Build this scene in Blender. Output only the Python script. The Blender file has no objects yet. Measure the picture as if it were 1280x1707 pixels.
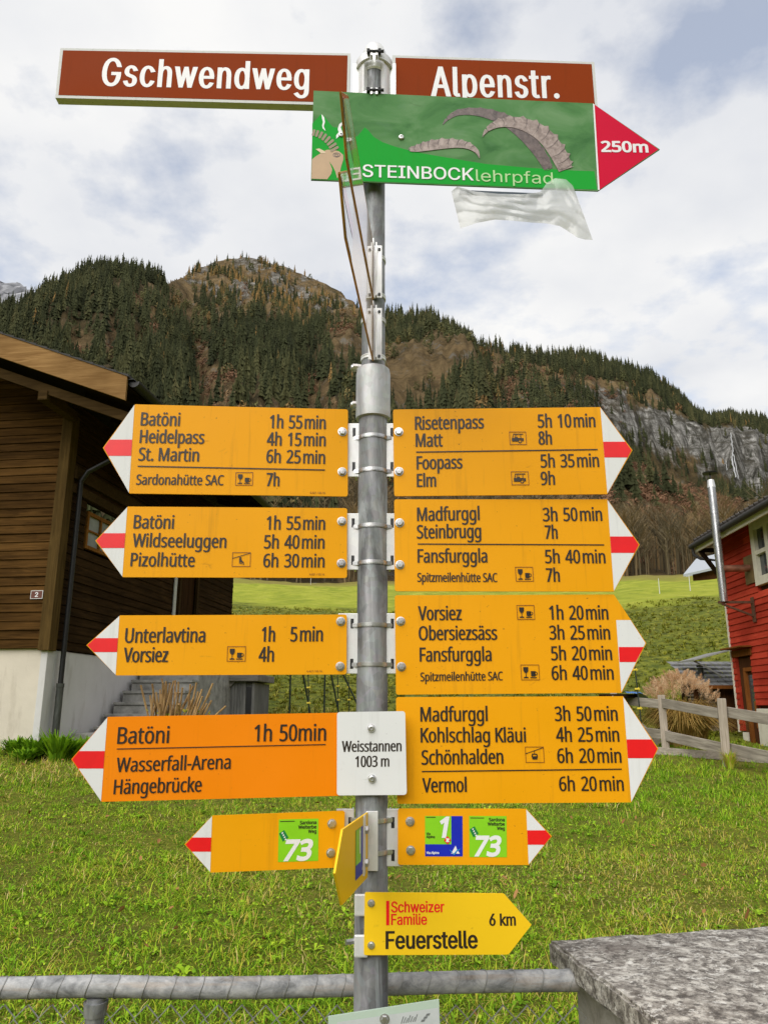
import bpy, bmesh, math, random
import numpy as np
from mathutils import Vector, Matrix
from mathutils.geometry import tessellate_polygon, delaunay_2d_cdt

R = math.radians
scene = bpy.context.scene
col = scene.collection
rng = np.random.default_rng(7)
random.seed(7)

# ------------------------------------------------------------------ camera
H_EYE, PITCH, FPX = 1.55, R(14.3), 1270.0
cam_data = bpy.data.cameras.new("camera")
cam_data.sensor_fit = 'VERTICAL'
cam_data.sensor_height = 36.0
cam_data.lens = 36.0 * FPX / 1707.0
cam_data.clip_start = 0.02
cam_data.clip_end = 9000.0
cam = bpy.data.objects.new("camera", cam_data)
col.objects.link(cam)
cam.location = (0, 0, H_EYE)
cam.rotation_euler = (math.pi / 2 + PITCH, 0, 0)
scene.camera = cam

# ------------------------------------------------------------------ world: blue sky behind broken cloud
SUN_EL, SUN_AZ = R(44), R(208)          # azimuth measured clockwise from +Y: behind the camera, to the left
world = bpy.data.worlds.new("World")
scene.world = world
world.use_nodes = True
nt = world.node_tree
nt.nodes.clear()
N = nt.nodes.new
L = nt.links.new
out = N('ShaderNodeOutputWorld')
sky = N('ShaderNodeTexSky')
sky.sky_type = 'NISHITA'
sky.sun_disc = False
sky.sun_elevation = SUN_EL
sky.sun_rotation = SUN_AZ
sky.altitude = 1000
bg1 = N('ShaderNodeBackground')
bg1.inputs[1].default_value = 0.15  # clear sky seen through the gaps
L(sky.outputs[0], bg1.inputs[0])
tc = N('ShaderNodeTexCoord')
sep = N('ShaderNodeSeparateXYZ')
L(tc.outputs['Generated'], sep.inputs[0])
addz = N('ShaderNodeMath'); addz.operation = 'ADD'; addz.inputs[1].default_value = 0.22
L(sep.outputs[2], addz.inputs[0])
mx = N('ShaderNodeMath'); mx.operation = 'MAXIMUM'; mx.inputs[1].default_value = 0.12
L(addz.outputs[0], mx.inputs[0])
dx = N('ShaderNodeMath'); dx.operation = 'DIVIDE'
dy = N('ShaderNodeMath'); dy.operation = 'DIVIDE'
L(sep.outputs[0], dx.inputs[0]); L(mx.outputs[0], dx.inputs[1])
L(sep.outputs[1], dy.inputs[0]); L(mx.outputs[0], dy.inputs[1])
cmb = N('ShaderNodeCombineXYZ')
L(dx.outputs[0], cmb.inputs[0]); L(dy.outputs[0], cmb.inputs[1])
cmb.inputs[2].default_value = 8.15
n1 = N('ShaderNodeTexNoise')
n1.inputs['Scale'].default_value = 3.8
n1.inputs['Detail'].default_value = 9
n1.inputs['Roughness'].default_value = 0.56
n1.inputs['Distortion'].default_value = 0.0
L(cmb.outputs[0], n1.inputs['Vector'])
cov = N('ShaderNodeValToRGB')
cov.color_ramp.elements[0].position = 0.35
cov.color_ramp.elements[0].color = (0.46, 0.46, 0.46, 1)
cov.color_ramp.elements[1].position = 0.50
cov.color_ramp.elements[1].color = (1, 1, 1, 1)
L(n1.outputs[0], cov.inputs[0])
n2 = N('ShaderNodeTexNoise')
n2.inputs['Scale'].default_value = 2.4
n2.inputs['Detail'].default_value = 7
n2.inputs['Roughness'].default_value = 0.5
cmb2 = N('ShaderNodeVectorMath'); cmb2.operation = 'ADD'; cmb2.inputs[1].default_value = (4.3, 9.1, 2.0)
L(cmb.outputs[0], cmb2.inputs[0]); L(cmb2.outputs[0], n2.inputs['Vector'])
ccol = N('ShaderNodeValToRGB')
ccol.color_ramp.elements[0].position = 0.34
ccol.color_ramp.elements[0].color = (0.76, 0.78, 0.825, 1)
ccol.color_ramp.elements[1].position = 0.62
ccol.color_ramp.elements[1].color = (0.97, 0.965, 0.955, 1)
L(n2.outputs[0], ccol.inputs[0])
bg2 = N('ShaderNodeBackground')
bg2.inputs[1].default_value = 0.73
L(ccol.outputs[0], bg2.inputs[0])
mixs = N('ShaderNodeMixShader')
L(cov.outputs[0], mixs.inputs[0]); L(bg1.outputs[0], mixs.inputs[1]); L(bg2.outputs[0], mixs.inputs[2])
L(mixs.outputs[0], out.inputs[0])

# ------------------------------------------------------------------ sun through thin cloud
sd = bpy.data.lights.new("sun", 'SUN')
sd.energy = 2.3
sd.angle = R(65)
sd.color = (1.0, 0.96, 0.90)
sun = bpy.data.objects.new("sun", sd)
col.objects.link(sun)
to_sun = Vector((math.sin(SUN_AZ) * math.cos(SUN_EL), math.cos(SUN_AZ) * math.cos(SUN_EL), math.sin(SUN_EL)))
sun.rotation_euler = (-to_sun).to_track_quat('-Z', 'Y').to_euler()

scene.view_settings.view_transform = 'Standard'
scene.view_settings.look = 'None'
scene.view_settings.exposure = 0.45
scene.view_settings.gamma = 1.0
scene.render.engine = 'CYCLES'
scene.cycles.use_denoising = True
scene.cycles.max_bounces = 6
scene.cycles.diffuse_bounces = 3
scene.cycles.glossy_bounces = 3
scene.cycles.transparent_max_bounces = 8

# ------------------------------------------------------------------ reading places off the view
EYE = Vector((0, 0, H_EYE))
CP, SP = math.cos(PITCH), math.sin(PITCH)


def ray(px, py):
    a, b = (px - 640) / FPX, -(py - 853.5) / FPX
    return Vector((a, CP - b * SP, SP + b * CP))


def hit(px, py, p, n):
    r = ray(px, py)
    return EYE + r * ((Vector(p) - EYE).dot(Vector(n)) / r.dot(Vector(n)))


def at_y(px, py, y):
    r = ray(px, py)
    return EYE + r * (y / r.y)


def project(x, y, z):
    z = z - H_EYE
    dep = y * CP + z * SP
    return 640 + FPX * x / dep, 853.5 - FPX * (-y * SP + z * CP) / dep


def elev_of(py):            # elevation angle of an image row at the centre column
    return math.atan(-(py - 853.5) / FPX) + PITCH


# ------------------------------------------------------------------ tags and mesh helpers
def tag(o, label=None, cat=None, group=None, kind=None):
    if label: o['label'] = label
    if cat: o['category'] = cat
    if group: o['group'] = group
    if kind: o['kind'] = kind
    return o


def empty(name, loc, rz=0.0, **k):
    o = bpy.data.objects.new(name, None)
    o.empty_display_size = 0.1
    col.objects.link(o)
    o.location = loc
    o.rotation_euler = (0, 0, rz)
    return tag(o, **k)


class MB:
    """collects shapes, then links them as one mesh object"""

    def __init__(self):
        self.v, self.f, self.s = [], [], []

    def add(self, vs, fs, smooth=False):
        b = len(self.v)
        self.v += [tuple(p) for p in vs]
        self.f += [tuple(i + b for i in q) for q in fs]
        self.s += [smooth] * len(fs)
        return self

    def box(self, lo, hi, rot=None, c=None, bev=0.0):
        x0, y0, z0 = lo
        x1, y1, z1 = hi
        if bev > 0:
            bm = bmesh.new()
            bmesh.ops.create_cube(bm, size=1)
            for v in bm.verts:
                v.co = Vector(((x0 + x1) / 2 + v.co.x * (x1 - x0), (y0 + y1) / 2 + v.co.y * (y1 - y0), (z0 + z1) / 2 + v.co.z * (z1 - z0)))
            bmesh.ops.bevel(bm, geom=bm.edges[:], offset=bev, segments=2, affect='EDGES', profile=0.6)
            bm.verts.index_update()
            vs = [v.co.copy() for v in bm.verts]
            fs = [[v.index for v in f.verts] for f in bm.faces]
            bm.free()
        else:
            vs = [Vector(p) for p in ((x0, y0, z0), (x1, y0, z0), (x1, y1, z0), (x0, y1, z0), (x0, y0, z1), (x1, y0, z1), (x1, y1, z1), (x0, y1, z1))]
            fs = [(0, 3, 2, 1), (4, 5, 6, 7), (0, 1, 5, 4), (1, 2, 6, 5), (2, 3, 7, 6), (3, 0, 4, 7)]
        if rot is not None:
            c = Vector(c) if c is not None else Vector(((x0 + x1) / 2, (y0 + y1) / 2, (z0 + z1) / 2))
            vs = [c + rot @ (p - c) for p in vs]
        return self.add(vs, fs)

    def beam(self, p0, p1, w, h, up=(0, 0, 1)):
        """bar of section w (across) by h (along up) from p0 to p1"""
        p0, p1 = Vector(p0), Vector(p1)
        d = (p1 - p0).normalized()
        u = Vector(up)
        sx = d.cross(u).normalized()
        u = sx.cross(d)
        vs = []
        for p in (p0, p1):
            for a, b in ((-1, -1), (1, -1), (1, 1), (-1, 1)):
                vs.append(p + sx * (a * w / 2) + u * (b * h / 2))
        return self.add(vs, [(3, 2, 1, 0), (4, 5, 6, 7), (0, 1, 5, 4), (1, 2, 6, 5), (2, 3, 7, 6), (3, 0, 4, 7)])

    def tube(self, pts, rad, n=12, cap=True, smooth=True):
        pts = [Vector(p) for p in pts]
        rads = rad if isinstance(rad, (list, tuple)) else [rad] * len(pts)
        vs, fs = [], []
        prev = None
        for i, p in enumerate(pts):
            d = (pts[min(i + 1, len(pts) - 1)] - pts[max(i - 1, 0)])
            d = d.normalized() if d.length > 1e-9 else Vector((0, 0, 1))
            if prev is None:
                a = d.orthogonal().normalized()
            else:
                a = (prev - d * prev.dot(d)).normalized()
            prev = a
            b = d.cross(a)
            for k in range(n):
                t = 2 * math.pi * k / n
                vs.append(p + (a * math.cos(t) + b * math.sin(t)) * rads[i])
        for i in range(len(pts) - 1):
            for k in range(n):
                k2 = (k + 1) % n
                fs.append((i * n + k, i * n + k2, (i + 1) * n + k2, (i + 1) * n + k))
        self.add(vs, fs, smooth)
        if cap:
            b = len(pts) - 1
            self.add(vs[:n][::-1], [tuple(range(n))])
            self.add(vs[b * n:], [tuple(range(n))])
        return self

    def lathe(self, prof, n=32, c=(0, 0, 0), axis='Z', smooth=True):
        c = Vector(c)
        vs, fs = [], []
        for r, h in prof:
            for k in range(n):
                t = 2 * math.pi * k / n
                if axis == 'Z':
                    vs.append(c + Vector((r * math.cos(t), r * math.sin(t), h)))
                else:       # axis towards -Y
                    vs.append(c + Vector((r * math.cos(t), -h, r * math.sin(t))))
        for i in range(len(prof) - 1):
            for k in range(n):
                k2 = (k + 1) % n
                fs.append((i * n + k, i * n + k2, (i + 1) * n + k2, (i + 1) * n + k))
        return self.add(vs, fs, smooth)

    def prism(self, poly, y0, y1):
        """polygon in (x, z) extruded along y (front y0, back y1)"""
        n = len(poly)
        vs = [(p[0], y0, p[1]) for p in poly] + [(p[0], y1, p[1]) for p in poly]
        tris = tessellate_polygon([[Vector((p[0], p[1], 0)) for p in poly]])
        fs = [tuple(t) for t in tris] + [tuple(i + n for i in t[::-1]) for t in tris]
        fs += [(i, (i + 1) % n, n + (i + 1) % n, n + i) for i in range(n)]
        return self.add(vs, fs)

    def flat(self, loops, y):
        """filled loops in (x, z) as a sheet at depth y"""
        ls = [[Vector((p[0], p[1], 0)) for p in l] for l in loops]
        tris = tessellate_polygon(ls)
        vs = [(p[0], y, p[1]) for l in loops for p in l]
        return self.add(vs, [tuple(t) for t in tris])

    def build(self, name, material, parent=None, fix=True, **k):
        me = bpy.data.meshes.new(name)
        me.from_pydata(self.v, [], self.f)
        me.polygons.foreach_set('use_smooth', self.s)
        if fix:
            bm = bmesh.new(); bm.from_mesh(me)
            bmesh.ops.recalc_face_normals(bm, faces=bm.faces[:])
            bm.to_mesh(me); bm.free()
        if any(self.s): me.set_sharp_from_angle(angle=R(32))
        me.materials.append(material)
        o = bpy.data.objects.new(name, me)
        col.objects.link(o)
        if parent: o.parent = parent
        return tag(o, **k)


def big_mesh(name, verts, faces, material, attrs=None, smooth=False, parent=None, **k):
    """numpy mesh: verts (n,3), faces (m,3|4)"""
    me = bpy.data.meshes.new(name)
    nv, (nf, s) = len(verts), faces.shape
    me.vertices.add(nv)
    me.vertices.foreach_set('co', np.asarray(verts, np.float32).ravel())
    me.loops.add(nf * s)
    me.loops.foreach_set('vertex_index', np.asarray(faces, np.int32).ravel())
    me.polygons.add(nf)
    me.polygons.foreach_set('loop_start', np.arange(0, nf * s, s, dtype=np.int32))
    me.polygons.foreach_set('use_smooth', np.full(nf, smooth))
    me.update(calc_edges=True)
    for an, av in (attrs or {}).items():
        a = me.attributes.new(an, 'FLOAT', 'POINT')
        a.data.foreach_set('value', np.asarray(av, np.float32))
    me.materials.append(material)
    o = bpy.data.objects.new(name, me)
    col.objects.link(o)
    if parent: o.parent = parent
    return tag(o, **k)


# ------------------------------------------------------------------ materials
def base_mat(name):
    m = bpy.data.materials.new(name)
    m.use_nodes = True
    t = m.node_tree
    return m, t, t.nodes['Principled BSDF']


def coords(t, scale=(1, 1, 1), rand=True, space='Object'):
    c = t.nodes.new('ShaderNodeTexCoord')
    mp = t.nodes.new('ShaderNodeMapping')
    mp.inputs['Scale'].default_value = scale
    t.links.new(c.outputs[space], mp.inputs[0])
    if rand:
        oi = t.nodes.new('ShaderNodeObjectInfo')
        ml = t.nodes.new('ShaderNodeMath'); ml.operation = 'MULTIPLY'; ml.inputs[1].default_value = 37.0
        t.links.new(oi.outputs['Random'], ml.inputs[0])
        t.links.new(ml.outputs[0], mp.inputs['Location'])
    return mp.outputs[0]


def noise(t, vec, scale, detail=5, rough=0.55, dist=0.0):
    n = t.nodes.new('ShaderNodeTexNoise')
    n.inputs['Scale'].default_value = scale
    n.inputs['Detail'].default_value = detail
    n.inputs['Roughness'].default_value = rough
    n.inputs['Distortion'].default_value = dist
    t.links.new(vec, n.inputs['Vector'])
    return n.outputs[0]


def ramp(t, fac, stops):
    r = t.nodes.new('ShaderNodeValToRGB')
    e = r.color_ramp.elements
    while len(e) < len(stops): e.new(0.5)
    for el, (p, c) in zip(e, stops):
        el.position = p
        el.color = (c[0], c[1], c[2], 1) if not isinstance(c, (int, float)) else (c, c, c, 1)
    t.links.new(fac, r.inputs[0])
    return r.outputs[0]


def mix(t, fac, a, b, mode='MIX'):
    m = t.nodes.new('ShaderNodeMix')
    m.data_type = 'RGBA'
    m.blend_type = mode
    for sock, val in ((m.inputs[0], fac), (m.inputs[6], a), (m.inputs[7], b)):
        if isinstance(val, (int, float)): sock.default_value = val
        elif isinstance(val, (tuple, list)): sock.default_value = (val[0], val[1], val[2], 1)
        else: t.links.new(val, sock)
    return m.outputs[2]


def bump(t, bsdf, h, strength=0.3, dist=0.01):
    b = t.nodes.new('ShaderNodeBump')
    b.inputs['Strength'].default_value = strength
    b.inputs['Distance'].default_value = dist
    t.links.new(h, b.inputs['Height'])
    t.links.new(b.outputs[0], bsdf.inputs['Normal'])


def plain(name, c, rough=0.5, metal=0.0, var=0.12, scale=25.0, bstr=0.0, bdist=0.002, stretch=(1, 1, 1), coat=0.0):
    """one colour broken up by a little noise"""
    m, t, b = base_mat(name)
    v = coords(t, stretch)
    n = noise(t, v, scale, 6, 0.6)
    d = tuple(x * (1 - var) for x in c)
    l = tuple(min(1, x * (1 + var)) for x in c)
    t.links.new(ramp(t, n, [(0.3, d), (0.7, l)]), b.inputs['Base Color'])
    b.inputs['Roughness'].default_value = rough
    b.inputs['Metallic'].default_value = metal
    b.inputs['Coat Weight'].default_value = coat
    b.inputs['Coat Roughness'].default_value = 0.06
    if bstr: bump(t, b, n, bstr, bdist)
    return m


def sign_mat(name, c, rough=0.38, grime=(0.10, 0.055, 0.015), coat=0.0, amount=1.0, spec=0.16):
    """painted sheet metal: faint fading, fine specks and a few smeared scuffs"""
    m, t, b = base_mat(name)
    v = coords(t)
    fade = noise(t, v, 5.0, 3, 0.5)
    cc = mix(t, fade, tuple(x * 0.93 for x in c), tuple(min(1, x * 1.05) for x in c))
    speck = ramp(t, noise(t, v, 140.0, 2, 0.5), [(0.72, 0.0), (0.78, 0.55 * amount)])
    cc = mix(t, speck, cc, grime)
    scuff = noise(t, coords(t, (9, 9, 26)), 1.6, 8, 0.72, 1.2)
    cc = mix(t, ramp(t, scuff, [(0.64, 0.0), (0.78, 0.5 * amount)]), cc, grime)
    runs = noise(t, coords(t, (42, 42, 2.4)), 1.4, 5, 0.6)
    cc = mix(t, ramp(t, runs, [(0.58, 0.0), (0.76, 0.22 * amount)]), cc, grime)
    t.links.new(cc, b.inputs['Base Color'])
    rr = ramp(t, fade, [(0.3, rough - 0.06), (0.7, rough + 0.1)])
    t.links.new(rr, b.inputs['Roughness'])
    b.inputs['Coat Weight'].default_value = coat
    b.inputs['Specular IOR Level'].default_value = 0.5 if coat else spec
    b.inputs['Coat Roughness'].default_value = 0.05
    bump(t, b, noise(t, v, 14.0, 2), 0.08, 0.004)
    return m


def wood(name, c_dark, c_light, axis='X', rough=0.75, bstr=0.5, plank=0.0, z0=0.0):
    """weathered timber with grain along one local axis"""
    m, t, b = base_mat(name)
    st = {'X': (0.6, 9, 9), 'Y': (9, 0.6, 9), 'Z': (9, 9, 0.6)}[axis]
    v = coords(t, st)
    g = noise(t, v, 3.0, 8, 0.65, 0.8)
    big = noise(t, coords(t), 1.3, 3, 0.5)
    c1 = ramp(t, g, [(0.32, c_dark), (0.68, c_light)])
    c2 = mix(t, ramp(t, big, [(0.35, 0.0), (0.7, 0.55)]), c1, tuple(x * 0.55 for x in c_dark))
    if plank:           # every board its own shade, with butt joints now and then
        sp = t.nodes.new('ShaderNodeSeparateXYZ'); t.links.new(coords(t, rand=False), sp.inputs[0])
        def mth(op, a, bb):
            n_ = t.nodes.new('ShaderNodeMath'); n_.operation = op
            for s_, q_ in zip(n_.inputs, (a, bb)):
                if isinstance(q_, (int, float)): s_.default_value = q_
                else: t.links.new(q_, s_)
            return n_.outputs[0]
        row = mth('FLOOR', mth('DIVIDE', mth('SUBTRACT', sp.outputs[2], z0), plank), 0)
        seg = mth('FLOOR', mth('ADD', mth('DIVIDE', sp.outputs[0 if axis == 'X' else 1], 2.3), mth('MULTIPLY', row, .377)), 0)
        cv = t.nodes.new('ShaderNodeCombineXYZ'); t.links.new(row, cv.inputs[0]); t.links.new(seg, cv.inputs[1])
        wn = t.nodes.new('ShaderNodeTexWhiteNoise'); t.links.new(cv.outputs[0], wn.inputs['Vector'])
        c2 = mix(t, ramp(t, wn.outputs['Value'], [(0.0, 0.45), (1.0, 0.0)]), c2, tuple(x * .6 for x in c_dark))
        c2 = mix(t, ramp(t, wn.outputs['Value'], [(0.6, 0.0), (1.0, 0.4)]), c2, tuple(min(1, x * 1.3) for x in c_light))
    t.links.new(c2, b.inputs['Base Color'])
    b.inputs['Roughness'].default_value = rough
    b.inputs['Specular IOR Level'].default_value = 0.02
    bump(t, b, g, bstr, 0.006)
    return m


def galvanised(name, c0, c1, rough=0.42, metal=0.55):
    m, t, b = base_mat(name)
    v = coords(t)
    vo = t.nodes.new('ShaderNodeTexVoronoi')
    vo.inputs['Scale'].default_value = 60
    t.links.new(v, vo.inputs['Vector'])
    a = noise(t, coords(t, (10, 10, 2.2)), 1.6, 7, 0.65, 0.6)
    c = ramp(t, a, [(0.38, c0), (0.62, c1)])
    c = mix(t, 0.22, c, vo.outputs['Color'], 'SOFT_LIGHT')
    hs = t.nodes.new('ShaderNodeHueSaturation')
    hs.inputs['Saturation'].default_value = 0.25
    t.links.new(c, hs.inputs['Color'])
    streak = noise(t, coords(t, (14, 14, 2.0)), 1.5, 6, 0.66, .8)
    c = mix(t, ramp(t, streak, [(0.54, 0.0), (0.66, 0.6)]), hs.outputs[0], tuple(min(.75, x * 1.75) for x in c1))
    t.links.new(c, b.inputs['Base Color'])
    b.inputs['Metallic'].default_value = metal
    t.links.new(ramp(t, a, [(0.3, rough + 0.14), (0.7, rough - 0.06)]), b.inputs['Roughness'])
    bump(t, b, a, 0.15, 0.002)
    return m


M = {}
M['orange'] = sign_mat('hiking_yellow', (0.84, 0.365, 0.004))
M['orange_new'] = sign_mat('new_orange', (0.88, 0.245, 0.002), amount=0.5)
M['yellow'] = sign_mat('bright_yellow', (0.88, 0.56, 0.015), amount=0.5)
M['gloss_yellow'] = sign_mat('glossy_yellow', (0.72, 0.36, 0.02), rough=0.16, coat=1.0)
M['white'] = sign_mat('sign_white', (0.74, 0.75, 0.75), grime=(0.25, 0.25, 0.22), amount=0.7)
M['red'] = plain('sign_red', (0.80, 0.008, 0.012), 0.36, var=0.06)
M['ink'] = plain('sign_ink', (0.020, 0.012, 0.006), 0.45, var=0.2)
M['icon_line'] = plain('icon_line', (0.20, 0.062, 0.004), 0.45, var=0.1)
M['brown_sign'] = sign_mat('street_brown', (0.255, 0.042, 0.008), rough=.6, grime=(0.06, 0.02, 0.01), amount=0.6, spec=0.04)
M['sign_border'] = sign_mat('street_white', (0.62, 0.63, 0.62), grime=(0.12, 0.10, 0.06), amount=1.2)
M['alu'] = galvanised('aluminium', (0.62, 0.62, 0.60), (0.80, 0.80, 0.79), 0.40, 0.35)
M['galv'] = galvanised('galvanised_pipe', (0.085, 0.10, 0.11), (0.27, 0.29, 0.30), 0.50, 0.30)
M['galv_light'] = galvanised('galvanised_sleeve', (0.30, 0.32, 0.33), (0.50, 0.52, 0.52), 0.48, 0.22)
M['steel'] = galvanised('steel_bolt', (0.45, 0.44, 0.42), (0.68, 0.67, 0.64), 0.30, 0.9)
M['gloss_white'] = sign_mat('glossy_white', (0.74, 0.74, 0.74), rough=0.16, coat=1.0)
M['gloss_red'] = sign_mat('glossy_red', (0.70, 0.02, 0.03), rough=0.16, coat=1.0)
M['black'] = plain('black_plastic', (0.012, 0.012, 0.013), 0.4)
GLYPHS = {}
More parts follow.
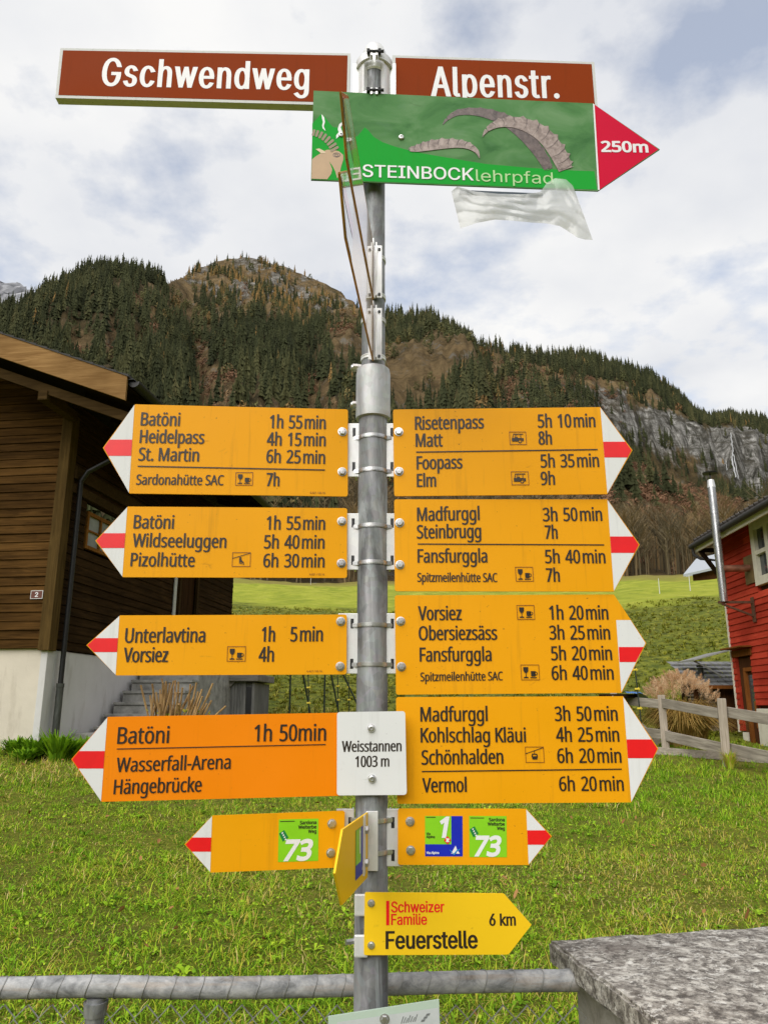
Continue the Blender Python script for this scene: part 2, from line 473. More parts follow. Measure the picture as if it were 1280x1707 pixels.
GLYPHS['N'] = '''-451|56,321 0,109 339,0 0,-109
.375|101,76 6,44 19,28 28,16 32,5 34,-5 29,-16 19,-28 7,-44 -7,-44 -19,-29 -29,-17 -34,-6 -32,6 -28,17 -19,29
/521|507,1000 -373,-1000 -120,0 373,1000
0801|732,501 -18,-217 -23,-88 -35,-73 -46,-59 -57,-43 -71,-26 -83,-9 -102,15 -83,47 -64,75 -46,102 -26,127 -9,149 8,151 25,127 42,101 63,74 85,46 107,15 103,-15 83,-46 65,-74 46,-101 27,-127|192,501 5,-125 15,-103 27,-80 39,-56 53,-35 68,-11 68,11 53,34 40,56 27,80 16,104 5,125 -5,126 -16,102 -27,79 -40,57 -53,34 -68,11 -68,-11 -53,-34 -39,-57 -27,-79 -15,-102
1801|497,0 -120,0 0,699 0,69 3,52 2,51 -40,-38 -46,-39 -107,-87 -64,83 270,210 102,0
2801|728,0 -661,0 0,102 262,265 128,134 78,116 20,59 7,65 -13,73 -36,52 -57,32 -71,11 -68,-6 -60,-19 -113,-70 -66,82 87,61 102,42 118,15 87,-8 74,-24 60,-39 45,-53 27,-65 10,-77 -8,-76 -25,-71 -38,-68 -51,-67 -135,-142 -208,-206 0,-6 505,0
3801|690,766 -6,-63 -19,-53 -30,-45 -42,-35 -51,-26 -59,-17 0,-6 105,-26 74,-50 45,-71 14,-90 -10,-82 -30,-72 -52,-61 -74,-45 -96,-29 -121,-9 -146,12 -129,43 0,114 136,-48 140,-17 116,13 78,39 45,63 14,82 -8,57 -24,45 -41,33 -55,23 -70,14 -82,5 -96,0 0,105 98,0 76,6 62,17 48,29 36,38 21,46 7,53 -12,64 -37,48 -57,30 -76,10 -96,-10 -81,-30 -75,-44 -61,84 59,40 73,33 85,23 95,8 137,-18 96,-52 57,-80
4801|773,227 -146,0 0,-227 -119,0 0,227 -479,0 0,105 471,674 127,0 0,-668 146,0|508,653 1,66 2,57 2,51 2,47 -5,0 -28,-57 -32,-52 -300,-427 358,0
5801|385,613 96,-8 82,-27 67,-42 50,-58 31,-72 10,-87 -11,-96 -34,-82 -54,-66 -74,-49 -92,-30 -109,-10 -145,14 -114,41 0,116 123,-48 138,-18 69,6 60,17 49,30 37,42 24,54 7,67 -15,86 -45,64 -78,40 -112,13 -90,-7 -81,-14 -62,39 38,472 501,0 0,-112 -396,0 -24,-290 65,10
6801|77,427 12,171 41,159 35,71 46,62 59,52 72,39 88,25 105,8 65,-3 58,-10 0,-105 -56,13 -64,4 -89,-8 -72,-24 -58,-38 -44,-50 -32,-61 -22,-68 -21,-156 9,0 53,61 78,42 105,15 82,-9 70,-27 58,-43 44,-60 27,-75 9,-90 -10,-97 -29,-82 -47,-67 -63,-49 -77,-31 -92,-10 -69,7 -64,20 -58,33 -50,48 -42,62 -31,76 -19,90|416,90 80,14 63,42 41,73 13,103 -12,86 -36,65 -60,42 -85,14 -61,-6 -54,-21 -43,-31 -33,-38 -20,-43 -7,-44 13,-91 41,-83 67,-60 43,-17
7801|190,0 411,888 -539,0 0,112 670,0 0,-95 -406,-905
8801|399,1014 83,-7 73,-20 60,-34 45,-47 29,-59 10,-72 -7,-57 -19,-49 -69,-79 -96,-61 112,-66 46,-40 35,-46 23,-54 7,-64 -10,-78 -31,-67 -48,-54 -66,-40 -80,-26 -93,-8 -99,8 -83,24 -66,39 -48,53 -29,66 -9,79 7,64 21,55 34,47 43,40 102,61 -89,64 -63,82 -17,50 -6,58 10,71 29,58 46,47 60,34 72,21|189,254 13,-67 39,-55 66,-36 94,-12 90,12 66,36 40,56 14,70 -7,46 -19,40 -73,66 -111,54 -23,8 -103,-57 -64,-70 -16,-43|398,915 -70,-10 -57,-28 -37,-45 -13,-62 6,-47 19,-40 66,-59 93,-47 87,46 62,61 17,40 6,46 -12,62 -37,45 -57,28
9801|728,573 -12,-170 -41,-160 -35,-71 -46,-62 -59,-52 -73,-39 -88,-25 -105,-8 -65,3 -61,11 0,105 59,-13 64,-5 90,8 72,24 57,38 44,50 33,59 22,69 20,155 -9,0 -53,-59 -78,-42 -107,-15 -80,9 -70,27 -58,43 -43,60 -27,74 -9,89 10,98 30,83 48,67 63,49 78,31 90,10 69,-7 64,-20 58,-34 50,-48 41,-62 31,-75 20,-90|389,910 -79,-14 -63,-43 -41,-73 -14,-102 12,-86 35,-66 59,-42 86,-13 62,6 54,21 44,31 32,38 21,43 7,44 -14,90 -40,84 -67,60 -44,17
A895|763,0 -120,310 -397,0 -119,-310 -127,0 391,1004 113,0 390,-1004|493,724 -14,41 -19,61 -15,48 -14,-57 -16,-52 -13,-41 -113,-302 316,0
B910|422,1000 164,-14 119,-41 53,-46 32,-64 11,-83 -5,-55 -17,-49 -27,-42 -37,-34 -47,-25 -57,-16 0,-7 114,-37 45,-32 35,-43 22,-57 8,-71 -11,-84 -31,-70 -51,-56 -69,-41 -85,-25 -101,-8 -351,0 0,1000|447,574 108,11 68,31 36,51 12,71 -15,71 -43,47 -76,27 -110,9 -165,0 0,-318|262,469 0,-363 202,0 112,13 72,39 39,60 13,76 -5,50 -18,43 -31,34 -46,26 -63,17 -83,5
C885|564,903 -76,-6 -68,-21 -59,-34 -50,-46 -40,-58 -29,-69 -18,-80 -6,-89 10,-115 29,-99 48,-81 67,-59 86,-37 105,-12 125,11 115,28 0,-109 -116,-31 -142,-10 -140,16 -115,47 -90,76 -63,103 -39,127 -13,146 8,109 24,99 39,87 53,75 68,61 83,45 96,28 110,9 148,-15 128,-44 -51,-106 -103,38
E779|695,0 -559,0 0,1000 559,0 0,-111 -433,0 0,-312 407,0 0,-109 -407,0 0,-357 433,0
F727|262,0 -126,0 0,1000 559,0 0,-111 -433,0 0,-354 406,0 0,-111 -406,0
H1038|901,0 -126,0 0,466 -513,0 0,-466 -126,0 0,1000 126,0 0,-423 513,0 0,423 126,0
K867|867,0 -149,0 -354,478 -102,-90 0,-388 -126,0 0,1000 126,0 0,-493 85,95 87,95 270,303 148,0 -397,-436
M1270|577,0 -329,877 -6,0 5,-72 4,-94 1,-105 0,-606 -116,0 0,1000 186,0 308,-819 6,0 314,819 184,0 0,-1000 -124,0 0,615 1,97 4,91 5,72 -6,0 -333,-875
O1094|1008,501 -7,-110 -22,-100 -37,-88 -51,-76 -65,-60 -79,-45 -93,-27 -106,-9 -110,9 -95,28 -79,45 -65,60 -50,75 -36,88 -21,101 -7,111 13,144 38,125 63,102 90,77 117,48 143,16 138,-16 114,-47 90,-77 65,-103 39,-125|218,501 9,-117 27,-100 44,-80 64,-60 83,-37 103,-12 103,12 82,37 63,60 44,80 27,100 8,117 -19,169 -59,128 -62,59 -83,36 -103,12 -103,-12 -84,-37 -64,-58 -44,-80 -27,-99
P847|401,1000 169,-19 116,-58 50,-58 30,-73 10,-86 -20,-118 -27,-54 -40,-48 -54,-40 -69,-31 -86,-19 -103,-7 -115,0 0,-389 -126,0 0,1000|389,892 -127,0 0,-395 101,0 87,5 71,16 55,26 39,39 23,51 8,66 -16,85 -46,60 -79,35
R871|412,1000 113,-8 92,-24 70,-39 50,-55 29,-71 10,-87 -7,-73 -23,-60 -33,-48 -41,-37 -96,-50 274,-448 -147,0 -242,413 -199,0 0,-413 -126,0 0,1000|405,891 -143,0 0,-371 150,0 105,12 73,36 42,60 14,82 -7,59 -19,46 -33,34 -46,24 -61,13
S769|703,268 -11,-83 -32,-69 -53,-56 -71,-40 -88,-26 -102,-8 -107,6 -93,16 -75,26 0,120 126,-41 155,-18 68,5 56,15 44,24 32,32 19,39 6,46 -5,45 -16,38 -29,32 -43,30 -142,61 -113,51 -81,63 -48,79 -16,104 10,74 31,63 48,50 64,37 78,23 88,8 152,-15 124,-41 -39,-108 -113,38 -126,15 -58,-4 -47,-14 -37,-22 -27,-29 -15,-36 -6,-40 6,-47 15,-37 28,-32 41,-29 129,-57 149,-69 54,-41 39,-48 23,-59
U1024|896,353 -10,-99 -32,-88 -53,-75 -75,-57 -98,-36 -121,-12 -114,11 -95,34 -75,57 -54,74 -32,90 -11,104 0,644 126,0 0,-648 16,-109 49,-81 82,-50 115,-17 82,8 66,25 49,39 34,52 20,63 7,71 0,647 124,0
V840|840,1000 -357,-1000 -126,0 -357,1000 132,0 225,-641 27,-79 20,-72 16,-68 16,69 21,73 26,79 224,639
W1303|1284,1000 -266,-1000 -127,0 -195,655 -17,61 -15,59 -12,48 -6,30 -5,-30 -11,-48 -14,-60 -18,-64 -189,-651 -127,0 -265,1000 131,0 156,-611 15,-63 14,-62 10,-58 9,-55 9,58 12,61 15,63 17,63 176,604 130,0 184,-608 18,-65 16,-64 11,-59 10,-53 11,74 17,80 21,86 154,609
a786|403,763 120,-15 83,-45 50,-78 16,-114 0,-511 -89,0 -24,106 -6,0 -66,-67 -79,-40 -107,-13 -64,6 -57,18 -48,30 -37,43 -23,57 -8,69 22,99 67,74 112,47 159,19 128,4 0,45 -10,80 -31,50 -49,28 -66,9 -112,-18 -99,-40 -38,93 116,45|440,363 -119,-14 -75,-31 -41,-47 -13,-64 10,-54 28,-38 44,-22 55,-8 87,14 71,39 48,67 15,95 0,67
b861|242,805 -2,-89 -5,-65 7,0 38,44 51,36 64,24 80,8 87,-11 75,-32 63,-54 47,-76 28,-96 9,-119 -9,-118 -29,-97 -47,-76 -62,-55 -75,-32 -87,-11 -80,8 -64,24 -51,36 -38,41 -10,0 -25,-95 -88,0 0,1064 123,0|454,661 -72,-7 -54,-23 -40,-38 -26,-54 -15,-71 -5,-88 0,-6 12,-122 34,-90 65,-55 104,-19 88,19 62,55 37,91 13,124 -13,124 -37,89 -63,53
c672|420,-14 -94,10 -83,31 -69,51 -53,75 -33,97 -11,121 12,126 34,100 55,75 71,52 84,31 96,10 110,-12 87,-29 -38,-102 -78,24 -84,11 -69,-8 -56,-24 -43,-40 -30,-56 -18,-70 -6,-86 6,-83 18,-70 30,-55 42,-40 53,-25 66,-8 108,13 86,31 0,-109 -83,-31
d861|385,-14 -87,11 -75,32 -62,54 -47,76 -28,97 -9,118 9,118 29,98 47,76 62,55 75,33 88,11 102,-15 75,-40 55,-56 8,0 -4,54 -4,57 0,299 123,0 0,-1064 -99,0 -18,101 -6,0 -55,-58 -76,-42|405,88 101,17 66,48 36,82 12,115 0,23 -11,123 -35,92 -66,56 -105,18 -87,-19 -62,-60 -37,-92 -13,-120 13,-119 37,-90 63,-55
e790|409,765 90,-11 76,-31 61,-51 45,-68 28,-82 9,-96 0,-74 -514,0 18,-113 48,-81 74,-50 100,-17 127,13 114,39 0,-108 -114,-37 -133,-12 -100,11 -88,32 -73,55 -54,75 -35,96 -11,115 10,114 31,97 50,78 67,58 81,36|408,664 -79,-14 -61,-43 -41,-68 -20,-89 383,0 -5,60 -15,52 -25,42 -34,33 -46,20
f482|465,655 -189,0 0,-655 -123,0 0,655 -132,0 0,58 132,42 0,43 7,88 21,69 36,52 48,36 60,21 71,7 82,-7 64,-18 -32,-96 -52,14 -60,7 -54,-11 -38,-31 -23,-53 -7,-76 0,-49 189,0
g861|385,765 71,-7 63,-21 55,-36 46,-50 7,0 17,100 98,0 0,-764 -9,-97 -27,-81 -46,-63 -65,-46 -84,-27 -105,-9 -149,12 -121,35 0,114 125,-43 152,-16 86,14 66,43 42,67 13,88 0,29 2,48 3,44 -6,0 -44,-50 -53,-35 -63,-21 -72,-7 -90,11 -76,34 -62,57 -61,123 -21,163 21,161 61,124 62,59 75,35|402,661 -58,-8 -49,-26 -39,-41 -28,-57 -18,-71 -6,-85 13,-123 39,-90 62,-55 87,-18 98,15 37,18 30,28 39,80 13,117 0,29 -6,92 -17,73 -30,55 -42,38 -56,22
h866|242,752 -2,-55 -5,-50 9,0 60,64 81,39 93,13 83,-7 69,-21 53,-37 38,-52 23,-70 8,-87 0,-489 -122,0 0,480 -10,80 -30,56 -53,34 -75,11 -75,-8 -56,-23 -41,-39 -27,-54 -16,-68 -5,-81 0,-388 -123,0 0,1064 123,0
i361|242,751 0,-751 -123,0 0,751|182,1032 50,-19 16,-24 6,-35 -6,-35 -16,-24 -50,-20 -28,5 -24,15 -16,24 -5,35 5,35 16,24 24,14
k748|241,508 -2,-58 -4,-63 6,0 25,32 34,42 31,36 239,254 144,0 -304,-321 325,-430 -148,0 -261,350 -85,-74 0,-276 -122,0 0,1064 122,0
l361|242,0 -123,0 0,1064 123,0
m1310|943,765 111,-17 79,-48 47,-86 16,-125 0,-489 -122,0 0,483 -9,78 -28,55 -47,34 -68,11 -94,-16 -63,-47 -35,-77 -12,-106 0,-415 -121,0 0,483 -17,99 -21,35 -30,24 -38,15 -48,5 -68,-8 -51,-23 -38,-39 -25,-53 -14,-67 -5,-82 0,-389 -123,0 0,751 99,0 19,-103 7,0 58,66 76,38 87,13 80,-8 65,-23 50,-39 35,-56 7,0 44,56 59,39 67,23
n866|480,765 118,-17 85,-48 52,-86 17,-125 0,-489 -122,0 0,480 -10,80 -30,56 -53,34 -75,11 -105,-17 -67,-53 -36,-85 -12,-117 0,-389 -123,0 0,751 99,0 19,-103 7,0 62,66 82,38
o847|772,377 -6,-89 -19,-77 -30,-67 -40,-56 -50,-44 -60,-32 -69,-20 -76,-6 -72,6 -66,20 -59,32 -50,44 -41,56 -31,67 -19,77 -7,89 11,115 31,96 51,76 69,55 86,34 101,12 96,-12 84,-34 69,-55 53,-76 33,-96|204,377 6,-83 18,-71 29,-57 43,-43 55,-26 69,-9 69,9 56,26 43,43 29,57 17,71 6,83 -6,83 -18,69 -29,56 -43,42 -55,25 -70,9 -99,-19 -68,-57 -39,-90
p861|476,765 87,-11 74,-32 63,-54 47,-75 28,-97 9,-119 -9,-118 -29,-97 -46,-77 -62,-55 -76,-33 -87,-11 -102,15 -77,40 -54,54 -8,0 5,-60 3,-63 0,-308 -123,0 0,1087 101,0 17,-103 5,0 54,59 76,42|454,661 -68,-7 -54,-22 -40,-36 -27,-50 -16,-65 -7,-80 0,-24 5,-86 15,-71 26,-57 40,-41 56,-25 73,-9 62,10 50,28 39,45 27,58 16,70 6,79 -13,116 -37,90 -63,58
r578|469,765 46,-2 42,-7 -15,-113 -40,7 -41,3 -83,-19 -70,-51 -48,-79 -18,-103 0,-401 -123,0 0,751 101,0 14,-138 5,0 58,77 77,54 45,16
s671|608,207 -9,-67 -28,-55 -44,-43 -59,-31 -74,-19 -86,-6 -135,13 -100,35 0,112 108,-42 130,-19 81,8 55,23 31,35 11,45 -16,50 -55,45 -114,51 -125,56 -46,31 -34,36 -21,45 -7,56 20,84 58,63 90,39 114,13 128,-14 111,-37 -42,-98 -99,34 -106,14 -67,-6 -49,-19 -30,-29 -10,-37 18,-53 61,-42 114,-48 122,-55 45,-31 32,-37 20,-45
t506|370,87 57,5 48,10 0,-94 -56,-16 -70,-6 -57,5 -52,15 -45,28 -35,43 -23,61 -8,80 0,437 -107,0 0,59 108,49 49,160 73,0 0,-172 217,0 0,-96 -217,0 0,-434 8,-59 25,-42 38,-25
u866|746,751 0,-751 -100,0 -19,99 -5,0 -62,-64 -82,-37 -94,-12 -83,7 -68,22 -53,36 -39,53 -23,69 -7,86 0,492 124,0 0,-483 10,-79 31,-56 52,-34 74,-11 75,8 57,24 42,39 27,53 15,68 5,80 0,391
v711|284,0 -284,751 132,0 159,-443 24,-69 23,-72 14,-58 5,0 16,59 24,73 23,67 160,443 131,0 -285,-751
w1101|604,424 -17,58 -15,55 -12,48 -8,38 -6,0 -7,-38 -12,-49 -14,-55 -17,-58 -135,-422 -140,0 -206,751 128,0 103,-400 22,-82 17,-79 11,-64 5,0 10,42 12,54 14,56 15,50 133,423 134,0 129,-423 20,-68 19,-71 11,-61 6,0 10,59 19,79 21,85 105,400 126,0 -208,-751 -145,0
y714|1,751 132,0 163,-427 25,-73 22,-68 16,-64 5,0 27,92 38,114 152,426 133,0 -323,-855 -63,-122 -39,-47 -47,-34 -57,-22 -67,-7 -59,3 -44,8 0,98 38,-5 45,-3 75,16 54,46 38,71 39,99
z658|604,0 -549,0 0,81 403,574 -380,0 0,96 516,0 0,-93 -398,-563 408,0
ä786|403,763 120,-15 83,-45 50,-78 16,-114 0,-511 -89,0 -24,106 -6,0 -66,-67 -79,-40 -107,-13 -64,6 -57,18 -48,30 -37,43 -23,57 -8,69 22,99 67,74 112,47 159,19 128,4 0,45 -10,80 -31,50 -49,28 -66,9 -112,-18 -99,-40 -38,93 116,45|440,363 -119,-14 -75,-31 -41,-47 -13,-64 10,-54 28,-38 44,-22 55,-8 87,14 71,39 48,67 15,95 0,67|197,954 5,31 15,21 46,16 47,-16 14,-21 5,-31 -5,-31 -14,-22 -47,-17 -46,17 -15,22|461,954 5,31 14,21 45,16 46,-16 15,-21 5,-31 -5,-31 -15,-22 -46,-17 -45,17 -14,22
ö847|772,377 -6,-89 -19,-77 -30,-67 -40,-56 -50,-44 -60,-32 -69,-20 -76,-6 -72,6 -66,20 -59,32 -50,44 -41,56 -31,67 -19,77 -7,89 11,115 31,96 51,76 69,55 86,34 101,12 96,-12 84,-34 69,-55 53,-76 33,-96|204,377 6,-83 18,-71 29,-57 43,-43 55,-26 69,-9 69,9 56,26 43,43 29,57 17,71 6,83 -6,83 -18,69 -29,56 -43,42 -55,25 -70,9 -99,-19 -68,-57 -39,-90|228,954 5,31 15,21 46,16 46,-16 15,-21 5,-31 -5,-31 -15,-22 -46,-17 -46,17 -15,22|492,954 4,31 15,21 45,16 46,-16 15,-21 5,-31 -5,-31 -15,-22 -46,-17 -45,17 -15,22
ü866|746,751 0,-751 -100,0 -19,99 -5,0 -62,-64 -82,-37 -94,-12 -83,7 -68,22 -53,36 -39,53 -23,69 -7,86 0,492 124,0 0,-483 10,-79 31,-56 52,-34 74,-11 75,8 57,24 42,39 27,53 15,68 5,80 0,391|237,954 5,31 14,21 47,16 46,-16 14,-21 5,-31 -5,-31 -14,-22 -46,-17 -47,17 -14,22|500,954 5,31 14,21 45,16 47,-16 14,-21 5,-31 -5,-31 -14,-22 -47,-17 -45,17 -14,22
 364'''
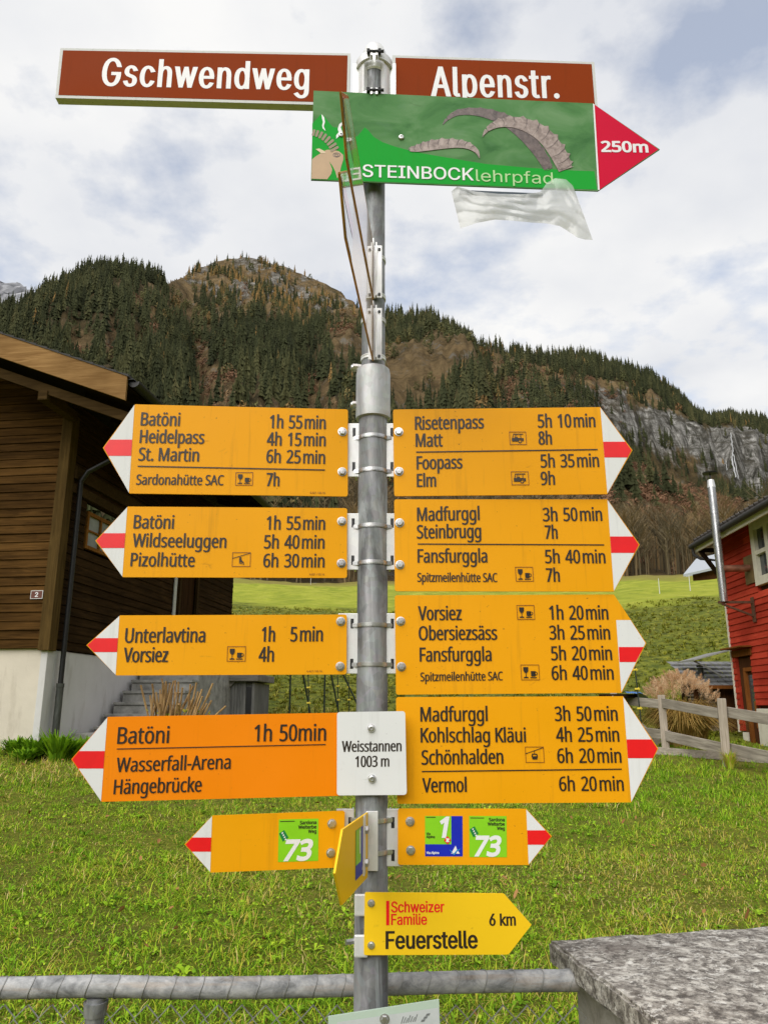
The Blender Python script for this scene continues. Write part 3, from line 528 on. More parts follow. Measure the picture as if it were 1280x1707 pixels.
GLYPHS['I'] = '''.369|187,-9 -34,7 -29,19 -20,29 -7,35 7,34 20,29 29,20 34,6 35,-6 29,-20 20,-29 6,-34 -6,-35 -20,-29 -29,-19
2891|126,0 0,93 334,357 95,105 56,87 19,88 -7,50 -18,43 -30,34 -38,26 -97,20 -55,-6 -46,-17 -38,-29 -28,-38 -18,-47 -5,-55 -121,0 10,85 30,73 49,61 63,46 76,28 85,9 85,-9 74,-28 62,-44 47,-57 29,-67 10,-76 -20,-108 -69,-116 -135,-155 -225,-234 0,-8 465,0 0,-111
6891|445,-13 -88,10 -77,32 -65,50 -49,67 -31,81 -10,91 8,74 24,78 113,199 226,331 137,0 -336,-487 -11,0 38,52 61,38 77,14 85,-9 74,-29 60,-46 46,-62 28,-75 9,-87 -10,-88 -31,-78 -49,-65 -65,-50 -77,-31|445,95 55,7 48,21 39,33 31,43 19,52 7,58 -7,59 -19,51 -31,43 -39,32 -48,21 -55,6 -55,-6 -48,-20 -40,-32 -31,-43 -19,-50 -6,-59 6,-59 19,-52 31,-44 40,-33 48,-21
A943|32,0 364,1000 147,0 367,-1000 -133,0 -213,595 -45,137 -63,208 26,0 -64,-211 -44,-134 -207,-595|216,279 0,112 511,0 0,-112
B897|118,0 0,1000 356,0 95,-9 77,-27 60,-41 43,-54 25,-64 9,-70 -6,-58 -17,-48 -60,-67 -81,-38 0,-9 48,-9 47,-23 42,-36 35,-48 23,-59 7,-72 -8,-72 -26,-65 -45,-54 -65,-42 -85,-26 -107,-9|245,112 236,0 100,11 67,34 38,50 13,61 -7,49 -19,44 -31,38 -41,30 -52,18 -61,7 -243,0|245,561 223,0 98,21 39,26 30,34 19,41 6,49 -11,61 -35,50 -58,34 -84,11 -227,0
C1003|526,-13 -123,15 -108,47 -90,76 -68,102 -43,125 -15,147 15,148 43,126 68,102 90,76 108,47 123,15 143,-22 64,-27 57,-38 50,-47 40,-57 30,-64 20,-73 -127,0 -38,91 -63,66 -82,41 -94,13 -88,-12 -77,-34 -65,-57 -50,-78 -32,-98 -11,-118 11,-117 32,-98 50,-77 65,-57 78,-34 87,-12 94,14 82,40 63,67 38,90 127,0 -19,-72 -30,-65 -41,-56 -49,-48 -57,-37 -65,-28 -69,-17
E823|118,0 0,1000 614,0 0,-112 -487,0 0,-326 454,0 0,-112 -454,0 0,-338 493,0 0,-112
F806|118,0 0,1000 608,0 0,-112 -481,0 0,-341 436,0 0,-112 -436,0 0,-435
G1023|528,-13 -125,15 -109,47 -90,76 -68,102 -43,126 -14,146 14,148 43,126 67,102 90,76 107,47 121,15 76,-5 72,-18 66,-29 58,-39 49,-48 41,-56 30,-63 19,-70 -130,0 -41,88 -61,66 -80,43 -99,14 -85,-12 -76,-34 -65,-57 -49,-78 -32,-98 -11,-118 11,-117 32,-97 50,-78 66,-57 78,-34 88,-12 80,9 70,27 57,43 44,59 27,72 9,84 39,-7 -298,0 0,112 384,0 0,-110 -14,-115 -40,-99 -63,-82 -83,-60 -99,-38
I591|61,0 0,112 171,0 0,776 -171,0 0,112 469,0 0,-112 -171,0 0,-776 171,0 0,-112
K917|205,286 0,139 68,88 70,83 73,81 299,323 166,0 -427,-458 -6,1|118,0 0,1000 127,0 0,-343 -1,-215 1,-62 0,-380|732,0 -363,509 79,99 434,-608
N1029|118,0 0,1000 150,0 406,-641 39,-63 49,-86 51,-102 -17,-3 -8,108 -3,96 -1,74 0,617 127,0 0,-1000 -151,0 -363,570 -48,80 -58,99 -80,140 23,3 6,-138 4,-109 2,-73 0,-572
O1048|525,-13 -122,15 -107,47 -90,76 -69,102 -43,125 -15,147 15,148 43,126 69,102 90,76 107,47 122,15 122,-15 107,-47 90,-76 68,-102 43,-126 14,-148 -14,-147 -43,-125 -68,-102 -90,-76 -107,-47|525,104 85,11 77,34 65,56 51,78 32,99 11,117 -11,119 -32,99 -51,78 -65,56 -77,34 -85,11 -86,-11 -77,-35 -65,-56 -51,-78 -32,-98 -11,-119 11,-117 32,-98 51,-78 65,-56 77,-35
S878|440,-17 -102,8 -87,27 -72,43 -53,57 -36,70 -15,80 130,0 12,-52 26,-44 37,-33 47,-24 113,-18 64,5 58,16 48,27 38,36 23,43 8,50 -6,43 -20,35 -71,50 -101,35 -120,33 -110,42 -82,56 -50,73 -17,91 11,79 34,69 54,56 69,43 83,26 93,8 94,-8 81,-27 68,-42 52,-54 34,-65 13,-74 -125,0 -21,67 -48,50 -68,31 -84,10 -60,-5 -53,-16 -44,-25 -32,-33 -20,-39 -7,-45 8,-46 23,-36 76,-50 84,-29 102,-28 93,-31 93,-51 71,-79 20,-52 7,-64 -11,-77 -32,-70 -53,-59 -71,-45 -90,-29
T882|62,888 0,112 757,0 0,-112 -314,0 0,-888 -126,0 0,888
a765|314,-17 -67,7 -61,20 -52,32 -40,46 -26,56 -8,68 6,58 19,46 29,36 38,28 94,34 104,18 109,14 62,16 16,15 5,24 0,4 -18,78 -53,50 -86,17 -92,-16 -62,-43 -34,-53 -116,34 31,61 42,47 51,35 56,23 120,18 89,-10 92,-38 40,-33 32,-45 21,-60 7,-76 0,-494 -118,0 0,102 -8,0 -41,-54 -72,-46|335,89 62,7 51,19 40,30 30,38 18,43 6,45 0,102 -32,-15 -55,-12 -61,-9 -49,-7 -81,-18 -61,-38 -17,-30 -5,-38 19,-64 55,-39
c778|407,-16 -95,12 -82,36 -69,58 -51,77 -32,94 -11,107 11,110 32,94 51,77 69,58 82,37 95,12 104,-15 89,-41 68,-67 43,-89 -116,-29 -24,53 -40,43 -55,28 -69,9 -67,-9 -55,-29 -42,-45 -30,-57 -18,-67 -6,-73 6,-71 18,-66 30,-57 42,-44 55,-29 67,-10 70,10 55,29 41,44 25,56 115,-29 -42,-91 -69,-68 -90,-43
d834|384,-16 -88,12 -77,36 -64,57 -48,77 -30,95 -10,110 10,110 31,94 48,77 64,57 77,35 88,12 63,-6 49,-17 68,-53 37,-52 9,0 0,372 120,0 0,-1000 -116,0 0,115 -12,0 -39,-54 -68,-54 -50,-17|402,92 63,9 52,27 42,42 30,56 18,68 6,78 -6,78 -18,67 -30,55 -41,41 -53,27 -63,8 -65,-9 -53,-27 -41,-43 -30,-56 -18,-66 -6,-75 6,-75 18,-68 30,-57 42,-43 53,-28
e794|417,-16 -101,12 -86,36 -69,58 -52,77 -31,93 -11,107 11,108 31,94 50,78 67,59 82,37 95,13 119,-21 56,-26 50,-39 42,-51 32,-65 21,-79 7,-94 0,-48 -583,0 0,101 517,0 -55,-37 -6,70 -18,61 -29,50 -40,39 -51,24 -62,8 -62,-8 -53,-25 -43,-38 -31,-48 -19,-56 -6,-59 0,-66 7,-76 21,-64 34,-51 46,-37 56,-23 64,-7 82,13 62,39 40,64 116,-28 -23,-55 -35,-47 -47,-39 -57,-29 -65,-19
f499|448,746 0,-103 -435,0 0,103|158,0 0,848 8,59 22,48 34,38 44,27 102,22 69,-6 40,-12 -30,-103 -25,7 -39,4 -47,-7 -33,-21 -18,-34 -6,-47 0,-823
g836|407,-296 -77,5 -67,17 -101,58 -63,80 100,56 40,-50 64,-43 104,-18 82,11 66,32 43,56 14,81 0,145 -10,0 -39,-52 -67,-51 -50,-16 -63,-6 -85,11 -77,32 -64,53 -49,72 -31,91 -10,108 10,108 31,93 49,75 64,57 77,35 87,12 63,-6 50,-17 68,-53 39,-53 10,0 0,119 117,0 0,-763 -11,-89 -32,-71 -52,-53 -66,-37 -78,-22|403,116 63,8 52,24 41,38 31,52 18,64 6,77 -6,75 -18,65 -30,54 -41,41 -53,26 -63,8 -65,-9 -53,-27 -42,-42 -30,-54 -18,-65 -6,-72 6,-74 19,-64 30,-53 42,-39 53,-25
h806|223,446 0,-446 -120,0 0,1000 120,0 0,-435 -22,0 42,88 56,59 69,33 79,11 71,-8 62,-24 51,-39 39,-54 24,-71 8,-88 0,-472 -120,0 0,462 -11,78 -34,58 -54,37 -70,12 -51,-6 -46,-17 -38,-29 -30,-39 -18,-50
i328|103,0 0,746 120,0 0,-746|164,870 -31,6 -27,18 -19,25 -6,31 6,31 19,25 27,18 31,6 33,-6 27,-18 18,-25 6,-31 -6,-31 -18,-25 -27,-18
k748|216,268 0,148 21,0 322,330 149,0 -346,-354 -14,0|103,0 0,1000 120,0 0,-1000|578,0 -287,365 85,85 356,-450
l372|274,-5 -76,11 -53,34 -31,53 -11,73 0,834 120,0 0,-806 13,-72 19,-15 32,-5 28,1 19,4 21,-102 -37,-7
m1199|103,0 0,746 117,0 1,-165 -10,0 20,54 29,45 78,59 93,20 75,-12 59,-38 42,-57 24,-73 -17,0 19,52 30,43 85,63 110,22 63,-7 56,-21 48,-36 38,-49 24,-65 8,-80 0,-501 -121,0 0,499 -11,69 -34,47 -49,26 -57,9 -47,-6 -40,-15 -57,-59 -20,-84 0,-486 -120,0 0,511 -10,56 -32,44 -47,29 -58,10 -82,-21 -35,-25 -28,-36 -18,-45 -6,-55 0,-468
n805|223,446 0,-446 -120,0 0,746 116,0 1,-181 -19,0 42,88 56,59 69,33 79,11 71,-8 62,-24 51,-39 38,-54 25,-71 8,-88 0,-472 -120,0 0,462 -11,78 -34,58 -54,37 -70,12 -51,-6 -46,-17 -38,-29 -30,-39 -18,-50
p834|103,-281 0,1027 117,0 0,-118 12,0 38,52 67,53 50,17 63,6 88,-12 77,-35 64,-57 48,-77 30,-94 10,-110 -10,-110 -30,-95 -48,-77 -63,-57 -77,-36 -88,-12 -62,6 -50,17 -68,54 -39,54 -9,0 0,-396|433,92 64,9 52,28 42,43 30,57 18,68 6,75 -6,75 -18,66 -30,56 -41,43 -53,27 -64,9 -64,-8 -52,-27 -41,-41 -30,-55 -18,-67 -7,-78 7,-78 18,-68 30,-56 42,-42 52,-27
r509|103,0 0,746 116,0 0,-115 8,0 28,51 45,40 55,26 64,8 32,0 28,-2 0,-120 -27,4 -45,2 -50,-5 -44,-17 -37,-26 -29,-35 -18,-42 -6,-49 0,-466
s717|358,-16 -73,6 -65,17 -54,28 -45,39 -32,51 -19,60 115,24 22,-53 37,-38 50,-21 62,-8 70,9 55,24 34,37 12,43 -7,36 -21,29 -34,22 -48,16 -124,29 -88,31 -63,44 -38,58 -12,71 9,61 27,53 42,43 56,33 67,21 75,7 71,-6 60,-18 49,-28 40,-37 49,-97 -110,-25 -19,40 -31,35 -46,25 -63,9 -61,-8 -50,-23 -33,-35 -11,-43 8,-38 23,-29 94,-40 113,-27 89,-30 62,-44 37,-57 12,-71 -9,-62 -28,-54 -44,-46 -59,-34 -72,-22
t447|401,746 0,-103 -388,0 0,103|128,926 120,0 0,-734 5,-42 14,-30 27,-16 41,-6 29,2 33,5 22,-102 -42,-8 -46,-3 -86,12 -64,38 -40,60 -13,81
u806|358,-10 -70,8 -62,23 -51,39 -39,55 -25,71 -8,87 0,473 120,0 0,-463 12,-77 34,-59 54,-36 70,-12 51,5 46,18 38,29 29,39 19,50 6,60 0,446 120,0 0,-746 -116,0 0,181 18,0 -42,-89 -57,-59 -68,-32
w1115|270,0 -226,746 127,0 91,-326 40,-152 42,-187 -20,0 41,184 40,155 90,326 127,0 89,-326 39,-153 41,-186 -22,0 43,185 40,154 92,326 126,0 -226,-746 -120,0 -97,338 -28,104 -28,109 -27,113 27,0 -27,-113 -28,-109 -29,-104 -96,-338
z748|82,0 0,90 417,538 0,7 -405,0 0,111 560,0 0,-96 -406,-532 0,-7 418,0 0,-111
 369'''
# ------------------------------------------------------------------ lettering from stored outlines
FONT = {}
for _k, _s in GLYPHS.items():
    FONT[_k] = {}
    for _line in _s.split('\n'):
        _h, *_ls = _line.split('|')
        _loops = []
        for _l in _ls:
            x = y = 0
            pts = []
            for q in _l.split(' '):
                a, b = q.split(',')
                x += int(a); y += int(b)
                pts.append((x, y))
            _loops.append(pts)
        FONT[_k][_h[0]] = (int(_h[1:]), _loops)
_cache = {}


def area(p):
    return 0.5 * sum(p[i][0] * p[(i + 1) % len(p)][1] - p[(i + 1) % len(p)][0] * p[i][1] for i in range(len(p)))


def inside(p, l):
    """winding number of loop l about p"""
    r = 0
    for i in range(len(l)):
        (x0, y0), (x1, y1) = l[i - 1], l[i]
        if (y0 > p[1]) != (y1 > p[1]) and p[0] < (x1 - x0) * (p[1] - y0) / (y1 - y0) + x0: r += 1 if y1 > y0 else -1
    return r


def glyph(font, ch, ox, oy):
    key = (font, ch, round(ox), round(oy))
    if key in _cache: return _cache[key]
    adv, loops = FONT[font][ch]
    res = []
    if loops:
        big = max(loops, key=lambda l: abs(area(l)))
        sg = 1 if area(big) > 0 else -1
        for l in loops:
            l = [p for i, p in enumerate(l) if p != l[i - 1]]
            n = len(l)
            o = []
            for i in range(n):
                p, q, r = Vector(l[i - 1]), Vector(l[i]), Vector(l[(i + 1) % n])
                d1, d2 = (q - p).normalized(), (r - q).normalized()
                n1, n2 = Vector((d1.y, -d1.x)) * sg, Vector((d2.y, -d2.x)) * sg
                m = n1 + n2
                k = m.length_squared
                m = n1 if k < 0.3 else m * (2 / k)
                o.append((q.x + m.x * ox, q.y + m.y * oy))
            res.append(o)
    tris = []
    if res:
        cv = [Vector(p) for l in res for p in l]
        ce, k0 = [], 0
        for l in res:
            ce += [(k0 + i, k0 + (i + 1) % len(l)) for i in range(len(l))]
            k0 += len(l)
        ov, _, of, *_r = delaunay_2d_cdt(cv, ce, [], 0, 1e-4)
        for t in of:
            cx = sum(ov[i].x for i in t) / 3, sum(ov[i].y for i in t) / 3
            if sum(inside(cx, l) for l in res) != 0: tris.append(tuple(t))
        res = [[(p.x, p.y) for p in ov]]
    _cache[key] = (adv, res, tris)
    return _cache[key]


def text_into(mb, s, p0, p1, cap, y, font='N', stem=0.158, slant=0.0, up=(0, 1), track=0):
    """lettering whose ink runs from p0 to p1 on the board's face; ~ is a thin gap"""
    def layout(ox, oy):
        x, items = 0, []
        for ch in s:
            if ch == '~':
                x += 150; continue
            a, res, tris = glyph(font, ch, ox, oy)
            items.append((x, res, tris))
            x += a + track
        xs = [q[0] + x0 for x0, res, _ in items for l in res for q in l]
        return items, min(xs), max(xs)
    base_stem = {'N': 123, 'I': 130}[font]
    ox = 0
    length = math.hypot(p1[0] - p0[0], p1[1] - p0[1])
    for _ in range(3):
        items, xa, xb = layout(ox, 0)
        sx = length / (xb - xa)
        ox = max(-20, min(60, (stem * cap / sx - base_stem) / 2))
    oy = max(-10, (stem * 0.86 * 1000 - base_stem * 0.93) / 2)
    items, xa, xb = layout(ox, oy)
    sx, sy = length / (xb - xa), cap / (1000 + 2 * oy)
    dx = ((p1[0] - p0[0]) / length, (p1[1] - p0[1]) / length)
    for x0, res, tris in items:
        vs = []
        for l in res:
            for qx, qy in l:
                u = (qx + x0 - xa) * sx + slant * qy * sy
                v = (qy + oy) * sy
                vs.append((p0[0] + dx[0] * u + up[0] * v, y, p0[1] + dx[1] * u + up[1] * v))
        mb.add(vs, [tuple(t) for t in tris])


# pictograms: loops in a unit frame, x to 1.3
def circ(cx, cy, r, n=18, a0=0, a1=360):
    return [(cx + r * math.cos(R(a0 + (a1 - a0) * i / n)), cy + r * math.sin(R(a0 + (a1 - a0) * i / n))) for i in range(n + (a1 - a0 < 360))]


PICTO = {
    'cup': [[[(.18, .84), (.53, .84), (.53, .62), (.46, .50), (.38, .45), (.38, .22), (.52, .19), (.52, .13), (.18, .13), (.18, .19), (.33, .22), (.33, .45), (.25, .50), (.18, .62)]],
            [[(.70, .58), (1.02, .58), (1.02, .28), (.96, .24), (.76, .24), (.70, .28)]],
            [circ(1.05, .43, .12), circ(1.05, .43, .075)],
            [[(.62, .19), (1.12, .19), (1.08, .13), (.66, .13)]]],
    'bus': [[[(.18, .26), (.66, .26), (.70, .40), (.80, .46), (.92, .40), (.95, .28), (1.08, .28), (1.08, .50), (.80, .52), (.18, .52)]],
            [[(.22, .52), (.28, .52), (.34, .82), (.29, .82)]], [[(.30, .78), (1.08, .78), (1.06, .84), (.30, .84)]],
            [[(.40, .52), (.44, .52), (.47, .80), (.43, .80)]], [[(.53, .52), (.57, .52), (.58, .80), (.54, .80)]],
            [[(.84, .52), (.89, .52), (.89, .80), (.84, .80)]], [[(.44, .52), (.66, .52), (.64, .58), (.46, .58)]],
            [circ(.79, .27, .145), circ(.79, .27, .085)]],
    'lift': [[[(0.02, .60), (1.28, .97), (1.28, .925), (0.02, .555)]],
             [circ(.60, .62, .055)], [[(.54, .56), (.66, .56), (.70, .40), (.82, .34), (.84, .14), (.78, .14), (.75, .28), (.56, .32)]],
             [[(.50, .68), (.54, .68), (.54, .28), (.72, .22), (.72, .18), (.50, .24)]]],
    'gondola': [[[(0.02, .58), (1.28, .97), (1.28, .925), (0.02, .535)]], [[(.62, .76), (.66, .76), (.66, .56), (.62, .56)]],
                [[(.46, .56), (.82, .56), (.86, .40), (.80, .20), (.48, .20), (.42, .40)], [(.52, .50), (.76, .50), (.78, .40), (.50, .40)]]],
}


class Board:
    """a sheet-metal sign that stands in a vertical plane through the post"""

    def __init__(self, name, outline, yaw, y0, label, cat, group=None, x0=-0.027):
        self.e = Vector((math.cos(yaw), math.sin(yaw), 0))
        self.n = Vector((math.sin(yaw), -math.cos(yaw), 0))
        self.p = Vector((x0, y0, 0))
        ox = sum(q[0] for q in outline) / len(outline)
        self.o = hit(ox, max(q[1] for q in outline), self.p, self.n)
        self.outline = outline
        self.root = empty(name, self.o, yaw, label=label, cat=cat, group=group)

    def bp(self, px, py):
        d = hit(px, py, self.p, self.n) - self.o
        return (d.dot(self.e), d.z)

    def poly(self, pts):
        return [self.bp(*q) for q in pts]

    def plate(self, material, thick=0.004, radii=None, name='plate', y=0.0, pts=None, **k):
        pts = self.poly(pts or self.outline)
        if radii: pts = rounded(pts, radii)
        mb = MB().prism(pts, y, y + thick)
        return mb.build(name, material, self.root, **k)

    def sheet(self, name, pts, material, layer, parent=None):
        mb = MB().flat([self.poly(pts)], -0.00045 * layer)
        return mb.build(name, material, parent or self.root, fix=False)

    def texts(self, items, material, layer=3, font='N', stem=0.158, name='lettering', lines=(), slant=0.0, extra=None, track=0):
        for s, x0, x1, y0, y1, cap in items:
            p0, p1 = self.bp(x0, y0), self.bp(x1, y1)
            h = self.bp(x0, y0 - cap)[1] - p0[1]
            mb = MB()
            text_into(mb, s, p0, p1, h, -0.00045 * layer, font, stem, slant, track=track)
            mb.build(name, material, self.root, fix=False)
        for a, b, w in lines:
            mb = MB()
            mb.flat([self.poly([(a[0], a[1] - w / 2), (b[0], b[1] - w / 2), (b[0], b[1] + w / 2), (a[0], a[1] + w / 2)])], -0.00045 * layer)
            mb.build('divider_line', material, self.root, fix=False)
        if extra:
            mb = MB(); extra(mb)
            mb.build('red_bar', material, self.root, fix=False)

    def icon(self, kind, x0, y0, x1, y1, skew=3.0):
        fr = MB()
        q = [(x0, y0), (x1 - skew * 0.4, y0), (x1 + skew * 0.1, y1), (x0 + skew * 0.5, y1)] if skew > 0 else [(x0 - skew * .3, y0), (x1, y0), (x1 + skew * .3, y1), (x0, y1)]
        for i in range(4):
            a, b = q[i], q[(i + 1) % 4]
            c = (sum(z[0] for z in q) / 4, sum(z[1] for z in q) / 4)
            inn = lambda z: (z[0] + (0.95 if c[0] > z[0] else -0.95), z[1] + (0.95 if c[1] > z[1] else -0.95))
            fr.flat([self.poly([a, b, inn(b), inn(a)])], -0.00135)
        f = fr.build('pictogram_frame', M['icon_line'], self.root, fix=False)
        mb = MB()
        tl, tr, br, bl = [Vector(self.bp(*z)) for z in q]
        for loops in PICTO[kind]:
            out_l = []
            for l in loops:
                out_l.append([tuple(bl.lerp(br, a / 1.3).lerp(tl.lerp(tr, a / 1.3), b)) for a, b in l])
            mb.flat(out_l, -0.00150)
        mb.build('pictogram', M['ink'], self.root, fix=False)

    def bolt(self, px, py, d=13.0, kind='hex'):
        c = self.bp(px, py)
        r = abs(self.bp(px + d / 2, py)[0] - c[0])
        mb = MB()
        if kind == 'hex':
            mb.lathe([(0.0001, .0), (r * 1.16, 0), (r * 1.16, r * .16), (r * .8, r * .2)], 24, (c[0], 0, c[1]), 'Y', False)
            prof = [(r * .92, r * .16), (r * .92, r * .62), (r * .76, r * .78), (0.0001, r * .80)]
            mb.lathe(prof, 6, (c[0], 0, c[1]), 'Y', False)
        else:
            mb.lathe([(r, 0), (r, r * .35), (r * .8, r * .62), (r * .45, r * .70), (r * .42, r * .35), (0.0001, r * .34)], 24, (c[0], 0, c[1]), 'Y', True)
        return mb.build('bolt', M['steel'], self.root)


def rounded(pts, radii, n=5):
    outp = []
    N_ = len(pts)
    for i, r in enumerate(radii):
        p = Vector(pts[i])
        if not r:
            outp.append(tuple(p)); continue
        a, b = (Vector(pts[i - 1]) - p).normalized(), (Vector(pts[(i + 1) % N_]) - p).normalized()
        for k in range(n + 1):
            t = k / n
            q0, q1 = p + a * r, p + b * r
            outp.append(tuple(q0.lerp(p, t).lerp(p.lerp(q1, t), t)))
    return outp


def arm(name, outline, yaw, y0, label, tips, texts, lines=(), icons=(), bolts=(), small=None, mat='orange', skew=3.0, cap=0.146, radii=None):
    """one pointed hiking arm: plate, white tip, red band, lettering, pictograms, bolts"""
    b = Board(name, outline, yaw, y0, label, 'signpost arm', 'pointed signs on the post')
    b.plate(M[mat], radii=radii)
    if tips:
        b.sheet('white_tip', tips[0], M['white'], 1)
        b.sheet('red_band', tips[1], M['red'], 2)
    if texts: b.texts(texts, M['ink'], lines=lines, stem=cap)
    if small: b.texts([small], M['icon_line'], stem=0.16, name='small_print')
    for i in icons: b.icon(*i, skew=skew)
    for q in bolts: b.bolt(*q)
    return b


def tip_left(tl, tip, bl, r0, r1, dx0, edge=1.2):
    """white and red regions of a left-pointing arm, just inside the plate's edge"""
    def onl(y):
        a, c = (tl, tip) if y < tip[1] else (tip, bl)
        t = (y - a[1]) / (c[1] - a[1])
        return a[0] + (c[0] - a[0]) * t + edge
    def inr(y):
        t = (y - tl[1]) / (bl[1] - tl[1])
        return tl[0] + (bl[0] - tl[0]) * t + dx0
    w = [(inr(tl[1] + 1), tl[1] + 1), (tip[0] + edge * 1.6, tip[1]), (inr(bl[1] - 1), bl[1] - 1)]
    rd = [(inr(r0), r0), (onl(r0) + .2, r0), (tip[0] + edge * 1.6, tip[1]), (onl(r1) + .2, r1), (inr(r1), r1)]
    return w, rd


def tip_right(tr, tip, br, r0, r1, dx0=0.0, edge=1.2):
    def onr(y):
        a, c = (tr, tip) if y < tip[1] else (tip, br)
        t = (y - a[1]) / (c[1] - a[1])
        return a[0] + (c[0] - a[0]) * t - edge
    def inl(y):
        t = (y - tr[1]) / (br[1] - tr[1])
        return tr[0] + (br[0] - tr[0]) * t + dx0
    w = [(inl(tr[1] + 1), tr[1] + 1), (tip[0] - edge * 1.6, tip[1]), (inl(br[1] - 1), br[1] - 1)]
    rd = [(inl(r0), r0), (onr(r0) - .2, r0), (tip[0] - edge * 1.6, tip[1]), (onr(r1) - .2, r1), (inl(r1), r1)]
    return w, rd


RC = 0.006
YB = 1.752
# ---- left arms (order of outline: top-left shoulder, top-right, bottom-right, bottom-left, tip)
o = [(225.7, 674), (580, 682.4), (579.7, 827.5), (216.4, 822.4), (172, 746.5)]
arm('hiking_sign', o, R(5), YB, 'yellow arm pointing left reading Heidelpass and St. Martin, topmost left on the post',
    tip_left(o[0], o[4], o[3], 733, 760, -1),
    [('Batöni', 234.5, 300.3, 709.4, 710.4, 22), ('1h ~55~min', 449.3, 543, 713.8, 715.4, 22), ('Heidelpass', 232.8, 340.8, 738.5, 740, 22), ('4h ~15~min', 444.6, 543, 742.8, 744, 22),
     ('St. Martin', 230.7, 332, 768, 769.5, 22), ('6h ~25~min', 443.8, 542, 771.5, 773.4, 22), ('Sardonahütte SAC', 227, 373.3, 808, 809, 17), ('7h', 444, 466, 810.4, 810.8, 22)],
    [((229.9, 777.3), (541.7, 783.6), 1.9)], [('cup', 392.3, 787.4, 422.3, 809.4)], [(570.8, 720), (570.4, 786.6)],
    ('6.421 / 05.16', 517, 542, 823, 823.4, 3.2), skew=-3, radii=[0, RC, RC, 0, 0])
o = [(213.8, 844.4), (578.8, 847), (578.4, 963.4), (205.4, 962), (159.4, 901.4)]
arm('hiking_sign', o, R(4), YB, 'yellow arm pointing left reading Wildseeluggen and Pizolhütte with a chairlift symbol',
    tip_left(o[0], o[4], o[3], 889, 913.6, -1),
    [('Batöni', 222.7, 290.2, 881, 881.6, 22.5), ('1h ~55~min', 444, 542, 883, 883.4, 22.5), ('Wildseeluggen', 220.6, 377.5, 911.8, 913.4, 22.5), ('5h ~40~min', 440, 541, 914.4, 914.8, 22.5),
     ('Pizolhütte', 217.6, 324.8, 944, 945, 22.5), ('6h ~30~min', 438.7, 541, 945.6, 946, 22.5)],
    (), [('lift', 386.8, 920.8, 418.5, 944.8)], [(569.6, 869), (569, 939)], ('6.421 / 05.16', 516, 541, 959, 959.2, 3.2), skew=-3, radii=[0, RC, RC, 0, 0])
o = [(200.8, 1025.8), (578.2, 1024.4), (577.7, 1124.2), (194.2, 1126), (144.5, 1075.5)]
arm('hiking_sign', o, R(3), YB, 'yellow arm pointing left with two lines, Unterlavtina and Vorsiez',
    tip_left(o[0], o[4], o[3], 1063.8, 1087, -1),
    [('Unterlavtina', 208.3, 342.4, 1071.6, 1070.6, 24.5), ('1h', 435.7, 458.6, 1069.6, 1069.6, 24.5), ('5~min', 484, 538.3, 1069.4, 1069, 24.5), ('Vorsiez', 205.5, 280.5, 1104, 1103.6, 24.5), ('4h', 431, 456.8, 1103, 1103, 24.5)],
    (), [('cup', 378.5, 1077.4, 410.4, 1102.7)], [(568, 1036), (567, 1111)], ('6.421 / 05.16', 511.6, 537, 1120.5, 1120.3, 3.2), skew=-3, radii=[0, RC, RC, 0, 0])
o = [(180.6, 1195), (568, 1188), (568, 1326.6), (169.9, 1336.6), (119.2, 1265.8)]
arm('hiking_sign', o, R(7), 1.737, 'bright orange arm pointing left reading Wasserfall-Arena, beside the white place plate',
    tip_left(o[0], o[4], o[3], 1252, 1281, -1),
    [('Batöni', 195.6, 282, 1240, 1238.5, 28), ('1h ~50min', 423.5, 543.5, 1236, 1234.6, 28), ('Wasserfall-Arena', 193.8, 384.6, 1287, 1281.5, 24), ('Hängebrücke', 189.5, 336.3, 1324, 1319.5, 24.5)],
    [((195.2, 1248.5), (543, 1241), 1.6)], mat='orange_new', cap=0.142)

# ---- right arms (top-left, top-right shoulder, tip, bottom-right, bottom-left)
o = [(655, 682.6), (1000, 678.6), (1053.6, 750.6), (1011.8, 823.6), (657, 827)]
arm('hiking_sign', o, R(-1.5), YB, 'yellow arm pointing right reading Risetenpass, Matt, Foopass and Elm with two bus symbols',
    tip_right(o[1], o[2], o[3], 736.5, 762.7),
    [('Risetenpass', 691.5, 806.7, 716.6, 714.2, 22), ('5h ~10~min', 896.2, 992.3, 713, 712, 22), ('Matt', 692.7, 738, 745, 744.4, 22), ('8h', 897.3, 920, 741.4, 741, 22),
     ('Foopass', 694.2, 770.8, 782.7, 781, 22), ('5h ~35~min', 900.9, 998.5, 779.6, 778.4, 22), ('Elm', 694.6, 727, 812, 811.4, 22), ('9h', 901, 925, 808.6, 808.2, 22)],
    [((693.4, 753.8), (995.4, 749.5), 1.9)], [('bus', 848, 719.8, 877.4, 741.6), ('bus', 851, 786, 881.3, 808.8)], [(664.5, 720), (665, 786)], radii=[RC, 0, 0, 0, RC])
o = [(657, 832.4), (1011.8, 832.3), (1065.7, 908), (1022.7, 986), (658, 985.4)]
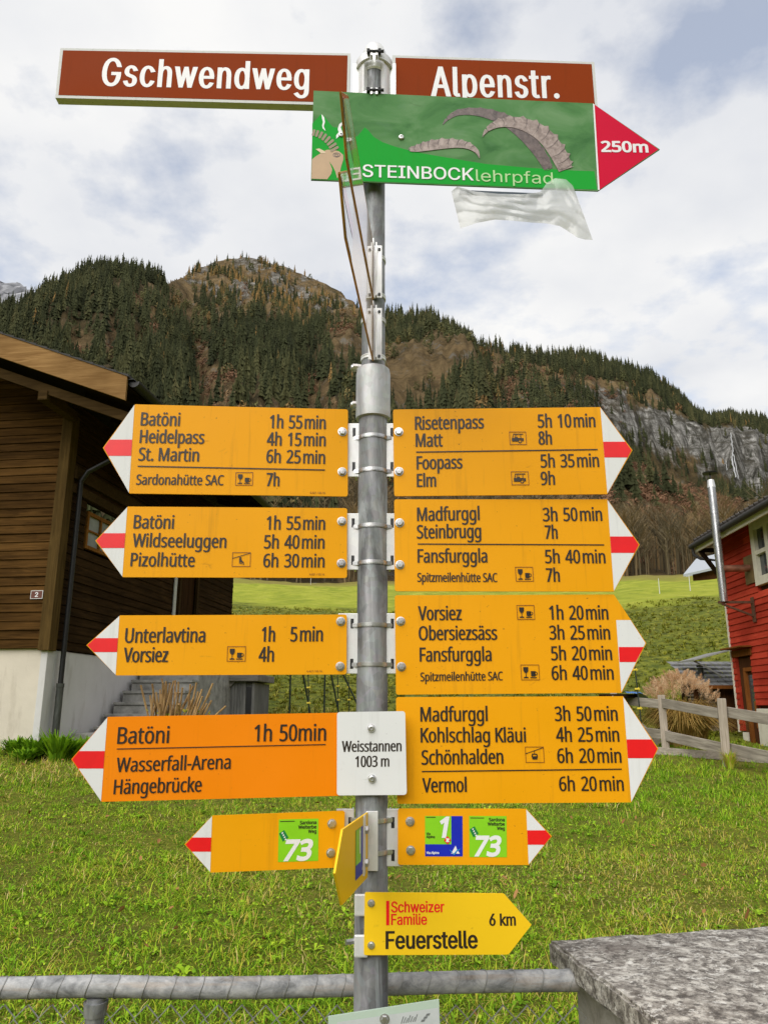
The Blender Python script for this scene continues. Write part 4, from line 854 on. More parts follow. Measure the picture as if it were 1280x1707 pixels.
arm('hiking_sign', o, R(-.5), YB, 'yellow arm pointing right reading Steinbrugg above a line and Fansfurggla below it',
    tip_right(o[1], o[2], o[3], 894.4, 921.7),
    [('Madfurggl', 695, 799.3, 868.6, 867, 22.5), ('3h ~50~min', 904.4, 1003.6, 869, 868.2, 22.5), ('Steinbrugg', 694.6, 802, 897.9, 896.5, 22.5), ('7h', 908, 929.4, 898.3, 898.3, 22.5),
     ('Fansfurggla', 695.8, 812.2, 938, 937.7, 22.5), ('5h ~40~min', 908.3, 1009, 939, 939, 22.5), ('Spitzmeilenhütte SAC', 695.4, 829, 969.8, 970.2, 14.8), ('7h', 910, 933, 969.8, 969.8, 22.5)],
    [((696, 906.9), (1006.3, 908.4), 1.8)], [('cup', 857.9, 945, 888.8, 969.4)], [(666, 871.7), (666.5, 941.6)], radii=[RC, 0, 0, 0, RC])
o = [(657.9, 992.2), (1022.7, 990.9), (1076.6, 1072), (1035.6, 1155), (660, 1158)]
arm('hiking_sign', o, 0, YB, 'yellow arm pointing right reading Vorsiez and Obersiezsäss, white tip short of the top edge',
    ([(1026.4, 1033.7), (1050.2, 1033.7), (1075, 1072), (1035, 1153.6)], [(1030.6, 1078.6), (1071.8, 1078.6), (1058.8, 1103.6), (1032, 1103.6)]),
    [('Vorsiez', 696.6, 769.6, 1034, 1033.7, 23.4), ('1h ~20~min', 915, 1013.8, 1033, 1032.8, 23.4), ('Obersiezsäss', 697.7, 828.6, 1067.3, 1066.5, 23.4), ('3h ~25~min', 915.3, 1016.9, 1066.2, 1066, 23.4),
     ('Fansfurggla', 699.3, 819.2, 1102.8, 1102, 23.4), ('5h ~20~min', 918.4, 1020, 1100.7, 1100.3, 23.4), ('Spitzmeilenhütte SAC', 700.5, 838, 1135.6, 1134, 14.6), ('6h ~40~min', 919.2, 1022.7, 1133.5, 1133, 23.4)],
    (), [('cup', 860.2, 1008.7, 891, 1032.9), ('cup', 866.9, 1107.9, 898.9, 1133.7)], [(667.6, 1035.6), (668.8, 1111.4)], radii=[RC, 0, 0, 0, RC])
o = [(660, 1162), (1038, 1160.6), (1096.6, 1248), (1051.6, 1337.6), (662, 1340)]
arm('hiking_sign', o, 0, YB, 'yellow arm pointing right reading Kohlschlag Kläui, Schönhalden and Vermol with a gondola symbol',
    tip_right(o[1], o[2], o[3], 1232.5, 1263.8),
    [('Madfurggl', 700.5, 812.6, 1202.8, 1202, 24.2), ('3h ~50~min', 924.3, 1029.4, 1201.8, 1201.4, 24.2), ('Kohlschlag Kläui', 700.9, 876.6, 1237.6, 1237.2, 24.2), ('4h ~25~min', 926.6, 1032, 1236.6, 1236.2, 24.2),
     ('Schönhalden', 702.4, 838.8, 1274.7, 1273, 24.2), ('6h ~20~min', 928.6, 1035.6, 1271.8, 1271.4, 24.2), ('Vermol', 703.6, 777.8, 1321, 1320, 24.2), ('6h ~20~min', 931.7, 1039.5, 1318.6, 1318.2, 24.2)],
    [((702.8, 1286), (1035.6, 1282), 1.9)], [('gondola', 874.3, 1244.6, 906.7, 1271.2)], (), radii=[RC, 0, 0, 0, RC])

# ---- place plate
o = [(561.8, 1187), (675.2, 1185.5), (678, 1325), (561.5, 1326)]
b = Board('place_plate', o, R(0.5), 1.722, 'white plate reading Weisstannen 1003 m bolted across the post', 'place plate')
b.plate(M['white'], radii=[.007] * 4)
b.texts([('Weisstannen', 569.7, 669.4, 1253.5, 1252.4, 18.3), ('1003 m', 591.9, 649, 1278.8, 1277.9, 18.5)], M['ink'], layer=1)
b.bolt(618.9, 1214, 13, 'pan'); b.bolt(620, 1298, 13.4, 'pan')

# ---- small route arms with numbered stickers
M['lime'] = plain('sticker_lime', (0.24, 0.62, 0.012), 0.4, var=0.05)
M['blue'] = plain('sticker_blue', (0.004, 0.016, 0.45), 0.4, var=0.05)
M['dark_green'] = plain('sticker_green', (0.006, 0.20, 0.05), 0.4, var=0.05)
M['paper'] = plain('sticker_white', (0.80, 0.80, 0.82), 0.4, var=0.03)
M['sky_blue'] = plain('sticker_sky', (0.02, 0.25, 0.60), 0.4, var=0.05)


def sub(q, a, bb):
    """point in a quad (tl, tr, br, bl) at fractions from the left and top"""
    tl, tr, br, bl = [Vector(z) for z in q]
    return tuple(tl.lerp(tr, a).lerp(bl.lerp(br, a), bb))


def sticker73(b, q):
    s = b.sheet('route_sticker', q, M['lime'], 1)
    w = MB(); k = MB(); g = MB()
    def put(mb, t, x0, x1, y, cap, lay, stem, slant=0.0):
        p0, p1 = b.bp(*sub(q, x0, y)), b.bp(*sub(q, x1, y))
        h = b.bp(*sub(q, x0, y - cap))[1] - p0[1]
        text_into(mb, t, p0, p1, h, -0.00045 * lay, 'N', stem, slant)
    put(w, '73', .09, .80, .985, .51, 2, 0.27, 0.22)
    put(k, 'Sardona', .53, .95, .13, .085, 2, 0.24)
    put(k, 'Welterbe', .49, .95, .235, .085, 2, 0.24)
    put(k, 'Weg', .74, .95, .34, .085, 2, 0.24)
    k.flat([b.poly([sub(q, .03, .04), sub(q, .40, .04), sub(q, .40, .058), sub(q, .03, .058)])], -0.0009)
    g.flat([b.poly([sub(q, .01, .33), sub(q, .14, .25), sub(q, .25, .43), sub(q, .11, .52)])], -0.0009)
    for i in range(4):
        c = (.075 + .028 * i, .315 + .05 * i)
        w.flat([b.poly([sub(q, c[0], c[1]), sub(q, c[0] + .035, c[1] - .02), sub(q, c[0] + .045, c[1] + .01), sub(q, c[0] + .01, c[1] + .03)])], -0.00135)
    w.build('route_number', M['paper'], s, fix=False)
    k.build('route_name', M['ink'], s, fix=False)
    g.build('emblem', M['dark_green'], s, fix=False)


def sticker1(b, q):
    s = b.sheet('route_sticker', q, M['blue'], 1)
    g = MB(); w = MB(); k = MB(); r = MB(); c = MB()
    g.flat([b.poly([sub(q, 0, 0), sub(q, .70, 0), sub(q, .70, .70), sub(q, 0, .70)])], -0.0007)
    def put(mb, t, x0, x1, y, cap, lay, stem, slant=0.0):
        p0, p1 = b.bp(*sub(q, x0, y)), b.bp(*sub(q, x1, y))
        h = b.bp(*sub(q, x0, y - cap))[1] - p0[1]
        text_into(mb, t, p0, p1, h, -0.00045 * lay, 'N', stem, slant)
    put(w, '1', .32, .56, .54, .53, 3, 0.26, 0.2)
    put(k, 'Via', .03, .14, .47, .065, 3, 0.22)
    put(k, 'Alpina', .03, .26, .545, .065, 3, 0.22)
    put(w, 'Via Alpina', .03, .37, .94, .06, 3, 0.24)
    k.flat([b.poly([sub(q, .03, .02), sub(q, .28, .02), sub(q, .28, .038), sub(q, .03, .038)])], -0.00135)
    r.flat([b.poly([sub(q, .595, .49), sub(q, .69, .59), sub(q, .60, .70), sub(q, .50, .60)])], -0.0018)
    for a in (0, 1):
        w.flat([b.poly([sub(q, .55, .56), sub(q, .58, .54), sub(q, .645, .63), sub(q, .615, .65)] if a else [sub(q, .62, .54), sub(q, .65, .57), sub(q, .58, .65), sub(q, .55, .62)])], -0.0021 - 0.0001 * a)
    w.flat([b.poly([sub(q, .69, .93), sub(q, .81, .73), sub(q, .85, .83), sub(q, .76, .93)])], -0.00135)
    w.flat([b.poly([sub(q, .82, .93), sub(q, .87, .85), sub(q, .92, .93)])], -0.00135)
    c.flat([b.poly([sub(q, .64, .82), sub(q, .70, .86), sub(q, .76, .94), sub(q, .84, .84), sub(q, .96, .80), sub(q, .86, .87), sub(q, .77, .97), sub(q, .70, .90)])], -0.0016)
    g.build('green_field', M['lime'], s, fix=False)
    w.build('route_number', M['paper'], s, fix=False)
    k.build('route_name', M['ink'], s, fix=False)
    r.build('cross_emblem', M['red'], s, fix=False)
    c.build('peak_emblem', M['sky_blue'], s, fix=False)


o = [(354.8, 1359.7), (575, 1351.3), (572, 1446), (351.7, 1454.6), (307.8, 1407.7)]
b = arm('route_sign', o, R(10), YB, 'small yellow route arm pointing left with only a green 73 sticker, low on the post',
        tip_left(o[0], o[4], o[3], 1396, 1419.5, -1), (), bolts=[(553.3, 1373), (551.3, 1421.6)], radii=[0, RC, RC, 0, 0])
sticker73(b, [(465, 1366), (531, 1364.4), (530.5, 1435), (463.5, 1437)])
o = [(663, 1347.8), (876.7, 1348.4), (919.5, 1394), (880.8, 1442), (663, 1441.7)]
b = arm('route_sign', o, 0, YB, 'small yellow route arm pointing right with a blue 1 sticker beside a 73 sticker',
        tip_right(o[1], o[2], o[3], 1384, 1408), (), bolts=[(683.3, 1369.5), (684.3, 1417.5)], radii=[RC, 0, 0, 0, RC])
sticker1(b, [(708.2, 1360.2), (770.6, 1360.4), (771, 1427.6), (708.4, 1427.4)])
sticker73(b, [(781.6, 1360), (843.8, 1360.4), (844.6, 1429), (782.2, 1428.6)])

# ---- yellow fireplace arm
o = [(608, 1487.6), (839.6, 1489.6), (885.5, 1541.8), (847.3, 1591.3), (606.4, 1592.3)]
b = Board('fireplace_sign', o, R(-2), 1.722, 'lemon yellow arm reading Feuerstelle 6 km, lowest arm on the post', 'signpost arm', 'pointed signs on the post')
b.plate(M['yellow'], radii=[.004, .004, 0, .004, .004])
b.texts([('Schweizer', 651.8, 740.5, 1521, 1520.6, 18.4), ('Familie', 651.8, 712, 1541.8, 1541.4, 18.4)], M['red'], 1, 'I', 0.17,
        extra=lambda mb: mb.flat([b.poly([(643.6, 1501.5), (648.9, 1501.5), (648.9, 1542.3), (643.6, 1542.3)])], -0.00045), name='red_lettering')
b.texts([('Feuerstelle', 642.6, 797.3, 1582, 1581, 30), ('6 km', 815.3, 859.7, 1543.3, 1543, 20.5)], M['ink'], 1, 'I', 0.185)
b.bolt(618.8, 1505.7, 10.5); b.bolt(618.8, 1575.8, 10.5)

# ---- brown street-name signs: hollow box sections
o = [(101.3, 80), (584.3, 89), (582, 176), (92.7, 163)]
b = Board('street_sign', o, R(1.2), 1.757, 'long brown street sign reading Gschwendweg in white, left of the post top', 'street sign')
b.plate(M['sign_border'], 0.024)
b.sheet('brown_panel', [(105.8, 84), (579.5, 92.6), (577.6, 171.4), (98.0, 158.6)], M['brown_sign'], 1)
b.texts([('Gschwendweg', 168.4, 515, 143.4, 150.8, 46.5)], M['paper'], 2, 'I', 0.145, track=110)
o = [(654, 92), (990, 103.4), (996, 181), (654.5, 173)]
b = Board('street_sign', o, R(2.4), 1.757, 'shorter brown street sign reading Alpenstr. partly behind the green board', 'street sign')
b.plate(M['sign_border'], 0.024)
b.sheet('brown_panel', [(659, 96.2), (985.6, 107), (991.0, 176.2), (659, 168.6)], M['brown_sign'], 1)
b.texts([('Alpenstr.', 718, 932.6, 160.6, 164.4, 49.5)], M['paper'], 2, 'I', 0.145, track=110)

# ---- green ibex trail board
o = [(522.8, 151), (987.8, 172.4), (1099.2, 249), (996.5, 318.2), (518.4, 299.8)]
b = Board('trail_board', o, R(3.1), 1.716, 'green picture board with ibex horns and a pink 250m arrow tip, below the street signs', 'trail board', 'pointed signs on the post')
IB = b


def photo_green():
    m, t, bs = base_mat('blurred_meadow_print')
    v = coords(t, (1, 1, 1.6), False)
    c = ramp(t, noise(t, v, 7.0, 4, 0.55, 0.8), [(0.30, (0.055, 0.16, 0.055)), (0.48, (0.095, 0.235, 0.085)), (0.72, (0.17, 0.31, 0.15))])
    c = mix(t, ramp(t, noise(t, v, 15.0, 5, 0.6), [(0.55, 0.0), (0.75, 0.45)]), c, (0.13, 0.25, 0.14))
    c = mix(t, ramp(t, noise(t, coords(t, (8, 8, 22), False), 1.6, 7, 0.7, 1.0), [(0.62, 0.0), (0.8, 0.35)]), c, (0.05, 0.06, 0.03))
    t.links.new(c, bs.inputs['Base Color'])
    bs.inputs['Roughness'].default_value = 0.55
    bs.inputs['Specular IOR Level'].default_value = .05
    return m


M['print'] = photo_green()
M['bright_green'] = sign_mat('board_green', (0.022, 0.36, 0.045), rough=.55, amount=0.35, spec=.04)
M['pink_red'] = sign_mat('arrow_pink', (0.62, 0.010, 0.045), amount=0.5, spec=.06)
M['pale_green'] = plain('pale_green_ink', (0.42, 0.66, 0.30), 0.4, var=0.04)
M['tan'] = plain('ibex_tan', (0.47, 0.31, 0.17), 0.45, var=0.06)
M['tan_dark'] = plain('ibex_horn_print', (0.25, 0.19, 0.105), 0.45, var=0.1)
M['tan_pale'] = plain('ibex_pale', (0.66, 0.52, 0.34), 0.45, var=0.06)


def horn_mat(name, a, c):
    m, t, bs = base_mat(name)
    v = coords(t, (1, 1, 1), False)
    n = noise(t, v, 60.0, 6, 0.65, 0.5)
    t.links.new(ramp(t, n, [(0.32, a), (0.68, c)]), bs.inputs['Base Color'])
    bs.inputs['Roughness'].default_value = 0.4
    return m


M['horn_dark'] = horn_mat('horn_print_dark', (0.045, 0.03, 0.028), (0.18, 0.13, 0.12))
M['horn_pale'] = horn_mat('horn_print_pale', (0.15, 0.105, 0.09), (0.44, 0.35, 0.32))
M['horn_ridge'] = horn_mat('horn_print_ridge', (0.06, 0.04, 0.035), (0.20, 0.15, 0.135))
b.plate(M['print'])
b.sheet('pink_tip', [(990.2, 174.4), (1097, 249), (998.6, 316.4)], M['pink_red'], 1)
b.sheet('white_stripe', [(987.6, 172.8), (990.2, 174.4), (998.8, 316.6), (996.0, 317.2)], M['paper'], 2)
S2 = lambda pts: [(500 + x / 2.0645, 60 + y / 2.0645) for x, y in pts]       # enlarged readings of the board
S6 = lambda pts: [(510 + x / 6.7368, 140 + y / 6.7368) for x, y in pts]
green = S6([(72, 445), (120, 395), (168, 340), (215, 372), (262, 440), (300, 482), (345, 492), (395, 470), (450, 520), (520, 590), (575, 590), (618, 540), (660, 488), (700, 522), (760, 595), (860, 655), (1000, 705), (1150, 745)]) \
    + S2([(420, 404), (500, 418), (640, 441), (800, 455), (935, 463), (1012, 466)]) + [(994.6, 316.4), (520.2, 298.8)]
b.sheet('green_hills', green, M['bright_green'], 1)
hills = b
b.texts([('STEINBOCK', 604, 789.7, 295.4, 301.6, 20.6)], M['paper'], 4, 'I', 0.165)
b.texts([('lehrpfad', 793.2, 921.4, 302.6, 307.6, 19.4)], M['pale_green'], 4, 'I', 0.145, name='pale_lettering')
b.texts([('250m', 1001.3, 1080.3, 253.9, 254.9, 18.6)], M['paper'], 3, 'N', 0.24, name='distance')


def print_shape(name, pts, mat_, lay):
    return b.sheet(name, pts, M[mat_], lay)


def horn(name, path, mat_, lay, ridges):
    """a tapering printed horn: (x, y, half width) down its middle with knobs along the outer side"""
    top, bot, ribs = [], [], []
    pts = []
    for i in range(len(path) - 1):
        for k in range(6):
            t = k / 6
            p0, p1, p2, p3 = [np.array(path[max(0, min(len(path) - 1, j))]) for j in (i - 1, i, i + 1, i + 2)]
            pts.append(0.5 * (2 * p1 + (p2 - p0) * t + (2 * p0 - 5 * p1 + 4 * p2 - p3) * t * t + (3 * p1 - p0 - 3 * p2 + p3) * t ** 3))
    pts.append(np.array(path[-1], float))
    for i, p in enumerate(pts):
        d = pts[min(i + 1, len(pts) - 1)] - pts[max(i - 1, 0)]
        n = np.array([d[1], -d[0]]); n = n / (np.linalg.norm(n) + 1e-9)
        if n[1] > 0 and abs(n[1]) > abs(n[0]): n = -n
        if abs(n[0]) >= abs(n[1]) and n[0] < 0: n = -n
        kn = 1 + (0.34 if i % 4 == 0 and i > 8 else 0.0) * ridges
        top.append((p[0] + n[0] * p[2] * kn, p[1] + n[1] * p[2] * kn))
        bot.append((p[0] - n[0] * p[2], p[1] - n[1] * p[2]))
        if i % 4 == 1 and i > 6: ribs.append((top[-1], bot[-1], d[:2] / (np.linalg.norm(d[:2]) + 1e-9)))
    h = print_shape(name, S2(top + bot[::-1]), mat_, lay)
    mb = MB()
    for a, c, d in ribs:
        m_ = ((a[0] + c[0]) / 2 + d[0] * 7, (a[1] + c[1]) / 2 + d[1] * 7)
        a2, c2 = (a[0] + d[0] * 4.5, a[1] + d[1] * 4.5), (c[0] + d[0] * 3, c[1] + d[1] * 3)
        mb.flat([b.poly(S2([a, m_, c2, (m_[0] + d[0] * 2, m_[1] + d[1] * 2), a2]))], -0.00045 * (lay + 1))
    mb.build('horn_rings', M['horn_ridge'], h, fix=False)


horn('printed_horn', [(491, 306, 1), (508, 284, 6), (545, 264, 10), (600, 261, 13), (655, 271, 17), (712, 294, 20), (765, 335, 21), (810, 385, 20), (840, 430, 18), (852, 457, 15)], 'horn_dark', 2, 0.6)
horn('printed_horn', [(627, 348, 1), (645, 322, 8), (685, 302, 14), (740, 299, 19), (800, 318, 24), (845, 350, 27), (880, 395, 28), (902, 435, 27), (912, 461, 24)], 'horn_pale', 4, 1.0)
horn('printed_horn', [(617, 422, 1), (607, 398, 7), (580, 380, 11), (540, 372, 14), (490, 373, 17), (440, 380, 16), (405, 388, 12), (378, 392, 7)], 'horn_pale', 4, 0.9)
# ibex head at the left end
print_shape('ibex_head', S6([(68, 850), (110, 815), (170, 778), (230, 742), (300, 740), (370, 758), (420, 800), (420, 850), (395, 930), (375, 1030), (352, 1062), (330, 985), (300, 925), (262, 872), (296, 960), (285, 1010), (240, 1072), (62, 1066)]), 'tan', 2)
print_shape('ibex_ear', S6([(110, 735), (150, 728), (200, 752), (225, 782), (170, 780)]), 'tan_pale', 3)
ringm = MB()
path = [(86, 553), (125, 563), (165, 580), (203, 602), (240, 630), (272, 662), (298, 698), (318, 735)]
for i, (x, y) in enumerate(path):
    x2, y2 = path[min(i + 1, 7)]; x1, y1 = path[max(i - 1, 0)]
    d = Vector((x2 - x1, y2 - y1)).normalized(); nn = Vector((d.y, -d.x))
    w1 = 34 + 14 * i / 7
    c = Vector((x, y))
    ringm.flat([b.poly(S6([tuple(c + nn * w1 - d * 15), tuple(c + nn * (w1 + 8)), tuple(c + nn * w1 + d * 16), tuple(c - nn * w1 * .9 + d * 15), tuple(c - nn * w1 - d * 0), tuple(c - nn * w1 * .9 - d * 14)]))], -0.00135 - .00002 * i)
ringm.build('ibex_horn', M['tan_dark'], b.root, fix=False)
eyem = MB()
for rr, dy in ((1.0, 0), (0.55, 2)):
    cx, cy = 345, 800 + dy
    loop = [(cx + 42 * rr * math.cos(t), cy + 26 * rr * math.sin(t)) for t in np.linspace(0, 2 * math.pi, 20, False)]
    inn = [(cx + (42 * rr - 7) * math.cos(t), cy + (26 * rr - 6) * math.sin(t)) for t in np.linspace(0, 2 * math.pi, 20, False)]
    eyem.flat([b.poly(S6(loop)), b.poly(S6(inn))], -0.00135)
eyem.build('ibex_eye', M['horn_dark'], b.root, fix=False)
sq = MB()
sq.flat([b.poly(S6([(175, 342), (205, 378), (214, 430), (200, 480), (222, 532), (190, 505), (182, 470), (192, 430), (180, 385)]))], -0.00135)
sq.flat([b.poly(S6([(362, 490), (375, 455), (405, 432), (440, 425), (440, 452), (405, 465), (390, 490), (405, 530), (420, 575), (372, 590), (340, 620), (340, 580), (368, 545), (358, 515)]))], -0.00135)
sq.build('white_scrolls', M['paper'], b.root, fix=False)
b.bolt(568.5, 225.5, 8.5, 'pan'); b.bolt(668.5, 229.5, 9.5, 'pan')
hb = MB()
pa, pb = b.bp(766, 316.0), b.bp(905, 322.0)
hb.beam((pa[0], 0.006, pa[1] - .004), (pb[0], 0.006, pb[1] - .004), 0.006, 0.011)
hb.build('lower_rail', plain('rail_dark', (0.03, 0.05, 0.07), 0.5), b.root)

# ---- plastic bag hung on the board's lower edge
m, t, bs = base_mat('clear_film')
t.nodes.remove(bs)
dif = t.nodes.new('ShaderNodeBsdfDiffuse'); dif.inputs[0].default_value = (0.80, 0.81, 0.82, 1)
trl = t.nodes.new('ShaderNodeBsdfTranslucent'); trl.inputs[0].default_value = (0.84, 0.85, 0.86, 1)
trp = t.nodes.new('ShaderNodeBsdfTransparent')
gls = t.nodes.new('ShaderNodeBsdfGlossy'); gls.inputs['Roughness'].default_value = 0.24
m1 = t.nodes.new('ShaderNodeMixShader'); m1.inputs[0].default_value = 0.40
m2 = t.nodes.new('ShaderNodeMixShader'); m2.inputs[0].default_value = 0.46
m3 = t.nodes.new('ShaderNodeMixShader'); m3.inputs[0].default_value = 0.07
t.links.new(dif.outputs[0], m1.inputs[1]); t.links.new(trl.outputs[0], m1.inputs[2])
t.links.new(m1.outputs[0], m2.inputs[1]); t.links.new(trp.outputs[0], m2.inputs[2])
t.links.new(m2.outputs[0], m3.inputs[1]); t.links.new(gls.outputs[0], m3.inputs[2])
t.links.new(m3.outputs[0], t.nodes['Material Output'].inputs[0])
fv = coords(t, (1, 1, 1), False)
vo_ = t.nodes.new('ShaderNodeTexVoronoi'); vo_.feature = 'DISTANCE_TO_EDGE'; vo_.inputs['Scale'].default_value = 7
fw_ = t.nodes.new('ShaderNodeVectorMath'); fw_.operation = 'ADD'
t.links.new(fv, fw_.inputs[0])
nz_ = t.nodes.new('ShaderNodeTexNoise'); nz_.inputs['Scale'].default_value = 5; t.links.new(fv, nz_.inputs['Vector'])
t.links.new(nz_.outputs['Color'], fw_.inputs[1])
t.links.new(fw_.outputs[0], vo_.inputs['Vector'])
bp_ = t.nodes.new('ShaderNodeBump'); bp_.inputs['Strength'].default_value = .22; bp_.inputs['Distance'].default_value = .012
t.links.new(vo_.outputs['Distance'], bp_.inputs['Height'])
for q_ in (dif, trl, gls): t.links.new(bp_.outputs[0], q_.inputs['Normal'])
M['film'] = m
topl = [(752, 319), (762, 311), (790, 319), (830, 323), (870, 324), (900, 320), (912, 304), (925, 297), (943, 299), (954, 309), (957, 316)]
botl = [(767, 381), (795, 371.5), (825, 366), (855, 368), (885, 371), (910, 372.5), (933, 377), (950, 388), (962, 396), (975, 399.5), (987.5, 400)]


def lerp_poly(p, s):
    d = [0]
    for a, c in zip(p, p[1:]): d.append(d[-1] + math.hypot(c[0] - a[0], c[1] - a[1]))
    s *= d[-1]
    for i in range(len(p) - 1):
        if s <= d[i + 1] + 1e-9:
            f = (s - d[i]) / (d[i + 1] - d[i])
            return (p[i][0] + (p[i + 1][0] - p[i][0]) * f, p[i][1] + (p[i + 1][1] - p[i][1]) * f)
    return p[-1]


bag0 = hit(860, 400, IB.p, IB.n)
bag = MB()
NU, NV = 90, 34
vs = []
from mathutils import noise as mn
for side in (0, 1):
    for j in range(NV + 1):
        for i in range(NU + 1):
            s, v = i / NU, j / NV
            a, c = lerp_poly(topl, s), lerp_poly(botl, s)
            px, py = a[0] + (c[0] - a[0]) * v, a[1] + (c[1] - a[1]) * v
            fold = 0.006 * math.sin(7 * s + 6 * v + 2.0 * math.sin(4 * s)) * v + 0.0022 * abs(math.sin(11 * v - 7 * s + 1.5 * mn.noise(Vector((s * 3, v, 8)))))  + 0.010 * mn.noise(Vector((s * 5 + side * 7, v * 2.2 + s * 3, 1.3))) + 0.0016 * mn.noise(Vector((s * 14, v * 5 - s * 9, 4 + side * 3)))
            body = 0.007 * math.sin(math.pi * s) * math.sin(math.pi * min(1, v * 1.1 + .05))
            off = -0.006 - body - fold if side == 0 else 0.010 + body + fold * .8
            if side == 0 and s > .80 and v < .35: off -= 0.012 * math.sin(math.pi * (s - .8) / .2) * (1 - v / .35)
            p = hit(px, py, IB.p - IB.n * off, IB.n) - bag0
            vs.append(p)
fs = []
for side in (0, 1):
    b0 = side * (NU + 1) * (NV + 1)
    for j in range(NV):
        for i in range(NU):
            q = b0 + j * (NU + 1) + i
            fs.append((q, q + 1, q + NU + 2, q + NU + 1))
bag.add(vs, fs, True)
ob = bag.build('plastic_bag', M['film'], None, fix=False, label='crumpled translucent plastic bag hanging from the lower edge of the green board', cat='plastic bag')
ob.location = bag0

# ---- signs that point straight at the viewer
POST = Vector((-0.027, 1.77, 0))


def toward_arm(name, label, z0, z1, length, tiplen, azim, material, start=0.045, sticker=None, rim=None):
    """arm from the post towards the viewer; local x runs along it, plate lies in local x-z"""
    root = empty(name, (POST.x, POST.y, z0), azim, label=label, cat='signpost arm', group='pointed signs on the post')
    h = z1 - z0
    pts = [(start, 0), (start + length, 0), (start + length + tiplen, h / 2), (start + length, h), (start, h)]
    MB().prism(pts, -0.002, 0.002).build('plate', material, root)
    if rim:
        rm = MB()
        for i in range(4):
            p, q = pts[i], pts[i + 1]
            rm.tube([(p[0], 0, p[1]), (q[0], 0, q[1])], 0.0024, 8)
        rm.build('rim', rim, root)
    return root, h


az = math.atan2(-0.26, -0.046)
root, h = toward_arm('route_sign', 'small yellow route arm pointing towards the viewer, seen almost edge on', 1.206, 1.332, 0.235, 0.055, az, M['yellow'], 0.05)
# its sticker, on the side facing +X
q = MB(); q.flat([[(0.105, .018), (0.175, .018), (0.175, .108), (0.105, .108)]], 0.0026)
so = q.build('route_sticker', M['blue'], root, fix=False)
q = MB(); q.flat([[(0.126, .044), (0.175, .044), (0.175, .108), (0.126, .108)]], 0.0030); q.build('green_field', M['lime'], so, fix=False)
q = MB(); q.flat([[(0.132, .060), (0.140, .060), (0.143, .106), (0.131, .100), (0.135, .098)]], 0.0034)
q.flat([[(.11, .026), (.116, .026), (.113, .036)]], 0.0034); q.build('route_number', M['paper'], so, fix=False)
for zz in (.033, .096):
    bm_ = MB(); bm_.lathe([(.0085, 0.002), (.0085, .008), (.006, .010), (.0001, .010)], 6, (0.078, 0, zz), 'Y', False)
    vs2 = [(v[0], -v[1], v[2]) for v in bm_.v]; bm_.v = vs2
    bm_.build('bolt', M['steel'], root)
gr = plain('weathered_rim', (0.40, 0.20, 0.02), 0.45, var=0.35, scale=30)
azB = math.atan2(-0.505, -0.043)
for zz0, zz1, dxx, lab in ((2.373, 2.513, 0, 'glossy yellow arm seen edge on, lower of two above the pipe sleeve'),
                           (2.541, 2.681, 0, 'glossy yellow arm seen edge on, upper one in front of the green board')):
    root, h = toward_arm('hiking_sign', lab, zz0, zz1, 0.505, 0.085, azB, M['gloss_yellow'], 0.05, rim=gr)
    root.location.x += 0.004
    q = MB(); q.flat([[(.472, .004), (.552, .004), (.632, h / 2), (.552, h - .004), (.472, h - .004)]], 0.0026)
    q.build('white_tip', M['gloss_white'], root, fix=False)
    q = MB(); q.flat([[(.472, h * .38), (.601, h * .38), (.632, h / 2), (.601, h * .62), (.472, h * .62)]], 0.0031)
    q.build('red_band', M['gloss_red'], root, fix=False)

# ------------------------------------------------------------------ the post
post = empty('sign_post', (POST.x, POST.y, 0.12), label='galvanised steel pipe post, thinner above its sleeve, carrying all the signs', cat='post')
zc = -0.12
pl = MB().lathe([(.0355, 0.0 - .3), (.0355, .755), (.0365, .757), (.0365, .77), (.0355, .772), (.0355, 2.34 + zc)], 40)
pl.build('lower_pipe', M['galv'], post)
zs0, zs1 = at_y(617, 690, 1.73).z, at_y(617, 604, 1.73).z
pl = MB().lathe([(.0352, zs0 + zc), (.0425, zs0 + zc + .002), (.0430, zs0 + zc + .012), (.0430, zs1 + zc - .016), (.041, zs1 + zc - .004), (.036, zs1 + zc), (.029, zs1 + zc + .002)], 40)
pl.build('sleeve', M['galv_light'], post)
ztop = at_y(621, 84, 1.74).z
pl = MB().lathe([(.0295, zs1 + zc - .05), (.0295, ztop + zc)], 36)
pl.build('upper_pipe', M['galv'], post)
pl = MB().lathe([(.0305, ztop + zc - .06), (.034, ztop + zc - .055), (.0345, ztop + zc - .004), (.0325, ztop + zc + .016), (.026, ztop + zc + .034), (.014, ztop + zc + .044), (.0001, ztop + zc + .047)], 36)
pl.build('pipe_cap', M['alu'], post)
for py in (614, 676):
    z = at_y(592, py, 1.77).z + zc
    bm_ = MB().tube([(-.030, 0, z), (-.052, -.004, z)], [.0105, .0105], 8, smooth=False)
    bm_.tube([(-.052, -.004, z), (-.056, -.005, z)], [.0085, .006], 12)
    bm_.build('set_screw', M['steel'], post)

